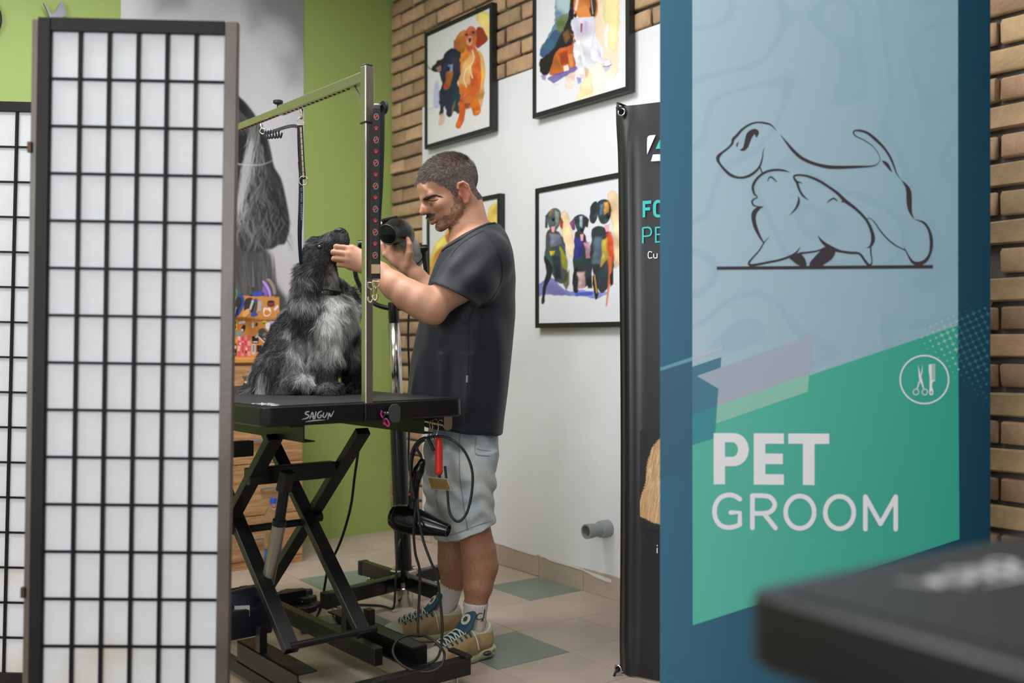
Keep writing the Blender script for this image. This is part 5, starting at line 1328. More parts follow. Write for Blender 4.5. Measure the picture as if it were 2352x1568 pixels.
for i in range(26):
    for j in range(14):
        u, v_ = (i + .5) / 26, (j + .5) / 14
        p0 = (q_[0] * (1 - u) + q_[1] * u) * (1 - v_) + (q_[3] * (1 - u) + q_[2] * u) * v_
        mb.cyl(p0, p0 + nn * .006 + (q_[3] - q_[0]).normalized() * .002, .0004, n=3, caps=False)
mb.build('pins', m_brass, sb_, kind='stuff', fix=False)

m_gloss = mat('black_gloss_plastic', '#0a0a0b', .2, spec=.35, coat=.12)
hd_ = thing('hair_dryer', 'black hair dryer hanging nozzle down by its cord under the table', 'hair dryer', M=Matrix.Translation(P(955, 1180, 3.14)))
b0, b1 = P(899, 1183, 3.17), P(1030, 1218, 3.10)
MB().lathe([(.0, -.005), (.026, .0), (.034, .03), (.0425, .14), (.0455, .26), (.0435, .4), (.037, .58), (.029, .76), (.023, .9), (.0205, 1.0), (.017, 1.0), (.016, .97), (.0, .965)], p0=b0, p1=b1, n=28).build('barrel', m_gloss, hd_, autosmooth=30)
dm = (b1 - b0).normalized()
MB().tube([b0 + dm * .018 + (frame_of(dm)[0] * math.cos(t) + frame_of(dm)[1] * math.sin(t)) * .0375 for t in np.linspace(0, 6.283, 25)[:-1]], .0022, 6, closed=True).build('rear_ring', m_rubber, hd_, smooth=True)
mb = MB()
for t in np.linspace(0, 6.283, 7)[:-1]: mb.bar(b1 - dm * .002, b1 - dm * .002 + (frame_of(dm)[0] * math.cos(t) + frame_of(dm)[1] * math.sin(t)) * .017, .003, .002)
mb.build('nozzle_grille', m_rubber, hd_, kind='stuff')
s_h = SDF((-.36, 3.08, .40), (-.24, 3.2, .73), .0025)
hpts = [P(950, 1172, 3.145), P(949, 1140, 3.145), P(953, 1105, 3.14), P(962, 1080, 3.135), P(969, 1062, 3.13)]
s_h.chain(hpts, [.019, .0165, .0165, .017, .0125], .006); V_, F_ = s_h.mesh(); np_mesh('handle', smooth_mesh(V_, F_, 2), F_, m_gloss, hd_)
MB().lathe([(.004, 0), (.0035, .002)], Matrix.Translation(P(940.5, 1135, 3.126)) @ Matrix.Rotation(math.pi / 2, 4, 'X'), 12).build('red_button', m_red, hd_)
MB().lathe([(.004, 0), (.0035, .002)], Matrix.Translation(P(961, 1146, 3.126)) @ Matrix.Rotation(math.pi / 2, 4, 'X'), 12).build('blue_button', mat('blue_button', '#2f8fc4', .4), hd_)
MB().tube(spline(Q((970, 1062, 3.13), (966, 1045, 3.13), (958, 1030, 3.13), (962, 1012, 3.13), (978, 1004, 3.13)), 5), .0042, 8).build('cord', m_rubber, hd_, smooth=True)
# cables
cb_ = thing('power_cable', 'black cable hung in loops beside the slicker brush and trailing to the table base', 'cable', M=Matrix.Translation(P(960, 1240, 3.12)))
def cable(root, pts, r_=.0042, name='cable', m_=None): return MB().tube(spline(Q(*pts), 6), r_, 9).build(name, m_ or m_rubber, root, smooth=True)
cable(cb_, [(952, 1150, 3.10), (943, 1090, 3.11), (946, 1040, 3.12), (960, 1014, 3.12), (985, 1004, 3.12), (1020, 1003, 3.11), (1050, 1018, 3.10), (1072, 1045, 3.10), (1085, 1085, 3.10), (1083, 1135, 3.10), (1072, 1178, 3.10), (1055, 1197, 3.10), (1040, 1190, 3.10), (1031, 1168, 3.11), (1027, 1120, 3.12), (1022, 1070, 3.13)])
cable(cb_, [(958, 1145, 3.09), (961, 1180, 3.07), (972, 1240, 3.06), (990, 1290, 3.05), (1004, 1325, 3.05), (1011, 1380, 3.05), (1016, 1440, 3.04), (1012, 1490, 3.03), (1003, 1512, 2.99), (985, 1524, 2.985), (965, 1530, 3.0)])
cable(cb_, [(957, 1146, 3.1), (953, 1180, 3.08), (950, 1220, 3.08), (954, 1270, 3.08), (964, 1310, 3.08), (963, 1370, 3.08), (960, 1430, 3.07), (962, 1458, 3.02), (975, 1460, 2.98), (995, 1470, 2.96), (1014, 1488, 2.95), (1021, 1505, 2.95), (1014, 1527, 2.94), (990, 1541, 2.94), (955, 1541, 2.94), (925, 1528, 2.95), (906, 1508, 2.97), (903, 1488, 2.99), (915, 1468, 3.0), (940, 1458, 3.01), (964, 1460, 3.02)])
cable(cb_, [(946, 1148, 3.12), (944, 1100, 3.13), (948, 1050, 3.13), (962, 1020, 3.13), (976, 1010, 3.13)])
cable(cb_, [(984, 1006, 3.12), (990, 1020, 3.115), (996, 1034, 3.11)], .005, 'plug_end')
# cables of table and dryer on the floor
fc = thing('floor_cable', 'black cable dropping from under the table to the floor by the pedals', 'cable', M=Matrix.Translation(Fl(745, 1415)))
cable(fc, [(826, 985, 3.5), (822, 1040, 3.5), (815, 1090, 3.52), (806, 1160, 3.55), (790, 1220, 3.6), (775, 1260, 3.65), (762, 1285, 3.7)] + [(752, 1310, 3.74), (745, 1350, 3.78), (738, 1390, 3.80)] + [(*q, F * (H - .006) / (q[1] - CY)) for q in ((728, 1415), (712, 1442), (697, 1452), (692, 1440))], .005)
# ------------------------------------------------------------ stand dryer behind the table
m_tube = mat('black_tube', '#111112', .25, spec=.5)
sj = Fl(928, 1390); SJ = Vector((sj.x, sj.y, 0))
st = thing('dryer_stand', 'black and chrome floor stand on castors behind the grooming table', 'stand', M=Matrix.Translation(SJ))
Ztop = P(905, 700, sj.y)
def on(y): # point of the leaning column at photo row y
    t = (1345 - y) / (1345 - 740); return P(929 - 24 * t, y, sj.y)
MB().lathe([(.0325, 0), (.0325, .98), (.030, 1)], p0=on(1342), p1=on(955), n=22).build('column', m_tube, st, autosmooth=40)
MB().lathe([(.0235, 0), (.0235, 1)], p0=on(960), p1=on(742), n=22).build('inner_column', m_chrome, st, smooth=True)
MB().lathe([(.0205, 0), (.0215, .03), (.0215, .97), (.019, 1), (0, 1)], p0=on(748), p1=on(694), n=20).build('clamp_sleeve', m_tube, st, autosmooth=40)
MB().lathe([(.028, 0), (.034, .25), (.036, .62), (.041, .64), (.041, .8), (.037, .82), (.037, 1.0)], p0=P(929, 1402, sj.y), p1=on(1334), n=20).build('base_casting', m_chrome, st, autosmooth=35)
dl1 = Vector((-.26, -.30, 0)); dl2 = Vector((-.20, .235, 0))
legs = [(dl1, 1.0), (dl2, 1.0), (-dl1, .75), (-dl2 * .95, 1.0)]
for d, k in legs:
    e = SJ + d * k; s0 = SJ + d.normalized() * .03
    MB().bar(s0 + Vector((0, 0, .098)), e + Vector((0, 0, .098)), .036, .058, bev=.004).build('leg', m_tube, st)
    MB().box((-.02, -.021, -.030), (.006, .021, .030), Matrix.Translation(e + Vector((0, 0, .098))) @ Matrix.Rotation(math.atan2(d.y, d.x), 4, 'Z'), .003).build('leg_cap', m_rubber, st)
    MB().box((-.014, -.02, -.016), (.014, .02, .016), Matrix.Translation(SJ + d.normalized() * .045 + Vector((0, 0, .132))) @ Matrix.Rotation(math.atan2(d.y, d.x), 4, 'Z'), .004).build('leg_clamp', m_chrome, st)
    cpos = SJ + d * (k - .06 / d.length); 
    c_ = MB().lathe([(.012, .045), (.019, .047), (.021, .056), (.017, .071)], Matrix.Translation(cpos), 16).box((-.016, -.010, .012), (.02, .010, .05), Matrix.Translation(cpos) @ Matrix.Rotation(.5, 4, 'Z'), .004).build('castor', m_chrome, st, autosmooth=40)
    for s_ in (-.016, .016):
        Mw = Matrix.Translation(cpos) @ Matrix.Rotation(.5, 4, 'Z') @ Matrix.Translation((.012, s_, .0255)) @ Matrix.Rotation(math.pi / 2, 4, 'X')
        MB().lathe([(0, -.006), (.014, -.006), (.025, -.006), (.0255, 0), (.025, .006), (.014, .006), (0, .007)], Mw, 20).build('wheel', m_rubber, c_, autosmooth=40)
# fork that carries the dryer
yd = sj.y
fork = Q((829, 556, yd - .05), (822, 590, yd - .04), (816, 625, yd - .03), (826, 656, yd - .02), (842, 682, yd), (862, 698, yd), (885, 706, yd), (906, 708, yd), (930, 706, yd), (955, 690, yd), (975, 660, yd - .01), (979, 630, yd - .02), (976, 600, yd - .02), (974, 575, yd - .02))
MB().tube(spline(fork, 5), .0098, 12).build('fork', m_tube, st, smooth=True)
MB().lathe([(.0, 0), (.015, .0), (.016, .1), (.016, .9), (.013, 1), (0, 1)], p0=P(948, 573, yd - .03), p1=P(983, 570, yd - .02), n=16).build('pivot_knob', m_tube, st, autosmooth=40)
MB().lathe([(.0, 0), (.013, .0), (.015, .1), (.015, .9), (0, 1)], p0=P(822, 560, yd - .05), p1=P(848, 560, yd - .04), n=16).build('pivot_knob', m_tube, st, autosmooth=40)
# dryer head
m_grey = mat('grey_dryer_shell', '#8d9092', .35)
dr = thing('stand_dryer', 'grey dryer head with a black elbow nozzle on the floor stand', 'hair dryer', M=Matrix.Translation(P(930, 560, 3.9)))
q0, q1 = P(924, 545, 3.80), P(951, 595, 4.02)
MB().lathe([(.036, 0), (.040, .06), (.044, .3), (.046, .6), (.045, .9), (.041, 1.0), (.03, 1.06), (0, 1.07)], p0=q0, p1=q1, n=28).build('shell', m_grey, dr, autosmooth=35)
MB().lathe([(.0445, 0), (.049, .08), (.049, .9), (.044, 1)], p0=q0 + (q1 - q0) * .78, p1=q0 + (q1 - q0) * .9, n=28).build('rear_band', m_gloss, dr, autosmooth=35)
for k in range(5):
    c = P(912 + k * 3.4, 561.5 + k * .4, 3.752); MB().bar(c + Vector((0, 0, .006)), c - Vector((0, 0, .004)), .0028, .002).build('vent_slot', mat('hole_black'), dr)
MB().lathe([(.009, 0), (.009, .0015), (0, .0016)], Matrix.Translation(P(951, 586, 3.93)) @ Matrix.Rotation(math.pi / 2, 4, 'X') @ Matrix.Rotation(.4, 4, 'Y'), 16).build('badge', mat('pale_label'), dr)
MB().box((-.040, -.05, -.020), (.035, .03, .020), Matrix.Translation(P(893, 513, 3.86)) @ Matrix.Rotation(.35, 4, 'Z') @ Matrix.Rotation(-.25, 4, 'Y'), .008).build('control_box', m_gloss, dr)
MB().lathe([(.0065, 0), (.006, .003), (0, .004)], Matrix.Translation(P(874, 512, 3.80)) @ Matrix.Rotation(math.pi / 2, 4, 'X'), 14).build('lamp', mat('pale_lens', '#e8efff', .1), dr)
el = [P(928, 546, 3.80), P(924, 539, 3.765), P(917, 533, 3.73), P(908.5, 531, 3.70), P(899, 534, 3.672), P(890.5, 538.5, 3.65)]
el = spline(el, 4); rr = np.interp(np.linspace(0, 1, len(el)), [0, .15, .4, .6, .82, .86, .88, 1], [.040, .046, .0495, .048, .0385, .037, .040, .0392])
mb = MB().tube(el, list(rr), 28, caps=False)
dn = (Vector(el[-1]) - Vector(el[-3])).normalized(); e1 = Vector(el[-1])
mb.tube([e1, e1 + dn * .0015, e1 + dn * .001, e1 - dn * .004, e1 - dn * .06], [.0392, .0375, .0345, .0335, .030], 28, caps=False); mb.build('elbow_nozzle', mat('black_nozzle', '#121214', .34, spec=.35), dr, autosmooth=50)
ex_, ey_, _ = frame_of(dn); MB().tube([e1 + (ex_ * math.cos(t) + ey_ * math.sin(t)) * .0372 for t in np.linspace(0, 6.2832, 33)[:-1]], .0028, 8, closed=True).build('nozzle_rim', mat('rubber_rim', '#343437', .35), dr, smooth=True)  # lip greyer than the nozzle, its thin ring highlight put into the colour
MB().lathe([(.0305, 0), (0, 0)], p0=e1 - dn * .058, p1=e1 - dn * .02, n=24).build('nozzle_core', mat('hole_black'), dr)
lead = thing('dryer_lead', 'thin black lead hanging from the stand dryer down to the floor', 'cable', M=Matrix.Translation(P(940, 1000, 4.05)))
cable(lead, [(948, 600, 4.05), (950, 640, 4.05), (943, 690, 4.05), (938, 740, 4.05), (938, 800, 4.05), (940, 860, 4.05), (940, 960, 4.05), (936, 1100, 4.03), (928, 1210, 3.98), (916, 1250, 3.91), (912, 1290, 3.90), (908, 1340, 3.87), (906, 1385, 3.86), (901, 1398, 3.86)] + [(*q, F * (H - .006) / (q[1] - CY)) for q in ((888, 1394), (868, 1390), (840, 1389), (815, 1388))], .0045)

# ------------------------------------------------------------ foot switch on the floor
fp = Fl(675, 1400); ped = thing('foot_switch', 'black foot switch with three pedals on the floor beside the table base', 'foot switch', M=Matrix.Translation((fp.x, fp.y, 0)) @ Matrix.Rotation(math.radians(-28), 4, 'Z'))
MB().box((-.13, -.07, 0), (.07, .09, .022), bev=.006).build('base_plate', m_rubber, ped, local=True)
for k, (x, y, z) in enumerate(((-.03, .055, .05), (.035, .0, .045), (.075, -.05, .024))):
    pd = MB().box((-.075, -.026, -.013), (.062, .026, .013), Matrix.Translation((x, y, z)) @ Matrix.Rotation(-.12, 4, 'Y'), .005).build('pedal', m_blk, ped, local=True)
    MB().lathe([(.004, 0), (.003, .002), (0, .002)], Matrix.Translation((x + .03, y - .0265, z)) @ Matrix.Rotation(math.pi / 2, 4, 'X'), 10).build('screw', m_steel, pd, local=True)
    MB().box((-.004, -.03, -.012), (.0, .03, .0135), Matrix.Translation((x + .002, y, z + .0004)) @ Matrix.Rotation(-.12, 4, 'Y')).build('rib', m_rubber, pd, local=True)

# ------------------------------------------------------------ pine chest with a stepped top
m_pine = mat('pine', '#b98a5e', .5, vary=.08, scale=5, bump=.04, bscale=60)
nt = m_pine.node_tree; b_ = nt.nodes['Principled BSDF']; tc = nt.nodes.new('ShaderNodeTexCoord'); mp = nt.nodes.new('ShaderNodeMapping'); mp.inputs['Scale'].default_value = (4, 4, 42)
nz = nt.nodes.new('ShaderNodeTexNoise'); nz.inputs['Scale'].default_value = 1.6; nz.inputs['Detail'].default_value = 8; nz.inputs['Distortion'].default_value = 1.2
nt.links.new(tc.outputs['Object'], mp.inputs[0]); nt.links.new(mp.outputs[0], nz.inputs['Vector'])
cr = nt.nodes.new('ShaderNodeValToRGB'); cr.color_ramp.elements[0].position = .35; cr.color_ramp.elements[1].position = .66
cr.color_ramp.elements[0].color = (*lin('#9c6f46'), 1); cr.color_ramp.elements[1].color = (*lin('#c79a6c'), 1)
nt.links.new(nz.outputs['Fac'], cr.inputs[0]); nt.links.new(cr.outputs[0], b_.inputs['Base Color'])
m_orange = mat('orange_pine', '#cf8f4a', .45, vary=.06, scale=8)
xf = -.915
CH = Plane(R(xf, 0), UB, UZ); c_ = CH.uv
ye, yl = c_(695, 1280)[0], c_(478, 1280)[0]
zr = [c_(690, y)[1] for y in (837, 946, 1057, 1173, 1284)]; ztopc = c_(690, 821)[1]
ch = thing('drawer_chest', 'pine drawer chest with sticker covered shelves behind the table', 'chest', M=ROOM @ Matrix.Translation((xf, ye, 0)))
def rb(lo, hi, bev=0.0): return MB().box(lo, hi, ROOM, bev)
MB().box((xf - .39, yl, .028), (xf - .012, ye, ztopc - .02), ROOM).build('carcass', m_pine, ch)
rb((xf - .35, yl, 0), (xf - .03, ye - .02, .04)).build('plinth', m_pine, ch)
rb((xf - .395, yl - .005, ztopc - .022), (xf + .012, ye + .006, ztopc), .003).build('top_board', m_orange, ch)
zr[-1] = max(zr[-1], .035)
for i in range(4):
    dd = rb((xf - .014, yl + .002, zr[i + 1] + .002), (xf + .004, ye - .002, zr[i] - .002), .002).build('drawer', m_pine, ch)
    hz = c_(600, (1009, 1009, 1120, 1234)[i])[1] if i else (zr[0] + zr[1]) / 2
    ym_ = (c_(582, 1010)[0], c_(582, 1010)[0], c_(619, 1120)[0], c_(581, 1234)[0])[i]
    rb((xf + .016, ym_ - .055, hz - .006), (xf + .026, ym_ + .055, hz + .006), .002).build('handle', m_alu, dd)
    for s_ in (-.045, .045): rb((xf + .003, ym_ + s_ - .004, hz - .004), (xf + .018, ym_ + s_ + .004, hz + .004)).build('handle_post', m_alu, dd)
rb((xf - .02, yl, .0), (xf + .001, ye - .002, zr[-1]), .001).build('plinth_board', m_pine, ch)
x1 = xf - .15; H1 = Plane(R(x1, 0), UB, UZ); x2 = xf - .27; H2 = Plane(R(x2, 0), UB, UZ)
z1 = H1.uv(600, 729)[1]; z2 = H2.uv(600, 681)[1]; y1 = H1.uv(672, 780)[0]; y2 = H2.uv(641.5, 700)[0]
rb((xf - .39, yl, ztopc), (x1, y1, z1 - .012)).build('lower_step', m_orange, ch); rb((xf - .39, yl, z1 - .012), (x1 + .006, y1 + .004, z1), .002).build('step_board', m_orange, ch)
rb((xf - .38, yl, z1), (x2, y2, z2)).build('upper_step', m_orange, ch)
def stk(pl_, shapes, name='sticker', base=.0012):
    for i, (pts, col) in enumerate(shapes):
        Flat(pl_, base + .0003 * (i % 3)).poly(pts).build(name, mat('sticker_' + col.lstrip('#'), col, .4), ch)
def rc(x, y, w_, h_, a_=0):
    c, s = math.cos(a_), math.sin(a_); return [(x + dx * c - dy * s, y + dx * s + dy * c) for dx, dy in ((-w_ / 2, -h_ / 2), (w_ / 2, -h_ / 2), (w_ / 2, h_ / 2), (-w_ / 2, h_ / 2))]
def el_(x, y, rx, ry=None, n=12): ry = ry or rx; return arc(x, y, rx, ry, 0, 360 - 360 / n, n - 1)
stk(H1, [(rc(536, 745, 18, 25, .03), '#e8d21c'), (rc(533, 741, 3, 8), '#1a1a18'), (rc(540, 741, 3, 8), '#1a1a18'), (rc(533, 751, 3, 8), '#1a1a18'), (rc(540, 751, 3, 8), '#1a1a18'), (rc(536.5, 741, 6, 2), '#1a1a18'), (rc(536.5, 751, 6, 2), '#1a1a18'),
         (rc(555, 740, 16, 6, -.2), '#dcdcd8'), (el_(547, 752, 4, 6), '#e8622a'), (spline([(553, 758), (556, 748), (562, 746), (564, 752), (559, 762)], 3, True), '#22201f'), (rc(556, 758, 5, 5), '#dfe0e0'),
         (rc(546, 765, 24, 13, .1), '#8c9186'), (rc(545, 764, 16, 6, .1), '#6b7266'), (rc(567, 755, 6, 7, .1), '#e2951f'), (rc(578, 756, 5, 7, -.1), '#e2951f'), (rc(588, 753, 6, 7), '#e2951f'), (rc(598, 752, 7, 8, .2), '#e2951f'), (rc(580.5, 747, 5, 12), '#ececec'), (rc(589, 745, 5, 8, .3), '#2d2a26'),
         (el_(607, 740, 5.2), '#d3c71e'), (el_(606, 742, 3, 2.2), '#2f7d3a'), (spline([(610, 744), (618, 740), (622, 748), (618, 758), (611, 754)], 3, True), '#e9eaee'), (rc(627, 738, 15, 9), '#c9bfdc'), (rc(627, 736, 11, 2), '#5a5470'),
         (el_(622, 750, 3, 6), '#3c3a6a'), (rc(627, 752, 6, 6), '#e4e4ea'), (spline([(592, 762), (602, 753), (612, 760), (617, 772), (604, 776)], 3, True), '#4a4a45'), (el_(604, 764, 4, 5), '#9b9a90'),
         (spline([(530, 777), (536, 772), (540, 779), (546, 781), (541, 786), (533, 785)], 3, True), '#e9a11e')]
        + [(rc(549 + 7.5 * i, 776 + 12 * j, 6.8, 11.4, .02), c) for j in range(4) for i, c in enumerate(('#d8565c', '#e08a8c', '#d8464e', '#e3a0a2') if j % 2 else ('#e6b5b4', '#d8464e', '#e07a7c', '#d8565c'))]
        + [(rc(551 + 7.5 * i, 777 + 12 * j, 2.6, 5), '#f1e9e8') for j in range(4) for i in range(0, 4, 2)] + [(rc(557 + 7.5 * i, 790 + 18 * j, 2.4, 6), '#2b2626') for j in range(2) for i in range(2)]
        + [(rc(586, 780, 15, 16, -.03), '#191919'), (rc(586, 785, 11, 2.6), '#dadada'), (rc(588, 774, 5, 3), '#dadada'), (rc(602, 778, 30, 8, .75), '#e9e9e6'), (rc(601, 776, 24, 3.5, .75), '#26302a'), (rc(608, 768, 8, 8, .4), '#e9e9e6'),
           (rc(582, 802, 8, 24), '#c6c6c6'), (rc(582, 800, 4, 16), '#7f8286'), (rc(595, 800, 12, 15, .02), '#202226'), (rc(595, 801, 6, 7, .1), '#d4d6d8'),
           (rc(536, 803, 14, 28), '#1b1b1c'), (rc(539, 797, 5, 8), '#e4e4e4'), (rc(533, 790, 6, 6), '#e4e4e4'), (rc(536, 812, 8, 4), '#d8d8d8')])
stk(H2, [(spline([(614, 693), (618, 690), (626, 690), (630, 693), (629, 703), (615, 703)], 3, True), '#26292f'), (rc(622, 697, 14, 3), '#b03a34'), (rc(622, 701, 13, 2.4), '#8a3a34'), (rc(634, 707, 13, 5, -.9), '#e6e6ea'),
         (spline([(604, 712), (607, 706), (613, 708), (619, 706), (622, 713), (620, 723), (612, 727), (605, 723)], 3, True), '#f0efe9'), (spline([(607, 714), (612, 711), (617, 713), (617, 722), (612, 724), (607, 722)], 3, True), '#e08a28'), (rc(605.5, 718, 3, 5), '#20241f'), (rc(619, 718, 3, 5), '#20241f'),
         (rc(596, 703, 9, 24, .1), '#b9b4ba'), (rc(597, 703, 4, 14, .2), '#5d5860')])
rb((xf - .37, y2 - .3, z2), (xf - .28, y2 - .02, z2 + .004)).build('tray', m_orange, ch)
# grooming tools on the steps
dS1 = (R(x1 - .05, -1.1)).y; dS2 = R(x2 - .05, -1.2).y
m_blue = mat('blue_plastic', '#1d3f9c', .4); m_pad = mat('dark_pad', '#2a2725', .8); m_wood = mat('light_wood_handle', '#cf9a55', .5)
def flat_thing(name, label, cat, d, parts, group=None, lean=0.0):
    """tool standing on a step: each part an outline with a thickness, facing the room"""
    fr0 = Plane(P(560, 700, d), (1, 0.05, 0), Vector((0, lean, 1)))
    allp = [q for _, pts, *_ in parts for q in pts]; lowy = max(q[1] for q in allp); mx = sum(q[0] for q in allp) / len(allp)
    t_ = thing(name, label, cat, M=Matrix.Translation(P(mx, lowy, d)), group=group)
    for nm, pts, m_, n0, n1 in parts: MB().prism([fr0.uv(*q) for q in pts], n0, n1, fr0.fr).build(nm, m_, t_)
    return t_
ov = lambda *q: spline(list(q), 4, True)
flat_thing('paddle_brush', 'blue edged dark paddle brush leaning at the left on the chest step', 'brush', dS1, [('body', ov((534, 726), (537, 700), (546, 681), (555, 676), (561, 686), (560, 702), (552, 718), (544, 727)), m_blue, 0, .012), ('pad', ov((534, 712), (538, 698), (546, 684), (553, 682), (556, 692), (550, 708), (542, 722), (536, 724)), m_pad, .012, .018)])
flat_thing('metal_rake', 'small metal edged rake tool at the far left of the chest step', 'comb', dS1 - .03, [('blade', [(541, 704), (544.5, 705), (538, 727), (534, 727)], m_alu, 0, .004), ('handle', [(528, 700), (541, 703), (533, 727), (526, 727)], m_pad, -.004, .006)])
flat_thing('pin_brush', 'dark pin brush with a light wooden handle on the chest step', 'brush', dS1 - .01, [('head', ov((564, 690), (572, 684), (580, 686), (578, 706), (570, 716), (562, 712)), m_pad, 0, .015), ('handle', ov((558, 724), (562, 715), (572, 709), (577, 714), (572, 722), (564, 728)), m_wood, .002, .018)])
flat_thing('steel_comb', 'narrow steel comb leaning between two brushes on the chest step', 'comb', dS1 - .03, [('spine', [(579, 688), (582, 689), (575, 712), (572, 711)], m_alu, 0, .004), ('teeth', [(582, 690), (584, 691), (577, 712), (575, 711)], m_steel, .001, .003)])
flat_thing('slicker_brush', 'grey slicker brush with a blue grip on the chest step', 'brush', dS1 - .005, [('head', ov((581, 692), (588, 687), (591, 694), (588, 716), (580, 720), (577, 712)), mat('dark_grey_pad', '#474442', .7), 0, .014), ('grip', ov((577, 722), (583, 717), (590, 718), (592, 723), (586, 727), (579, 727)), m_blue, .0, .016), ('cap', ov((584, 689), (589, 685), (592, 688), (591, 692)), m_blue, .002, .015)])
flat_thing('purple_brush', 'purple curved brush standing on top of the chest', 'brush', dS2, [('back', ov((604, 647), (607, 645), (616, 655), (622, 668), (624, 680), (621, 681), (616, 668), (610, 656)), mat('purple_plastic', '#a97fd0', .4), 0, .02), ('pad', ov((607, 655), (613, 664), (618, 680), (606, 680), (604, 668)), mat('purple_pad', '#7d559c', .7), .002, .018)])
flat_thing('grey_brush', 'grey bristle brush standing behind the purple one on the chest', 'brush', dS2 + .03, [('back', ov((614, 642), (619, 640), (627, 648), (633, 660), (635, 674), (630, 676), (626, 660), (620, 650)), mat('taupe_bristle', '#8b7d74', .8), 0, .02)])
flat_thing('blue_brush', 'blue handled brush lying on top of the chest', 'brush', dS2 - .02, [('handle', ov((580, 672), (590, 670), (603, 670), (605, 675), (602, 680), (584, 680)), m_blue, 0, .02)])
cn = thing('metal_jar', 'dented metal jar on top of the chest', 'jar', M=Matrix.Translation(P(574, 681, dS2)))
MB().lathe([(.0, 0), (.012, 0), (.016, .01), (.0135, .03), (.017, .038), (.018, .044), (.0, .045)], Matrix.Translation(P(576, 680, dS2)) @ Matrix.Rotation(.12, 4, 'Y'), 14).build('body', mat('dull_steel'), cn, autosmooth=40)
gp_ = thing('nail_clipper', 'green handled clipper on top of the chest at the screen edge', 'clipper', M=Matrix.Translation(P(536, 681, dS2)))
MB().tube(spline(Q((541, 681, dS2), (544, 674, dS2), (541, 667, dS2), (536, 664, dS2)), 4), .006, 8).tube(spline(Q((531, 681, dS2), (530, 672, dS2), (533, 664, dS2)), 4), .005, 8).build('grips', mat('green_plastic', '#3f9a4a', .4), gp_, smooth=True)
MB().tube(Q((536, 668, dS2), (533, 658, dS2)), [.005, .002], 8).tube(Q((538, 668, dS2), (541, 658, dS2)), [.005, .002], 8).build('blades', m_steel, gp_)
sy = R(xf - .08, -1).y; spb = thing('spray_bottle', 'dark spray bottle with a grey cap standing on the chest behind the dog', 'bottle', M=Matrix.Translation(P(641, 818, sy)))
MB().lathe([(.018, 0), (.019, .01), (.019, .13), (.016, .155), (.011, .165), (.0105, .175)], Matrix.Translation(P(641, 820, sy)), 18).build('body', mat('dark_bottle', '#2b2c2e', .3), spb, autosmooth=40)
MB().lathe([(.0115, .170), (.0115, .19), (.008, .206), (0, .206)], Matrix.Translation(P(641, 820, sy)), 16).build('cap', mat('grey_cap', '#5f6265', .4), spb, autosmooth=40)
# water bottle on the floor
wb = Fl(628, 1313); wbt = thing('water_bottle', 'clear plastic water bottle with a blue cap on the floor by the chest', 'bottle', M=Matrix.Translation(wb))
m_pet = mat('clear_plastic', '#eef4f6', .05, trans=1.0); m_pet.node_tree.nodes['Principled BSDF'].inputs['IOR'].default_value = 1.2
zs = lambda y: H - (y - CY) / F * wb.y
wh = zs(1160)
MB().lathe([(.02, .003), (.034, 0), (.042, .012), (.042, .1), (.038, .115), (.042, .13), (.042, .2), (.037, .215), (.043, .235), (.041, .26), (.030, .285), (.016, .305), (.0135, .312), (.0135, .325)], Matrix.Translation(wb), 26).build('body', m_pet, wbt, autosmooth=50)
MB().lathe([(.0155, .312), (.016, .333), (.015, .337), (0, .337)], Matrix.Translation(wb), 20).build('cap', mat('blue_cap', '#1c55b8', .35), wbt, autosmooth=40)
MB().lathe([(.0424, .04), (.0424, .10)], Matrix.Translation(wb), 26).build('label_band', mat('blue_label', '#2b62a8', .4, vary=.5, scale=40), wbt, smooth=True)
# pin brush on the table by the dog
pbp = P(579, 884, 3.87); pbp.z = TZ + .004
pb_ = thing('pin_brush', 'wooden pin brush lying bristles up on the table by the tail', 'brush', M=Matrix.Translation(pbp))
MB().ell(pbp + Vector((.0, 0, .006)), (.036, .02, .007), 16, 8).build('wooden_back', mat('dark_wood_back', '#3d2320', .4), pb_, smooth=True)
MB().ell(pbp + Vector((.002, 0, .012)), (.031, .017, .008), 16, 8).build('cushion', mat('white_cushion', '#dedad2', .6), pb_, smooth=True)
MB().bar(pbp + Vector((.033, 0, .006)), pbp + Vector((.11, .02, .006)), .014, .009, bev=.003).build('handle', mat('dark_wood_back'), pb_)
mb = MB()
for i in range(9):
    for j in range(4):
        a_ = -.026 + i * .0066; b0_ = -.011 + j * .007; p0 = pbp + Vector((a_, b0_, .017)); mb.cyl(p0, p0 + Vector((a_ * .35 - .001, b0_ * .3, .021)), .0007, n=4)
mb.build('bristles', m_pad, pb_, kind='stuff', fix=False)
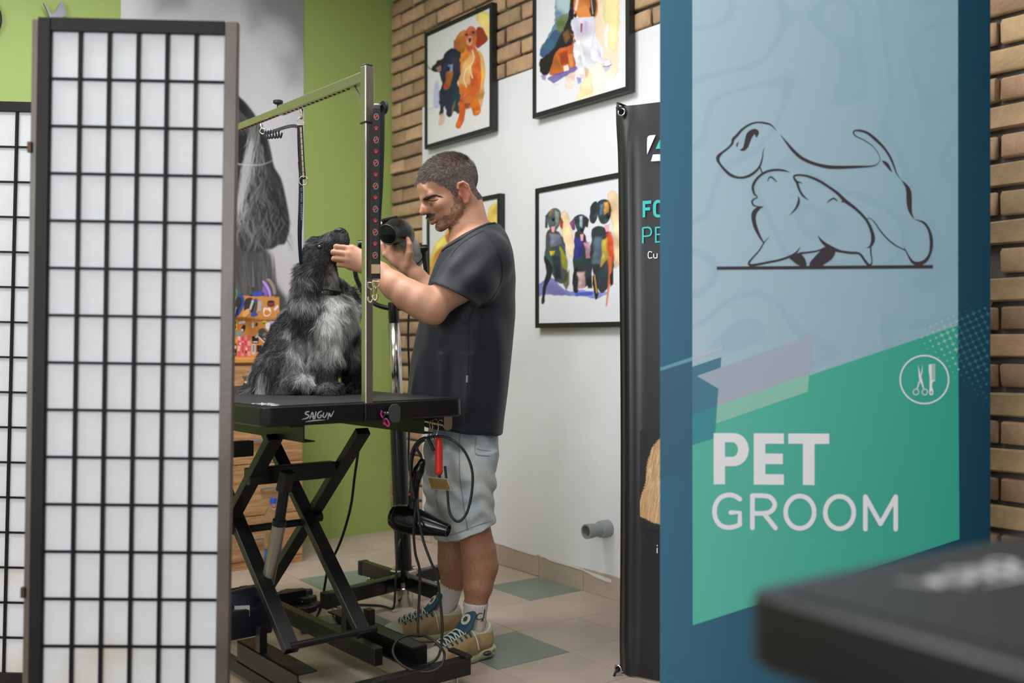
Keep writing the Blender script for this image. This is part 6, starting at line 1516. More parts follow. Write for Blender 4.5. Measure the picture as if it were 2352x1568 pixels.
# ------------------------------------------------------------ hair as thin tapering blades, one mesh
def strands(name, root_p, dirs, length, width, colr, m_, parent, nseg=4, gravity=0.0, curl=0.0, curlf=60.0, seed=0, lift=None, norm=None, label=None, kind='stuff'):
    """blades from root_p along dirs (n,3); they sag by gravity and wave by curl"""
    r = np.random.default_rng(seed); n = len(root_p); d = dirs / (np.linalg.norm(dirs, axis=1, keepdims=True) + 1e-9)
    view = np.array([0, -1.0, 0.15]); side = np.cross(d, np.tile(view, (n, 1))); side /= np.linalg.norm(side, axis=1, keepdims=True) + 1e-9
    side = side + r.normal(0, .35, (n, 3)); side -= d * (side * d).sum(1, keepdims=True); side /= np.linalg.norm(side, axis=1, keepdims=True) + 1e-9
    pts = [root_p]; p = root_p.copy(); dd = d.copy(); L = length[:, None] / nseg
    ph = vnoise(root_p, 38, seed + 3, 2) * 6.0
    for s_ in range(nseg):
        dd = dd + np.array([0, 0, -1.0]) * gravity
        if curl: 
            w_ = np.sin(ph + curlf * length * (s_ + 1) / nseg)[:, None]
            dd = dd + side * w_ * curl
        dd /= np.linalg.norm(dd, axis=1, keepdims=True) + 1e-9
        p = p + dd * L; pts.append(p)
    V = []; 
    for s_, q in enumerate(pts):
        wv = (width * (1.0 if s_ == 0 else (1 - (s_ / nseg) ** 1.6 * .9)))[:, None] / 2
        V += [q - side * wv, q + side * wv]
    V = np.stack(V, 1); m = 2 * (nseg + 1)
    base_i = np.arange(n)[:, None] * m
    F_ = np.concatenate([base_i + np.array([2 * s_, 2 * s_ + 1, 2 * s_ + 3, 2 * s_ + 2]) for s_ in range(nseg)], 0)
    C = np.repeat(colr[:, None, :], m, 1)
    o = np_mesh(name, V.reshape(-1, 3), F_, m_, parent, True, C.reshape(-1, 3), label=label, kind=kind)
    return o
def sample_surface(V, Fq, n, seed=0, weight=None):
    r = np.random.default_rng(seed); a, b, c, d = (V[Fq[:, k]] for k in range(4))
    ar = np.linalg.norm(np.cross(c - a, d - b), axis=1) / 2
    if weight is not None: ar = ar * weight
    fi = r.choice(len(Fq), n, p=ar / ar.sum()); u, v = r.random((2, n))[..., None]
    p = (a[fi] * (1 - u) + b[fi] * u) * (1 - v) + (d[fi] * (1 - u) + c[fi] * u) * v
    N = np.cross(c - a, d - b); N /= np.linalg.norm(N, axis=1, keepdims=True) + 1e-12
    return p, N[fi], fi
def img(p): return CX + F * p[:, 0] / p[:, 1], CY - F * (p[:, 2] - H) / p[:, 1]
def in_poly(x, y, poly):
    ins = np.zeros(x.shape, bool); q = np.array(poly, float)
    for i in range(len(q)):
        ax, ay = q[i]; bx, by = q[(i + 1) % len(q)]
        ins ^= ((ay > y) != (by > y)) & (x < (bx - ax) * (y - ay) / (by - ay + 1e-12) + ax)
    return ins
def blob(x, y, cx, cy, rx, ry): return np.exp(-(((x - cx) / rx) ** 2 + ((y - cy) / ry) ** 2))

m_fur = mat('dog_fur', (.1, .1, .1), .5, attr=True, spec=.35)
m_dskin = mat('dog_undercoat', (.03, .03, .03), .8, attr=True)
dbase = P(690, 905, 3.33); dbase.z = TZ + .003
dog = thing('cocker_spaniel', 'black and grey roan spaniel sitting on the grooming table, muzzle raised', 'dog', M=Matrix.Translation(dbase))
h_ = .0045
sd = SDF((-.93, 3.08, TZ + .002), (-.43, 3.58, 1.47), h_)
p3 = lambda x, y, d: np.array(P(x, y, d))
def E3(x, y, d, r, k=.02, rot=None): sd.ell(p3(x, y, d), r, rot, k)
# trunk
sd.chain([p3(662, 842, 3.37), p3(700, 785, 3.37), p3(738, 735, 3.36), p3(752, 708, 3.355)], [.098, .104, .095, .066], .03)
E3(672, 858, 3.37, (.125, .115, .075), .03)
E3(655, 852, 3.30, (.092, .06, .085), .02); E3(690, 880, 3.27, (.075, .045, .035), .02)      # near thigh and hind foot
E3(670, 858, 3.45, (.09, .06, .08), .02)
E3(765, 742, 3.335, (.066, .085, .088), .03)                                                     # chest
# front legs
sd.chain([p3(745, 765, 3.29), p3(748, 830, 3.275), p3(751, 880, 3.265)], [.056, .044, .035], .02)
E3(757, 893, 3.235, (.040, .048, .022), .012)
for k in range(3): sd.cap(p3(746 + k * 9, 896, 3.215), p3(746 + k * 9, 902, 3.193), .011, .009, .005)
sd.chain([p3(792, 770, 3.38), p3(803, 830, 3.39), p3(810, 875, 3.40)], [.048, .038, .031], .02)
E3(819, 890, 3.39, (.034, .045, .021), .012)
for k in range(3): sd.cap(p3(812 + k * 8, 892, 3.36), p3(813 + k * 8, 897, 3.345), .010, .008, .005)
# neck, head, muzzle
sd.chain([p3(750, 712, 3.355), p3(742, 655, 3.345), p3(734, 600, 3.335)], [.068, .051, .055], .02)
E3(731, 582, 3.335, (.050, .054, .050), .02)
sd.chain([p3(742, 570, 3.325), p3(765, 556, 3.31), p3(783, 542, 3.30)], [.042, .033, .0255], .015)
sd.cap(p3(770, 566, 3.31), p3(791, 556, 3.30), .024, .017, .015)                           # lower jaw and flews
E3(781, 533, 3.295, (.017, .018, .014), .006)
E3(752, 556, 3.288, (.014, .012, .012), .01)                                                 # brow
sd.ell(p3(735, 567, 3.272), (.011, .010, .010), None, .006, 'sub')
# ears: leathers hanging, flattened across
sd.chain([p3(706, 600, 3.29), p3(699, 655, 3.275), p3(697, 705, 3.265), p3(703, 735, 3.265)], [.022, .034, .042, .034], .008, flat=((0, 1, 0), .45))
sd.chain([p3(781, 646, 3.40), p3(803, 676, 3.42), p3(817, 702, 3.42)], [.014, .022, .018], .008, flat=((0, 1, 0), .5))
# tail
sd.chain([p3(612, 872, 3.36), p3(588, 893, 3.33), p3(572, 901, 3.30)], [.04, .026, .014], .02)
sd.half((0, 0, TZ + .004), (0, 0, -1))
V, Fq = sd.mesh(); V = smooth_mesh(V, Fq, 2); N = vnormals(V, Fq)
X, Y = img(V)
def light_share(x, y, p):
    """share of pale hairs over the coat"""
    f = np.where(y < 640, .025, .06)
    f = np.maximum(f, 1.0 * blob(x, y, 774, 714, 42, 54)); f = np.maximum(f, .8 * blob(x, y, 766, 632, 13, 34)); f = np.maximum(f, .9 * blob(x, y, 806, 700, 14, 30))
    f = np.maximum(f, .72 * blob(x, y, 775, 788, 46, 46)); f = np.maximum(f, .55 * blob(x, y, 705, 800, 38, 46))
    f = np.maximum(f, .50 * blob(x, y, 705, 858, 44, 34)); f = np.maximum(f, 1.0 * blob(x, y, 609, 874, 13, 30)); f = np.maximum(f, .55 * blob(x, y, 640, 895, 50, 14))
    f = np.maximum(f, .8 * blob(x, y, 666, 764, 9, 14)); f = np.maximum(f, .55 * blob(x, y, 580, 842, 9, 26)); f = np.maximum(f, .38 * blob(x, y, 690, 668, 24, 32))
    f = np.maximum(f, .32 * blob(x, y, 755, 545, 7, 20)); f = np.maximum(f, .5 * blob(x, y, 712, 556, 12, 8)); f = np.maximum(f, .12 * blob(x, y, 780, 548, 14, 16))
    f = f * (1 - .95 * blob(x, y, 636, 785, 30, 52)) * (1 - .9 * blob(x, y, 728, 590, 28, 32)) * (1 - .8 * blob(x, y, 785, 868, 60, 30)) * (1 - .8 * blob(x, y, 628, 840, 22, 24)) * (1 - .7 * blob(x, y, 695, 735, 34, 16)) * (1 - .5 * blob(x, y, 745, 825, 16, 40))
    return np.clip(f, .02, 1)
NS = 120000
wt = np.ones(len(Fq)); fcen = V[Fq].mean(1); fx, fy = img(fcen)
fn_ = np.cross(V[Fq[:, 2]] - V[Fq[:, 0]], V[Fq[:, 3]] - V[Fq[:, 1]]); wt *= np.where(fn_[:, 1] < 0, 1.0, .45); wt *= np.where((fy < 640), 1.5, 1.0)
p, n, fi = sample_surface(V, Fq, NS, 4, wt); x, y = img(p)
# which way the coat lies
down = np.tile(np.array([0, 0, -1.0]), (NS, 1)); flow = down.copy()
back = blob(x, y, 645, 790, 60, 70)[:, None]; flow = flow + back * np.array([-.55, 0, -.3])
chest = blob(x, y, 790, 730, 50, 60)[:, None]; flow = flow + chest * np.array([.15, -.1, 0])
tail = blob(x, y, 590, 875, 40, 36)[:, None]; flow = flow * (1 - tail * .8) + tail * np.array([-.85, -.25, -.55])
hd = ((y < 625) & (x > 690))[:, None] * 1.0; mdir = np.array([-.80, .1, -.45]); flow = flow * (1 - hd) + hd * mdir
rear = blob(x, y, 812, 690, 26, 34)[:, None] * (p[:, 1] > 3.39)[:, None]; flow = flow * (1 - rear) + rear * np.array([.75, .1, -.55])
cl = np.stack([vnoise(p, 26, 11 + k, 2) for k in range(3)], 1); flow = flow + cl * np.array([.55, .35, .25]) * (1 - hd * .6)
flow = flow - n * (flow * n).sum(1, keepdims=True)
flow /= np.linalg.norm(flow, axis=1, keepdims=True) + 1e-9
lift = np.full(NS, .30); L = np.full(NS, .026)
L = np.where(y < 632, .011, L); L = np.where((y < 562) & (x > 745), .0055, L)
earN = in_poly(x, y, [(690, 600), (715, 600), (735, 700), (735, 745), (680, 750), (664, 700)]) & (p[:, 1] < 3.30)
L = np.where(earN, .040, L); L = np.where(in_poly(x, y, [(735, 660), (820, 660), (820, 840), (735, 800)]), .042, L)
L = np.where(in_poly(x, y, [(660, 790), (760, 790), (760, 890), (640, 900)]), .036, L); L = np.where(tail[:, 0] > .35, .062, L)
L = np.where(rear[:, 0] > .3, .055, L); L = np.where(blob(x, y, 722, 552, 22, 10) > .4, .022, L); lift = np.where(blob(x, y, 722, 552, 22, 10) > .4, .9, lift)
L = np.where(y > 880, np.minimum(L, .02), L); L = np.where((y > 880) & (tail[:, 0] > .3), .05, L); lift = np.where((y < 562) & (x > 745), .12, lift)
r_ = np.random.default_rng(9); L = np.where((y > 636) & (y < 674) & (x > 738), .009, L); L = L * r_.uniform(.65, 1.25, NS)
dirs = flow + n * (lift * .42 * r_.uniform(.5, 1.4, NS))[:, None] + r_.normal(0, .045, (NS, 3))
lock = vnoise(p * np.array([1, 1, .5]), 42, 31, 3)
def mixv(x, y, p, lk): 
    f = light_share(x, y, p); return np.clip(f * 1.08 + lk * .85 * np.sqrt(f) * (1.05 - .55 * f) - .05, 0, 1)
mixs = np.clip(mixv(x, y, p, lock) + r_.normal(0, .09, NS), 0, 1)[:, None] ** 1.1
lightc = np.tile(np.array(lin('#fbf9f6')), (NS, 1)); tan_ = blob(x, y, 768, 625, 13, 36)[:, None] * .6; lightc = lightc * (1 - tan_) + np.array(lin('#bfa88c')) * tan_
darkc = np.array(lin('#151517')) * r_.uniform(.6, 1.7, NS)[:, None]
colr = darkc + (lightc * r_.uniform(.8, 1.1, NS)[:, None] - darkc) * mixs
wv_ = np.where(y < 632, .0009, .00115)
curl = .26
q = (y < 632)
strands('coat', p[~q], dirs[~q], L[~q], wv_[~q], colr[~q], m_fur, dog, 5, .05, curl, 95.0, 5)
strands('head_hair', p[q], dirs[q], L[q], wv_[q], colr[q], m_fur, dog, 3, .05, .08, 60.0, 6)
# long guard hairs blown off the far ear and the crown
g = rear[:, 0] > .35; gp2 = p[g][:260]; rg = np.random.default_rng(3)
strands('ear_fringe', gp2, np.tile(np.array([.8, .05, .1]), (len(gp2), 1)) + rg.normal(0, .35, (len(gp2), 3)), rg.uniform(.03, .075, len(gp2)), np.full(len(gp2), .0009), np.tile(np.array(lin('#242327')), (len(gp2), 1)), m_fur, dog, 5, .05, .1, 60, 8)
lkV = vnoise(V * np.array([1, 1, .5]), 42, 31, 3); mv_ = mixv(X, Y, V, lkV)[:, None] ** 1.25 * .6
np_mesh('body', V, Fq, m_dskin, dog, True, np.array(lin('#121213')) * (1 - mv_) + np.array(lin('#c5c2be')) * mv_)
# eyes, nose, collar
m_eye = mat('dark_eye', '#0a0807', .04, coat=1.0)
MB().ell(P(734.5, 567.5, 3.284), (.0092, .0085, .0078), 16, 10).build('eye', m_eye, dog, smooth=True)
MB().ell(P(758, 560, 3.345), .0085, 16, 10).build('eye', m_eye, dog, smooth=True)
sn = SDF(tuple(P(781, 531, 3.29) - Vector((.03, .03, .03))), tuple(P(781, 531, 3.29) + Vector((.03, .03, .03))), .0013)
sn.ell(p3(779, 530.5, 3.287), (.0165, .013, .0105), None, .004).ell(p3(786, 535, 3.287), (.009, .01, .009), None, .006)
for dx in (-5, 5): sn.ell(p3(779 + dx, 530, 3.273), (.0032, .005, .0028), None, .002, 'sub')
vn, fn2 = sn.mesh(); np_mesh('nose', vn, fn2, mat('dog_nose', '#121113', .28, bump=.3, bscale=900), dog)
cpts = []
for k in range(36):
    t = 2 * math.pi * k / 36; c0 = P(746, 671, 3.352); cpts.append(c0 + Vector((.050 * math.cos(t), .062 * math.sin(t), .006 * math.cos(t) * -1)))
vs = []
for k, c0 in enumerate(cpts):
    o_ = (c0 - P(746, 671, 3.352)).normalized()
    for dz, dr_ in ((-.0085, 0), (.0085, 0), (.0085, .003), (-.0085, .003)): vs.append(c0 + Vector((0, 0, dz)) + o_ * (dr_ + .012))
fs = [(i * 4 + a_, i * 4 + (a_ + 1) % 4, ((i + 1) % 36) * 4 + (a_ + 1) % 4, ((i + 1) % 36) * 4 + a_) for i in range(36) for a_ in range(4)]
col_ = MB().add(vs, fs).build('collar', mat('black_collar', '#151619', .6), dog)
# worn lettering on the collar, following its curve
mbc = MB()
def on_collar(x, y):
    c0 = P(746, 671, 3.352); a_ = (x - 746) / F * 3.26; rr = .0630; a_ = max(-.058, min(.058, a_)); return Vector((c0.x + a_, c0.y - math.sqrt(max(rr * rr - a_ * a_, 1e-6)) / rr * .0768, H - (y - CY) / F * 3.27))
GLY = {'W': [[(0, 0), (.2, 1), (.5, .3), (.8, 1), (1, 0)]], 'T': [[(0, 0), (1, 0)], [(.5, 0), (.5, 1)]], 'E': [[(1, 0), (0, 0), (0, 1), (1, 1)], [(0, .5), (.8, .5)]], 'C': [[(1, .1), (.2, 0), (0, .5), (.2, 1), (1, .9)]], 'H': [[(0, 0), (0, 1)], [(1, 0), (1, 1)], [(0, .5), (1, .5)]]}
for i, ch_ in enumerate('WTECH'):
    for st_ in GLY[ch_]:
        pts = [(749 + i * 4.6 + u * 3.4, 667.5 + i * .25 + v * 6) for u, v in st_]
        for a_, b_ in zip(pts[:-1], pts[1:]):
            mbc.tube([on_collar(*a_), on_collar(*b_)], .0006, 4, caps=False)
mbc.build('collar_lettering', mat('print_worn', '#a8a493', .6), col_, kind='stuff', fix=False)
# ------------------------------------------------------------ the groomer
man = thing('person', 'man with cropped grey hair in a dark T-shirt and pale denim shorts, drying the dog', 'person', M=Matrix.Translation(Fl(1060, 1495)))
DB = 3.43                                              # depth of the middle of the body
def Xd(px, d=DB): return (px - CX) / F * d
def Zd(py, d=DB): return H - (py - CY) / F * d
A3 = lambda px, py, d: np.array(P(px, py, d))
def loft(s, rows, d, k=.02, zlo=None, zhi=None, pw=2.2, op='add'):
    """elliptic sections: rows of (photo y, left px, right px, half depth, depth offset)"""
    rows = sorted(rows, key=lambda q: -q[0]); z = np.array([Zd(q[0], d) for q in rows]); xa = np.array([Xd(q[1], d) for q in rows]); xb = np.array([Xd(q[2], d) for q in rows])
    ay = np.array([q[3] for q in rows]); oy = np.array([q[4] if len(q) > 4 else 0 for q in rows])
    wn = s._win((xa.min() - .06, d - ay.max() - .08, z.min() - .05), (xb.max() + .06, d + ay.max() + .08, z.max() + .05)); sl, x, y, zz = wn
    zf = zz.ravel(); cx = np.interp(zf, z, (xa + xb) / 2)[None, None, :]; ax = np.interp(zf, z, (xb - xa) / 2)[None, None, :]; by = np.interp(zf, z, ay)[None, None, :]; cy = d + np.interp(zf, z, oy)[None, None, :]
    q = (np.abs((x - cx) / ax) ** pw + np.abs((y - cy) / by) ** pw + 1e-9) ** (1 / pw)
    nd = (q - 1) * np.minimum(ax, by); nd = np.maximum(nd, np.maximum(zz - z.max(), z.min() - zz))
    s._mix(sl, nd.astype(np.float32), k, op); return s
# head frame: face turned to the dog, a little towards the room, chin lowered
PSI, THE = math.radians(18), math.radians(25); HS = 1.08e-3
hf = np.array([-math.cos(PSI) * math.cos(THE), -math.sin(PSI) * math.cos(THE), -math.sin(THE)])
hu = np.array([-math.cos(PSI) * math.sin(THE), -math.sin(PSI) * math.sin(THE), math.cos(THE)])
hl = np.array([math.sin(PSI), -math.cos(PSI), 0.0]); HROT = np.stack([hf, hl, hu], 1)
EAR = A3(1065, 443, 3.35)
HC = EAR - (hf * -10 + hl * 76 + hu * 2) * HS
def HL(f, u, l): return HC + (hf * f + hu * u + hl * l) * HS
hs = .0032
bd = SDF((-.62, 3.02, .08), (.05, 3.86, 1.78), hs)
def he(f, u, l, rf, rl, ru, k=10, op='add'): bd.ell(HL(f, u, l), np.array([rf, rl, ru]) * HS, HROT, k * HS, op)
def hcap(a, b, ra, rb=None, k=8, op='add'): bd.cap(HL(*a), HL(*b), ra * HS, (rb if rb else ra) * HS, k * HS, op)
# neck and trunk (under the clothes)
bd.cap(HL(-30, -34, 0), A3(1086, 545, DB), .054, .066, .03); bd.cap(HL(-10, -62, 0), A3(1062, 560, 3.42), .040, .050, .03)
loft(bd, [(520, 1065, 1135, .07), (545, 1045, 1155, .13), (570, 1035, 1164, .17), (600, 1012, 1168, .185), (680, 990, 1168, .18), (800, 975, 1160, .165), (900, 968, 1148, .155), (985, 1000, 1130, .128), (1070, 1005, 1122, .14)], DB, .02)
# head
he(-3, 60, 0, 97, 77, 82, 0); he(42, -4, 0, 54, 57, 66, 26)
for s_ in (-1, 1):
    hcap((12, -34, 51 * s_), (74, -62, 18 * s_), 13, 15, 14); he(54, 0, 43 * s_, 32, 23, 22, 14); he(38, -28, 39 * s_, 34, 20, 28, 14)
    he(-24, -6, 46 * s_, 38, 22, 36, 18)
he(83, -65, 0, 15, 21, 14, 12); he(89, -24, 0, 15, 24, 19, 12)
for s_ in (-1, 1): hcap((80, 37, 42 * s_), (93, 36, 10 * s_), 11, 11.5, 10)
he(88, 58, 0, 10, 46, 30, 14)
for s_ in (-1, 1): he(100, 19, 30 * s_, 14, 17, 9.5, 9, 'sub'); he(95, 18, 43 * s_, 14, 12, 8, 8, 'sub')
for s_ in (-1, 1): he(79, 18.5, 31 * s_, 14.5, 15.5, 14, 4)
hcap((94, 32, 0), (105, 14, 0), 8.5, 9.5, 7); hcap((105, 14, 0), (115, 0, 0), 9.5, 11.5, 6)
for s_ in (-1, 1): he(103, -4, 12.5 * s_, 11, 7.5, 9, 5); he(108, -12, 6.5 * s_, 5, 3.2, 5, 3, 'sub'); hcap((106, 8, 9 * s_), (95, 0, 16 * s_), 7, 7, 8)
for s_ in (-1, 1):
    hcap((95, -29, 22 * s_), (104, -26, 4 * s_), 5, 7.5, 5); hcap((93, -39, 18 * s_), (101, -41, 3 * s_), 5.5, 8, 5)
    hcap((106, -34, 0), (96, -34, 23 * s_), 2.2, 1.6, 2, 'sub'); hcap((100, 0, 23 * s_), (88, -28, 34 * s_), 2.2, 1.6, 8, 'sub')
# ears: plate, rim, bowl
for s_ in (-1, 1):
    he(-12, 4, 75 * s_, 19, 7, 31, 5); rim = [(-2, 8, 75), (2, 22, 80), (-6, 34, 83), (-20, 33, 86), (-29, 20, 87), (-29, 4, 85), (-22, -12, 81), (-12, -24, 77), (-2, -27, 74)]
    for a_, b_ in zip(rim[:-1], rim[1:]): hcap((a_[0], a_[1], a_[2] * s_), (b_[0], b_[1], b_[2] * s_), 4.4, 4.4, 3)
    he(-7, -24, 74 * s_, 9, 5, 9, 5); he(-9, 8, 85 * s_, 8, 7, 17, 3, 'sub'); he(-12, 20, 86 * s_, 10, 5, 8, 3, 'sub'); hcap((4, 2, 77 * s_), (2, -6, 76 * s_), 5, 4, 3)
# near (left) arm
sh = A3(1112, 600, 3.28); elb = A3(990, 706, 3.14)
bd.cap(A3(1092, 590, 3.40), sh, .085, .072, .03); bd.chain([sh, A3(1050, 655, 3.20), elb], [.066, .056, .048], .02)
bd.cap(A3(1000, 722, 3.145), A3(985, 717, 3.14), .031, .028, .02)
bd.chain([elb, A3(968, 693, 3.145), A3(938, 678, 3.16), A3(906, 656, 3.18), A3(873, 628, 3.205), A3(848, 608, 3.225)], [.048, .0525, .0495, .043, .034, .031], .015)
# near hand, back of it to the room, fingers bent round the dog's chin
wr = A3(846, 607, 3.225)
KN = [(808, 571, 3.243), (803, 584, 3.235), (801.5, 597, 3.235), (803, 610, 3.242)]; PI_ = [(772, 566.5, 3.242), (765.5, 579, 3.236), (767, 594, 3.236), (778, 607.5, 3.242)]; TI = [(779, 572, 3.281), (774, 584, 3.284), (775, 597, 3.28), (786, 606, 3.278)]
for j, (kq, pq, tq) in enumerate(zip(KN, PI_, TI)):
    bd.cap(wr + np.array([0, 0, (1.5 - j) * .011]), A3(*kq), .0185, .0145, .012)
    bd.cap(A3(*kq), A3(*pq), .0104 - .0006 * (j == 3), .0094 - .0008 * (j == 3), .002); bd.cap(A3(*pq), A3(*tq), .0098 - .0008 * (j == 3), .0078, .002)
    bd.ell(A3(kq[0], kq[1], kq[2] - .006), .0105, None, .006)
bd.cap(A3(838, 592, 3.245), A3(812, 578, 3.272), .017, .0125, .012); bd.cap(A3(812, 578, 3.272), A3(787, 566, 3.288), .0118, .0085, .004)
# far (right) arm and hand behind the elbow nozzle
fsh = A3(1085, 600, 3.60); bd.cap(A3(1092, 590, 3.46), fsh, .085, .07, .03); fel = A3(1022, 705, 3.70)
bd.chain([fsh, A3(1055, 660, 3.65), fel], [.066, .056, .047], .02); bd.chain([fel, A3(990, 668, 3.71), A3(958, 634, 3.71), A3(938, 615, 3.705)], [.047, .044, .031, .027], .015)
fw = A3(937, 614, 3.705)
FK = [(905, 571, 3.735), (898, 573, 3.728), (891, 577, 3.72), (886, 584, 3.71)]; FP = [(899, 549, 3.765), (891, 550, 3.748), (884, 552, 3.732), (877.5, 562, 3.712)]; FT = [(903, 534, 3.775), (893, 531, 3.765), (882, 533, 3.752), (873.5, 545, 3.725)]
for j, (kq, pq, tq) in enumerate(zip(FK, FP, FT)):
    bd.cap(fw + np.array([(j - 1.5) * -.006, 0, (1.5 - j) * .006]), A3(*kq), .0185, .0145, .012); bd.cap(A3(*kq), A3(*pq), .0115, .0102, .003); bd.cap(A3(*pq), A3(*tq), .0098, .0078, .002)
bd.ell(A3(913, 596, 3.70), (.028, .014, .027), None, .012)
bd.cap(A3(934, 606, 3.692), A3(940, 582, 3.685), .019, .0155, .010); bd.cap(A3(940, 582, 3.685), A3(940.5, 562, 3.683), .0135, .0115, .004); bd.cap(A3(940.5, 562, 3.683), A3(936, 548, 3.690), .0115, .0085, .003)
# legs
LD, FD2 = 3.33, 3.55
bd.chain([A3(1062, 1050, 3.38), A3(1080, 1190, LD), A3(1092, 1230, LD)], [.078, .058, .050], .02)
bd.chain([A3(1092, 1225, LD), A3(1099, 1265, LD + .005), A3(1103, 1300, LD + .01), A3(1098, 1345, LD), A3(1093, 1385, LD), A3(1089, 1440, LD)], [.050, .0545, .057, .046, .034, .029], .02)
bd.chain([A3(1040, 1040, 3.5), A3(1037, 1190, FD2), A3(1041, 1240, FD2)], [.085, .058, .050], .03)
bd.chain([A3(1040, 1235, FD2), A3(1043, 1275, FD2), A3(1043, 1300, FD2), A3(1040, 1335, FD2), A3(1031, 1366, FD2), A3(1016, 1412, FD2)], [.050, .054, .052, .040, .032, .029], .02)
V, Fq = bd.mesh(); V = smooth_mesh(V, Fq, 2, .5)
hp = (V - HC) / HS; hF, hU, hLl = hp @ hf, hp @ hu, hp @ hl; inhead = (np.abs(hF) < 135) & (np.abs(hU) < 160) & (np.abs(hLl) < 100) & (V[:, 2] > 1.42)
sk = np.tile(np.array(lin('#c39175')), (len(V), 1))
def tint(m, c, a): 
    global sk
    a = np.clip(m * a, 0, 1)[:, None]; sk = sk * (1 - a) + np.array(lin(c)) * a
nz_ = vnoise(V, 30, 3, 3); sk *= (1 + .06 * nz_)[:, None]
X, Y = img(V)
tint(np.clip((Zd(1160) - V[:, 2]) / .05, 0, 1), '#9a6a50', .8)                            # darker, browner legs
tint(np.clip(vnoise(V * np.array([1, 1, .35]), 260, 9, 2), 0, 1) * (V[:, 2] < Zd(1210)), '#6b4836', .22)
def hb(f, u, l, rf, ru, rl): return np.exp(-(((hF - f) / rf) ** 2 + ((hU - u) / ru) ** 2 + ((np.abs(hLl) - l) / rl) ** 2)) * inhead
tint(hb(108, 3, 0, 18, 16, 16), '#b56c58', .7); tint(hb(66, -2, 42, 24, 18, 24), '#b57a60', .45); tint(hb(-12, 6, 80, 22, 34, 14), '#bd6248', .75)
tint(hb(-7, 4, 80, 9, 16, 9), '#7f4233', .7); tint(hb(88, 9, 30, 16, 5, 15), '#8a5644', .7); tint(hb(90, 24, 30, 14, 5, 18), '#8f5f4a', .5)  # eye socket shadow put into the colour; ear bowl and under-eye crease darkened too
BEARD = [(22, 4), (30, -14), (44, -30), (62, -40), (80, -42), (94, -48), (104, -60), (100, -84), (60, -86), (18, -62), (-2, -40), (2, -8), (12, 4)]
jit = 5 * vnoise(V, 90, 14, 2)
bden = np.clip(.62 + .5 * vnoise(V, 45, 15, 3), 0, 1) * (in_poly(hF + jit, hU + jit, BEARD) & inhead)
beard = bden; tint(bden, '#5b443a', .5)
tint(hb(97, -19, 12, 13, 7, 22), '#45332b', .8); tint(hb(100, -28, 0, 8, 4, 22), '#96584a', .8); tint(hb(99, -41, 0, 9, 6, 18), '#a26056', .8); tint(hb(102, -34, 0, 12, 2, 26), '#432420', .9)
m_skin = mat('skin', (.6, .4, .3), .5, attr=True, bump=.12, bscale=330, spec=.4, sss=.12)
# scalp and hairline
HAIR = [(93, 88), (84, 74), (74, 82), (58, 72), (48, 52), (36, 42), (24, 20), (16, -2), (8, -4), (6, 28), (-2, 40), (-26, 42), (-36, 20), (-40, -12), (-52, -34), (-96, -36), (-125, 40), (-70, 165), (70, 165), (110, 100)]
hj = 3.5 * vnoise(V, 110, 16, 2)
hairm = in_poly(hF + hj, hU + hj * .8, HAIR) & inhead & (V[:, 2] > 1.5)
tint(hairm * 1.0, '#5d5048', .8)
np_mesh('body', V, Fq, m_skin, man, True, sk)
N = vnormals(V, Fq)
# cropped hair
m_hair = mat('hair', (.2, .2, .2), .55, attr=True, spec=.3)
def grow(name, mask, n, ln, wd_, cols, seed, lean_, lift_, nseg=2, parent=man):
    fm = mask[Fq].all(1); Fs = Fq[fm]
    if not len(Fs): return
    p, nn, _ = sample_surface(V, Fs, n, seed); r = np.random.default_rng(seed); q = (p - HC) / HS; f, u = q @ hf, q @ hu
    d = lean_(f, u, q @ hl) if callable(lean_) else np.tile(lean_, (n, 1))
    d = d - nn * (d * nn).sum(1, keepdims=True); d = d / (np.linalg.norm(d, axis=1, keepdims=True) + 1e-9) + nn * lift_ + r.normal(0, .25, (n, 3))
    L = (ln(f, u) if callable(ln) else np.full(n, ln)) * r.uniform(.6, 1.2, n)
    c = np.array([lin(t) for t in cols])[r.integers(0, len(cols), n)] * r.uniform(.7, 1.2, (n, 1))
    if callable(wd_): pass
    strands(name, p, d, L, np.full(n, wd_), c, m_hair, parent, nseg, .0, .0, 0, seed)
def sstep(x, a, b): t = np.clip((x - a) / (b - a), 0, 1); return (t * t * (3 - 2 * t))
def comb(f, u, l):
    top = sstep(u, 60, 115)[:, None]; fr = sstep(f, 10, 70)[:, None]
    return top * (hf * .95 + hu * .15) + (1 - top) * (fr * (hf * .6 - hu * .7) + (1 - fr) * (-hu * 1.0 - hf * .25))
grow('cropped_hair', hairm, 26000, lambda f, u: .0052 + .0085 * sstep(u, 45, 105) + .002 * sstep(f, 50, 80), .0008, ('#4a3d35', '#5a4c42', '#6b5d53', '#94897f', '#50433a', '#7d7067'), 21, comb, .6)
side = hairm & (hU + 8 * vnoise(V, 60, 17, 2) < 66) & (hF < 60); grow('side_hair', side, 6500, .0046, .0007, ('#b5aea8', '#9a9089', '#7a6d64'), 22, comb, .4)
grow('beard', beard > .30, 3300, .0032, .0007, ('#3a2c25', '#54433a', '#8a7d73', '#46372f'), 23, lambda f, u, l: np.tile(-hu + hf * .2, (len(f), 1)), .5)
grow('moustache', (hb(99, -19, 10, 14, 8, 24) > .36), 1500, .0065, .0008, ('#32261f', '#4c3a2f', '#7a685a'), 24, lambda f, u, l: -hu + np.sign(l)[:, None] * hl * .6, .35)
legm = (V[:, 2] < Zd(1215)) & (V[:, 2] > Zd(1385))
grow('leg_hair', legm, 1900, .009, .0004, ('#4a3327', '#5f4636'), 26, np.array([0, 0, -1.0]), .22, 3)
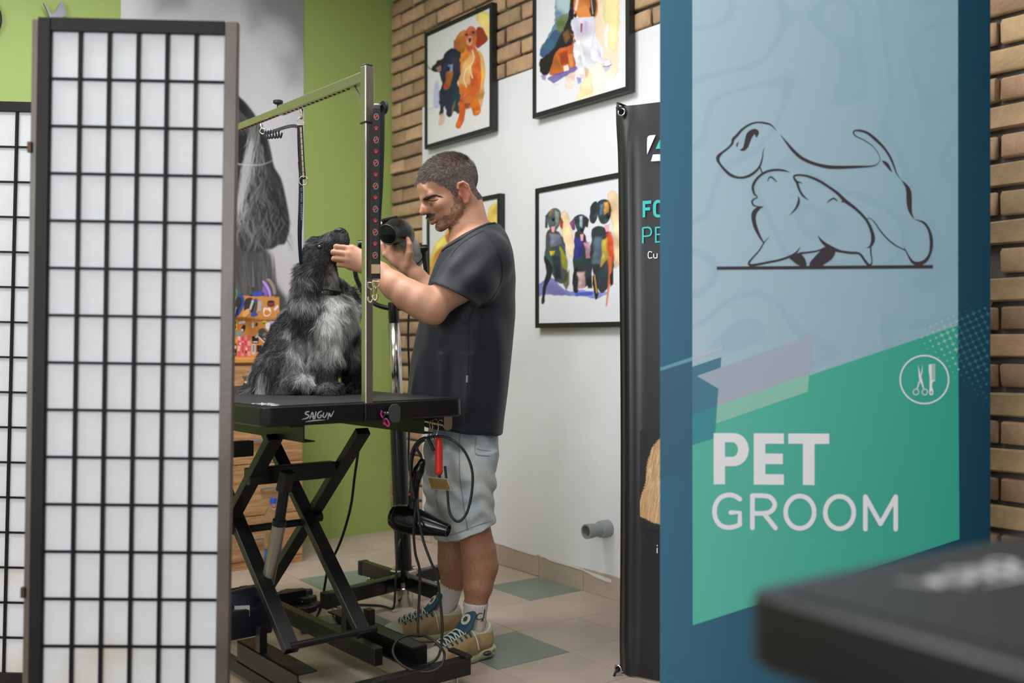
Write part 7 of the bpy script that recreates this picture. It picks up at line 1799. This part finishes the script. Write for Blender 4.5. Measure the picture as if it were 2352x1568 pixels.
# eyes, looking down under the lids
# ------------------------------------------------------------ T-shirt
m_tee = mat('navy_jersey', '#10151f', .66, bump=.12, bscale=1200, sheen=.06)
ts = SDF((-.40, 3.02, .66), (.06, 3.86, 1.50), .0042)
SHIRT = [(516, 1095, 1148, .08), (530, 1075, 1160, .12), (545, 1052, 1168, .155), (562, 1030, 1174, .18), (580, 1013, 1179, .195), (600, 1003, 1182, .20), (640, 987, 1184, .203), (700, 974, 1184, .203), (760, 960, 1181, .20), (830, 947, 1174, .198), (900, 938, 1166, .198), (960, 942, 1158, .198), (1020, 955, 1152, .198)]
loft(ts, SHIRT, DB, .0)
ts.cap(A3(1092, 592, 3.38), A3(1112, 598, 3.285), .098, .088, .03); ts.chain([A3(1112, 598, 3.285), A3(1078, 634, 3.225), A3(1038, 688, 3.175)], [.088, .089, .088], .03)
ts.cap(A3(1092, 592, 3.48), A3(1085, 600, 3.60), .098, .085, .03); ts.chain([A3(1085, 600, 3.60), A3(1052, 668, 3.65)], [.085, .080], .03)
# folds
x, y, z = ts.grid(); z0 = np.clip((Zd(640) - z) / .3, 0, 1)
fold = .007 * np.sin(x * 62 + z * 9 + 2.2 * np.sin(z * 7 + y * 5)) * np.exp(-((y - 3.24) / .12) ** 2) * z0 + .006 * np.sin((x * .55 + z) * 46 + y * 8) * np.exp(-(((x + .12) / .1) ** 2 + ((z - 1.2) / .12) ** 2)) + .006 * np.sin((x * 1.0 - z * .9) * 52) * np.exp(-(((x + .16) / .09) ** 2 + ((z - 1.30) / .07) ** 2))
fold = fold + .006 * np.sin(y * 40 + z * 6) * np.exp(-((x + .30) / .10) ** 2) * z0
ts.d = (ts.d + fold).astype(np.float32)
# sleeve ends
sdir = A3(1046, 686, 3.185) - A3(1085, 636, 3.23); 
def cut_local(s, c, nrm, rad, keepout=0.0):
    """cut with a plane, only near c"""
    wn = s._win(np.array(c) - rad, np.array(c) + rad); sl, x, y, z = wn; nrm = np.array(nrm, float); nrm /= np.linalg.norm(nrm)
    e = (x - c[0]) * nrm[0] + (y - c[1]) * nrm[1] + (z - c[2]) * nrm[2]; rr = np.sqrt((x - c[0]) ** 2 + (y - c[1]) ** 2 + (z - c[2]) ** 2)
    s.d[sl] = np.where(rr < rad, np.maximum(s.d[sl], e), s.d[sl]).astype(np.float32)
nh = np.array([-(655 - 707), 0, -(1105 - 1000)], float); nh = np.array([-.442, -.1, -.897])
# the arm side of the hem line through (1000,655) and (1105,707), clear of the trunk
wn = ts._win((-.36, 3.02, 1.02), (-.02, 3.232, 1.30)); sl, x, y, z = wn; c0 = A3(1052, 681, 3.17); nh = nh / np.linalg.norm(nh)
e = (x - c0[0]) * nh[0] + (y - c0[1]) * nh[1] + (z - c0[2]) * nh[2]
trunk = SDF.like(ts); loft(trunk, SHIRT, DB, 0); td = trunk.d
sub = np.where(td[sl] > -.004, np.maximum(ts.d[sl], np.minimum(e, td[sl] + .004)), ts.d[sl]); ts.d[sl] = sub.astype(np.float32)
wn = ts._win((-.36, 3.63, 1.02), (-.02, 3.86, 1.30)); sl, x, y, z = wn; c1 = A3(1060, 660, 3.66); e = (x - c1[0]) * nh[0] + (z - c1[2]) * nh[2]
ts.d[sl] = np.where(td[sl] > -.004, np.maximum(ts.d[sl], np.minimum(e, td[sl] + .004)), ts.d[sl]).astype(np.float32)
# neckline and hem
ncp = A3(1136, 508, DB); ncf = A3(1016, 575, DB); dv = ncf - ncp; nn_ = np.array([dv[2], 0, -dv[0]]); nn_ = nn_ if nn_[2] > 0 else -nn_
ts.half(ncp, nn_)
ts.half(A3(1150, 1003, 3.33), np.array([-.15, 0, -1.0]))
ts.cap(HL(-36, -30, 0), A3(1082, 555, DB), .0635, .072, .012, 'sub'); ts.cap(HL(-10, -62, 0), A3(1052, 566, 3.42), .046, .055, .01, 'sub')
# hollow the hem and the sleeve ends
hol = SDF.like(ts)
loft(hol, [(a, b + 13, c - 13, e_ - .019) for a, b, c, e_ in SHIRT if a >= 830] + [(1060, 965, 1145, .19)], DB, 0); hol.cap(A3(1062, 656, 3.205), A3(1010, 720, 3.15), .073, .073, 0); hol.cap(A3(1060, 655, 3.645), A3(1030, 710, 3.68), .068, .068, 0)
zz_ = ts.grid()[2]; lowm = (zz_ < Zd(930)) | ((ts.grid()[1] < 3.225) & (zz_ < Zd(640, 3.2))) | (ts.grid()[1] > 3.64)
ts.d = np.where(lowm, np.maximum(ts.d, -hol.d), ts.d).astype(np.float32)
V2, F2 = ts.mesh(); V2 = smooth_mesh(V2, F2, 3, .5)
tee = np_mesh('t_shirt', V2, F2, m_tee, man, True)
N2 = vnormals(V2, F2)
from mathutils.bvhtree import BVHTree
def bvh(Vx, Fx): return BVHTree.FromPolygons([Vector(v) for v in Vx], [tuple(f) for f in Fx])
BT = bvh(V2, F2)
EYE_ = Vector((0, 0, H))
def cast(tree, px, py, lift=.001):
    d = Vector(((px - CX) / F, 1, -(py - CY) / F)).normalized(); h = tree.ray_cast(EYE_, d)
    return None if h[0] is None else h[0] + h[1] * (lift if h[1].dot(d) < 0 else -lift)
def on_surface(tree, pts, r_, name, m_, parent, n=6, lift=.0008, flat=1.0):
    q = [cast(tree, x, y, lift) for x, y in spline(pts, n)]; q = [a for a in q if a is not None]
    if len(q) > 1: return MB().tube(q, r_, 6, flat=flat).build(name, m_, parent, smooth=True)
# eyes looking down: the lids nearly shut, a dark line of lashes over the slit
for s_ in (-1, 1):
    eb = MB().ell(HL(79.5, 15, 31 * s_), np.array([12.0, 12.0, 12.0]) * HS, 18, 12).build('eye', mat('eye_white', '#8f7d74', .2), man, smooth=True)
    MB().ell(HL(84.0, 9.0, 31 * s_), np.array([3.6, 5.0, 4.6]) * HS, 14, 10).build('iris', m_eye, eb, smooth=True)
hm = inhead[Fq].all(1) & (hF[Fq].mean(1) > 40); uq, inv_ = np.unique(Fq[hm], return_inverse=True); BH = bvh(V[uq], inv_.reshape(-1, 4))
m_lash = mat('lash', '#1d1512', .6)
on_surface(BH, [(981, 457.5), (984.5, 459.6), (989.5, 461.0), (995, 460.8), (1001, 459.6), (1006.5, 457.2)], .0013, 'eyelashes', m_lash, man, 5, .0004)
BROW = [(971.5, 456), (976, 452.5), (984, 449.8), (993, 447.6), (1002, 447.2), (1010, 449.5), (1017, 454), (1010, 452.6), (1002, 451.2), (993, 452.6), (985, 456), (977, 459.5), (972, 459)]
rb_ = np.random.default_rng(40); bp = rb_.uniform((970, 446), (1018, 460), (6000, 2)); bp = bp[in_poly(bp[:, 0], bp[:, 1], BROW)][:620]
hits = [(cast(BH, x, y, 0), x) for x, y in bp]; hits = [(h, x) for h, x in hits if h is not None]
bq = np.array([h for h, x in hits]); bx = np.array([x for h, x in hits]); bn = np.array([BH.find_nearest(Vector(h))[1] for h in bq]); bn *= np.where(bn[:, 1:2] > 0, -1, 1); rise = np.clip((1000 - bx) / 28, -1, 1)[:, None]
bd_ = np.array([.9, -.1, .0]) + rise * np.array([0, 0, .45]); bd_ = bd_ - bn * (bd_ * bn).sum(1, keepdims=True)
strands('eyebrow', bq, bd_ + bn * .18 + rb_.normal(0, .14, (len(bq), 3)), rb_.uniform(.004, .008, len(bq)), np.full(len(bq), .0008), np.array([lin(t) for t in ('#2e231d', '#43342b', '#382b24')])[rb_.integers(0, 3, len(bq))], m_hair, man, 2, 0, 0, 0, 41)
# collar band round the neck opening, seams, side label
m_tee2 = mat('navy_rib', '#10131a', .6)
on_surface(BT, [(1137, 512), (1118, 516), (1100, 524), (1080, 535), (1060, 548), (1040, 560), (1024, 570), (1016, 576)], .004, 'collar', m_tee2, tee, 5, 0)
on_surface(BT, [(1112, 530), (1128, 548), (1144, 575), (1152, 605), (1152, 640), (1140, 670), (1125, 690)], .0012, 'seam', m_tee2, tee)
on_surface(BT, [(1110, 530), (1080, 546), (1060, 560), (1045, 575), (1035, 590)], .0012, 'seam', m_tee2, tee)
on_surface(BT, [(1003, 650), (1030, 662), (1060, 676), (1085, 690), (1101, 701)], .0010, 'hem_stitch', m_tee2, tee)
on_surface(BT, [(1077, 735), (1076, 800), (1074, 860), (1072, 930), (1070, 990)], .0011, 'seam', m_tee2, tee)
on_surface(BT, [(990, 976), (1040, 985), (1080, 990), (1120, 993), (1150, 994)], .0010, 'hem_stitch', m_tee2, tee)
ql = [cast(BT, x, y, .0016) for x, y in ((1071, 862), (1075, 862), (1074.5, 878), (1070.5, 878))]
if all(a is not None for a in ql): MB().add(ql, [(0, 1, 2, 3)]).build('side_label', mat('grey_label', '#9a9c98', .6), tee, fix=False)

# ------------------------------------------------------------ denim shorts
m_den = mat('pale_denim', (.5, .5, .5), .85, attr=True, bump=.25, bscale=900)
dn = SDF((-.36, 3.10, .28), (.0, 3.80, .82), .0042)
loft(dn, [(960, 990, 1140, .150), (985, 985, 1142, .155), (1012, 976, 1147, .170), (1045, 974, 1145, .188), (1085, 978, 1140, .19)], 3.43, 0)
loft(dn, [(1035, 990, 1141, .085), (1060, 986, 1142, .098), (1110, 996, 1138, .100), (1160, 1010, 1135, .100), (1200, 1022, 1137, .102), (1260, 1034, 1142, .104)], 3.335, .012)
loft(dn, [(1050, 972, 1105, .10), (1110, 971, 1100, .095), (1160, 976, 1096, .096), (1200, 988, 1096, .096), (1260, 1004, 1098, .096)], 3.545, .012)
x, y, z = dn.grid()
dn.d = (dn.d + .0045 * np.sin(z * 95 + x * 30 + 2 * np.sin(x * 40 + y * 20)) * np.exp(-((z - .52) / .10) ** 2) + .003 * np.sin((x + z * .7) * 80 + y * 12) + .0035 * np.sin(x * 60 - z * 40 + y * 10) * np.exp(-((z - .40) / .06) ** 2)).astype(np.float32)
hn = np.array([-.33, 0, -1.0]); 
wn = dn._win((-.4, 3.0, .2), (.1, 3.44, .9)); sl, x, y, z = wn; c0 = A3(1082, 1223, 3.3); e = ((x - c0[0]) * .36 + (z - c0[2]) * -1.0) / 1.063
dn.d[sl] = np.maximum(dn.d[sl], e).astype(np.float32)
wn = dn._win((-.4, 3.445, .2), (.1, 3.9, .9)); sl, x, y, z = wn; c0 = A3(1035, 1232, 3.55); e = -(z - c0[2]); dn.d[sl] = np.maximum(dn.d[sl], e + 0 * x + 0 * y).astype(np.float32)
ho = SDF.like(dn); loft(ho, [(1150, 1019, 1125, .086), (1270, 1046, 1131, .090)], 3.335, 0); loft(ho, [(1150, 987, 1086, .083), (1270, 1017, 1087, .083)], 3.545, 0)
dn.d = np.where(dn.grid()[2] < Zd(1188), np.maximum(dn.d, -ho.d), dn.d).astype(np.float32)
V3, F3 = dn.mesh(); V3 = smooth_mesh(V3, F3, 2)
n1 = vnoise(V3, 9, 4, 3); n2 = vnoise(V3 * np.array([1, 1, 3.0]), 30, 5, 3); base_c = np.array(lin('#a9b4b6')); w_ = np.clip(.5 + .55 * n1 + .25 * n2, 0, 1)[:, None]
c3 = np.array(lin('#93a2ab')) * (1 - w_) + np.array(lin('#c3c4bc')) * w_
hemz = np.exp(-((V3[:, 2] - (Zd(1223, 3.3) + (V3[:, 0] - Xd(1082, 3.3)) * .36)) / .012) ** 2) * (V3[:, 1] < 3.44); c3 = c3 * (1 - .5 * hemz[:, None]) + np.array(lin('#c9d6dc')) * .5 * hemz[:, None]
shorts = np_mesh('shorts', V3, F3, m_den, man, True, c3)
BS = bvh(V3, F3); m_seam = mat('denim_seam', '#7d92a0', .85); m_fray = mat('frayed_cotton', '#d8d8d2', .9)
on_surface(BS, [(1056, 985), (1055, 1040), (1056, 1090), (1062, 1140), (1070, 1190), (1074, 1218)], .0016, 'side_seam', m_seam, shorts)
on_surface(BS, [(1033, 1229), (1055, 1222), (1080, 1212), (1105, 1203), (1131, 1194)], .0014, 'hem_stitch', m_seam, shorts)
on_surface(BS, [(1092, 1006), (1091, 1025), (1093, 1042), (1110, 1046), (1124, 1046)], .0014, 'pocket_seam', m_seam, shorts); on_surface(BS, [(1094, 1030), (1110, 1034), (1128, 1036)], .0012, 'pocket_seam', m_seam, shorts)
rg = random.Random(4)
for k in range(9): 
    x0 = 1002 + rg.uniform(-5, 6); y0 = 1128 + rg.uniform(-4, 10); on_surface(BS, [(x0, y0), (x0 + rg.uniform(-3, 3), y0 + 14), (x0 + rg.uniform(-4, 4), y0 + rg.uniform(22, 36))], .0007, 'frayed_thread', m_fray, shorts, 3, .0015)

# ------------------------------------------------------------ socks
m_sock = mat('white_sock', '#cfc3bd', .9, bump=.3, bscale=500)
def sock(pts, rs, name):
    q = [np.array(t) for t in spline(pts, 6)]; rr = np.interp(np.linspace(0, 1, len(q)), np.linspace(0, 1, len(rs)), rs); vs = []; n = 72; m = len(q)
    for i, c in enumerate(q):
        d = Vector(q[min(i + 1, m - 1)] - q[max(i - 1, 0)]).normalized(); xx = Vector((1, 0, 0)); xx = (xx - d * xx.dot(d)).normalized(); yy = d.cross(xx)
        for k in range(n):
            t = 2 * math.pi * k / n; r_ = rr[i] * (1 + .022 * math.cos(t * 24)) + (.0015 if i in (1, 2, 3) else 0); vs.append(Vector(c) + xx * (r_ * math.cos(t)) + yy * (r_ * math.sin(t)))
    fs = [(i * n + k, i * n + (k + 1) % n, (i + 1) * n + (k + 1) % n, (i + 1) * n + k) for i in range(m - 1) for k in range(n)]
    return MB().add(vs, fs).build(name, m_sock, man, smooth=True), vs, fs
s1, sv1, sf1 = sock([P(1093, 1382, LD), P(1091, 1405, LD), P(1088, 1430, LD), P(1084, 1455, LD), P(1078, 1475, LD - .01)], [.0398, .0392, .0388, .0405, .043], 'sock')
s2, _, _ = sock([P(1038, 1339, FD2), P(1032, 1362, FD2), P(1024, 1388, FD2), P(1014, 1412, FD2), P(1004, 1430, FD2 - .01)], [.0405, .0400, .0395, .0405, .043], 'sock')
BK = bvh(sv1, sf1); m_logo = mat('black_knit', '#17171c', .9)
on_surface(BK, [(1108, 1409), (1102, 1408), (1096, 1412), (1094, 1418), (1098, 1422), (1108, 1420)], .0013, 'sock_lettering', m_logo, s1, 4, .0012); on_surface(BK, [(1113, 1399), (1112, 1405), (1110, 1416), (1107, 1426)], .0016, 'sock_lettering', m_logo, s1, 4, .0012); on_surface(BK, [(1104, 1426), (1110, 1425)], .0008, 'sock_lettering', m_logo, s1, 2, .0012)

# ------------------------------------------------------------ trainers
def shoe(heel, ang, label):
    """trainer in its own frame: x from heel to toe, y across, z up"""
    t_ = Matrix.Translation(heel) @ Matrix.Rotation(ang, 4, 'Z'); R3 = np.array(t_); fwd = lambda q: np.asarray(q) @ R3[:3, :3].T + R3[:3, 3]
    up_ = SDF((-.03, -.075, -.005), (.32, .075, .16), .003)
    up_.chain([(.04, 0, .05), (.10, 0, .05), (.18, .003, .040), (.245, .004, .028), (.275, .004, .022)], [.038, .040, .041, .037, .024], .02)
    up_.chain([(.035, 0, .06), (.045, 0, .10)], [.038, .034], .02); up_.chain([(.10, 0, .075), (.13, 0, .065), (.19, .0, .045)], [.034, .034, .034], .02)
    up_.ell((.02, 0, .085), (.022, .03, .035), None, .015)
    up_.cap((.05, 0, .115), (.045, 0, .17), .036, .036, .008, 'sub'); up_.cap((.07, 0, .13), (.02, 0, .16), .032, .03, .008, 'sub'); up_.half((0, 0, .018), (0, 0, -1))
    v_, f_ = up_.mesh(); v_ = smooth_mesh(v_, f_, 2); c = np.tile(np.array(lin('#a48a5f')), (len(v_), 1))
    def t(m, col): 
        nonlocal c
        m = np.clip(m, 0, 1)[:, None]; c = c * (1 - m) + np.array(lin(col)) * m
    x, y, z = v_.T; wv = np.sin(x * 90 + z * 60) * .5 + .5; t((wv > .72) * .45 * (z < .075), '#8a7248'); t((x > .215) * 1.0, '#b9b6a0'); t(((x > .10) & (x < .225) & (np.abs(y) < .022) & (z > .05)) * 1.0, '#1f4a5c'); t(((z > .088) & (x < .1)) * .95, '#b4b7a0'); t(((x < .05) & (z > .10)) * .6, '#c9cbb8')
    up_o = np_mesh('trainer', fwd(v_), f_, mat('trainer_upper', (.5, .4, .3), .55, attr=True, bump=.25, bscale=700), man, True, c, label=label)
    so = SDF((-.04, -.075, -.01), (.33, .075, .06), .003)
    so.chain([(.028, 0, .016), (.10, 0, .014), (.20, .004, .013), (.262, .005, .017), (.288, .005, .026)], [.040, .036, .040, .034, .018], .015, flat=((0, 0, 1), .62))
    so.ell((.035, 0, .026), (.055, .044, .018), None, .01); so.half((0, 0, 0), (0, 0, -1))
    for sy in (-1, 1):
        for cx_, rx in ((.045, .020), (.012, .010), (.205, .022)): so.ell((cx_, .046 * sy, .021), (rx, .014, .0085), None, .002, 'sub')
    v_, f_ = so.mesh(); v_ = smooth_mesh(v_, f_, 2); np_mesh('sole', fwd(v_), f_, mat('pale_sole', '#a9ab84', .5), up_o, True)
    for sy in (-1, 1):
        for cx_, rx in ((.045, .018), (.205, .019)): MB().ell(t_ @ Vector((cx_, .036 * sy, .021)), (rx, rx * .5, .007), 14, 8).build('air_window', mat('dark_air_unit', '#2c3230', .2), up_o, smooth=True)
    # tongue with a round badge, laces
    tg = SDF((.02, -.05, .06), (.16, .05, .17), .003); tg.chain([(.088, 0, .138), (.106, 0, .115), (.135, 0, .093)], [.029, .030, .024], .01, flat=((.75, 0, .66), .32)); v_, f_ = tg.mesh(); np_mesh('tongue', fwd(smooth_mesh(v_, f_, 2)), f_, mat('teal_tongue', '#1c4658', .7), up_o)
    n_ = Vector((.78, 0, .62)).normalized(); Mb = t_ @ Matrix.Translation(Vector((.094, 0, .130)) + n_ * .010) @ n_.to_track_quat('Z', 'Y').to_matrix().to_4x4()
    MB().lathe([(.0195, 0), (.019, .002), (0, .0024)], Mb, 22).build('badge', mat('pale_badge', '#c3c2ad', .5), up_o, autosmooth=40)
    MB().lathe([(.0085, .0024), (.0105, .0032), (.0105, .0034), (.008, .0036), (.0075, .0028)], Mb, 6).build('badge_mark', mat('dark_green_mark', '#2f4a3f', .5), up_o)
    bt_ = bvh(fwd(up_.mesh()[0]), up_.mesh()[1]) ; m_lace = mat('pale_lace', '#c9c8b8', .8)
    def L(x, y, lift=.004):
        o_ = t_ @ Vector((x, y * .9, .2)); d_ = (t_ @ Vector((x, y, 0))) - (t_ @ Vector((x, y * .9, .2))); h = bt_.ray_cast(o_, d_.normalized()); return (h[0] + Vector((0, 0, lift))) if h[0] is not None else t_ @ Vector((x, y, .1))
    for k in range(6):
        xa, xb = .112 + k * .019, .126 + k * .019
        for s_ in (-1, 1): MB().tube(spline([L(xa, -.030 * s_), L((xa + xb) / 2 - .002, -.012 * s_, .006), L((xa + xb) / 2 + .002, .012 * s_, .006), L(xb, .030 * s_)], 3), .0024, 6).build('lace', m_lace, up_o, smooth=True)
        for s_ in (-1, 1): MB().tube([L(xa, .030 * s_), L(xa - .004, .038 * s_, .002)], .003, 6).build('lace_loop', mat('teal_tongue'), up_o, smooth=True)
    for s_ in (-1, 1): MB().tube(spline([L(.112, .02 * s_, .008), L(.10, .036 * s_, .012), t_ @ Vector((.095, .05 * s_, .075)), t_ @ Vector((.09, .052 * s_, .045))], 4), .0022, 6).build('lace', m_lace, up_o, smooth=True)
    return up_o
h1 = Fl(1124, 1503); shoe(Vector((h1.x, h1.y, .001)), math.radians(222), 'nearer tan and teal trainer')
h2 = Fl(1058, 1462); shoe(Vector((h2.x, h2.y - .0, .001)), math.radians(196), 'farther tan and teal trainer')
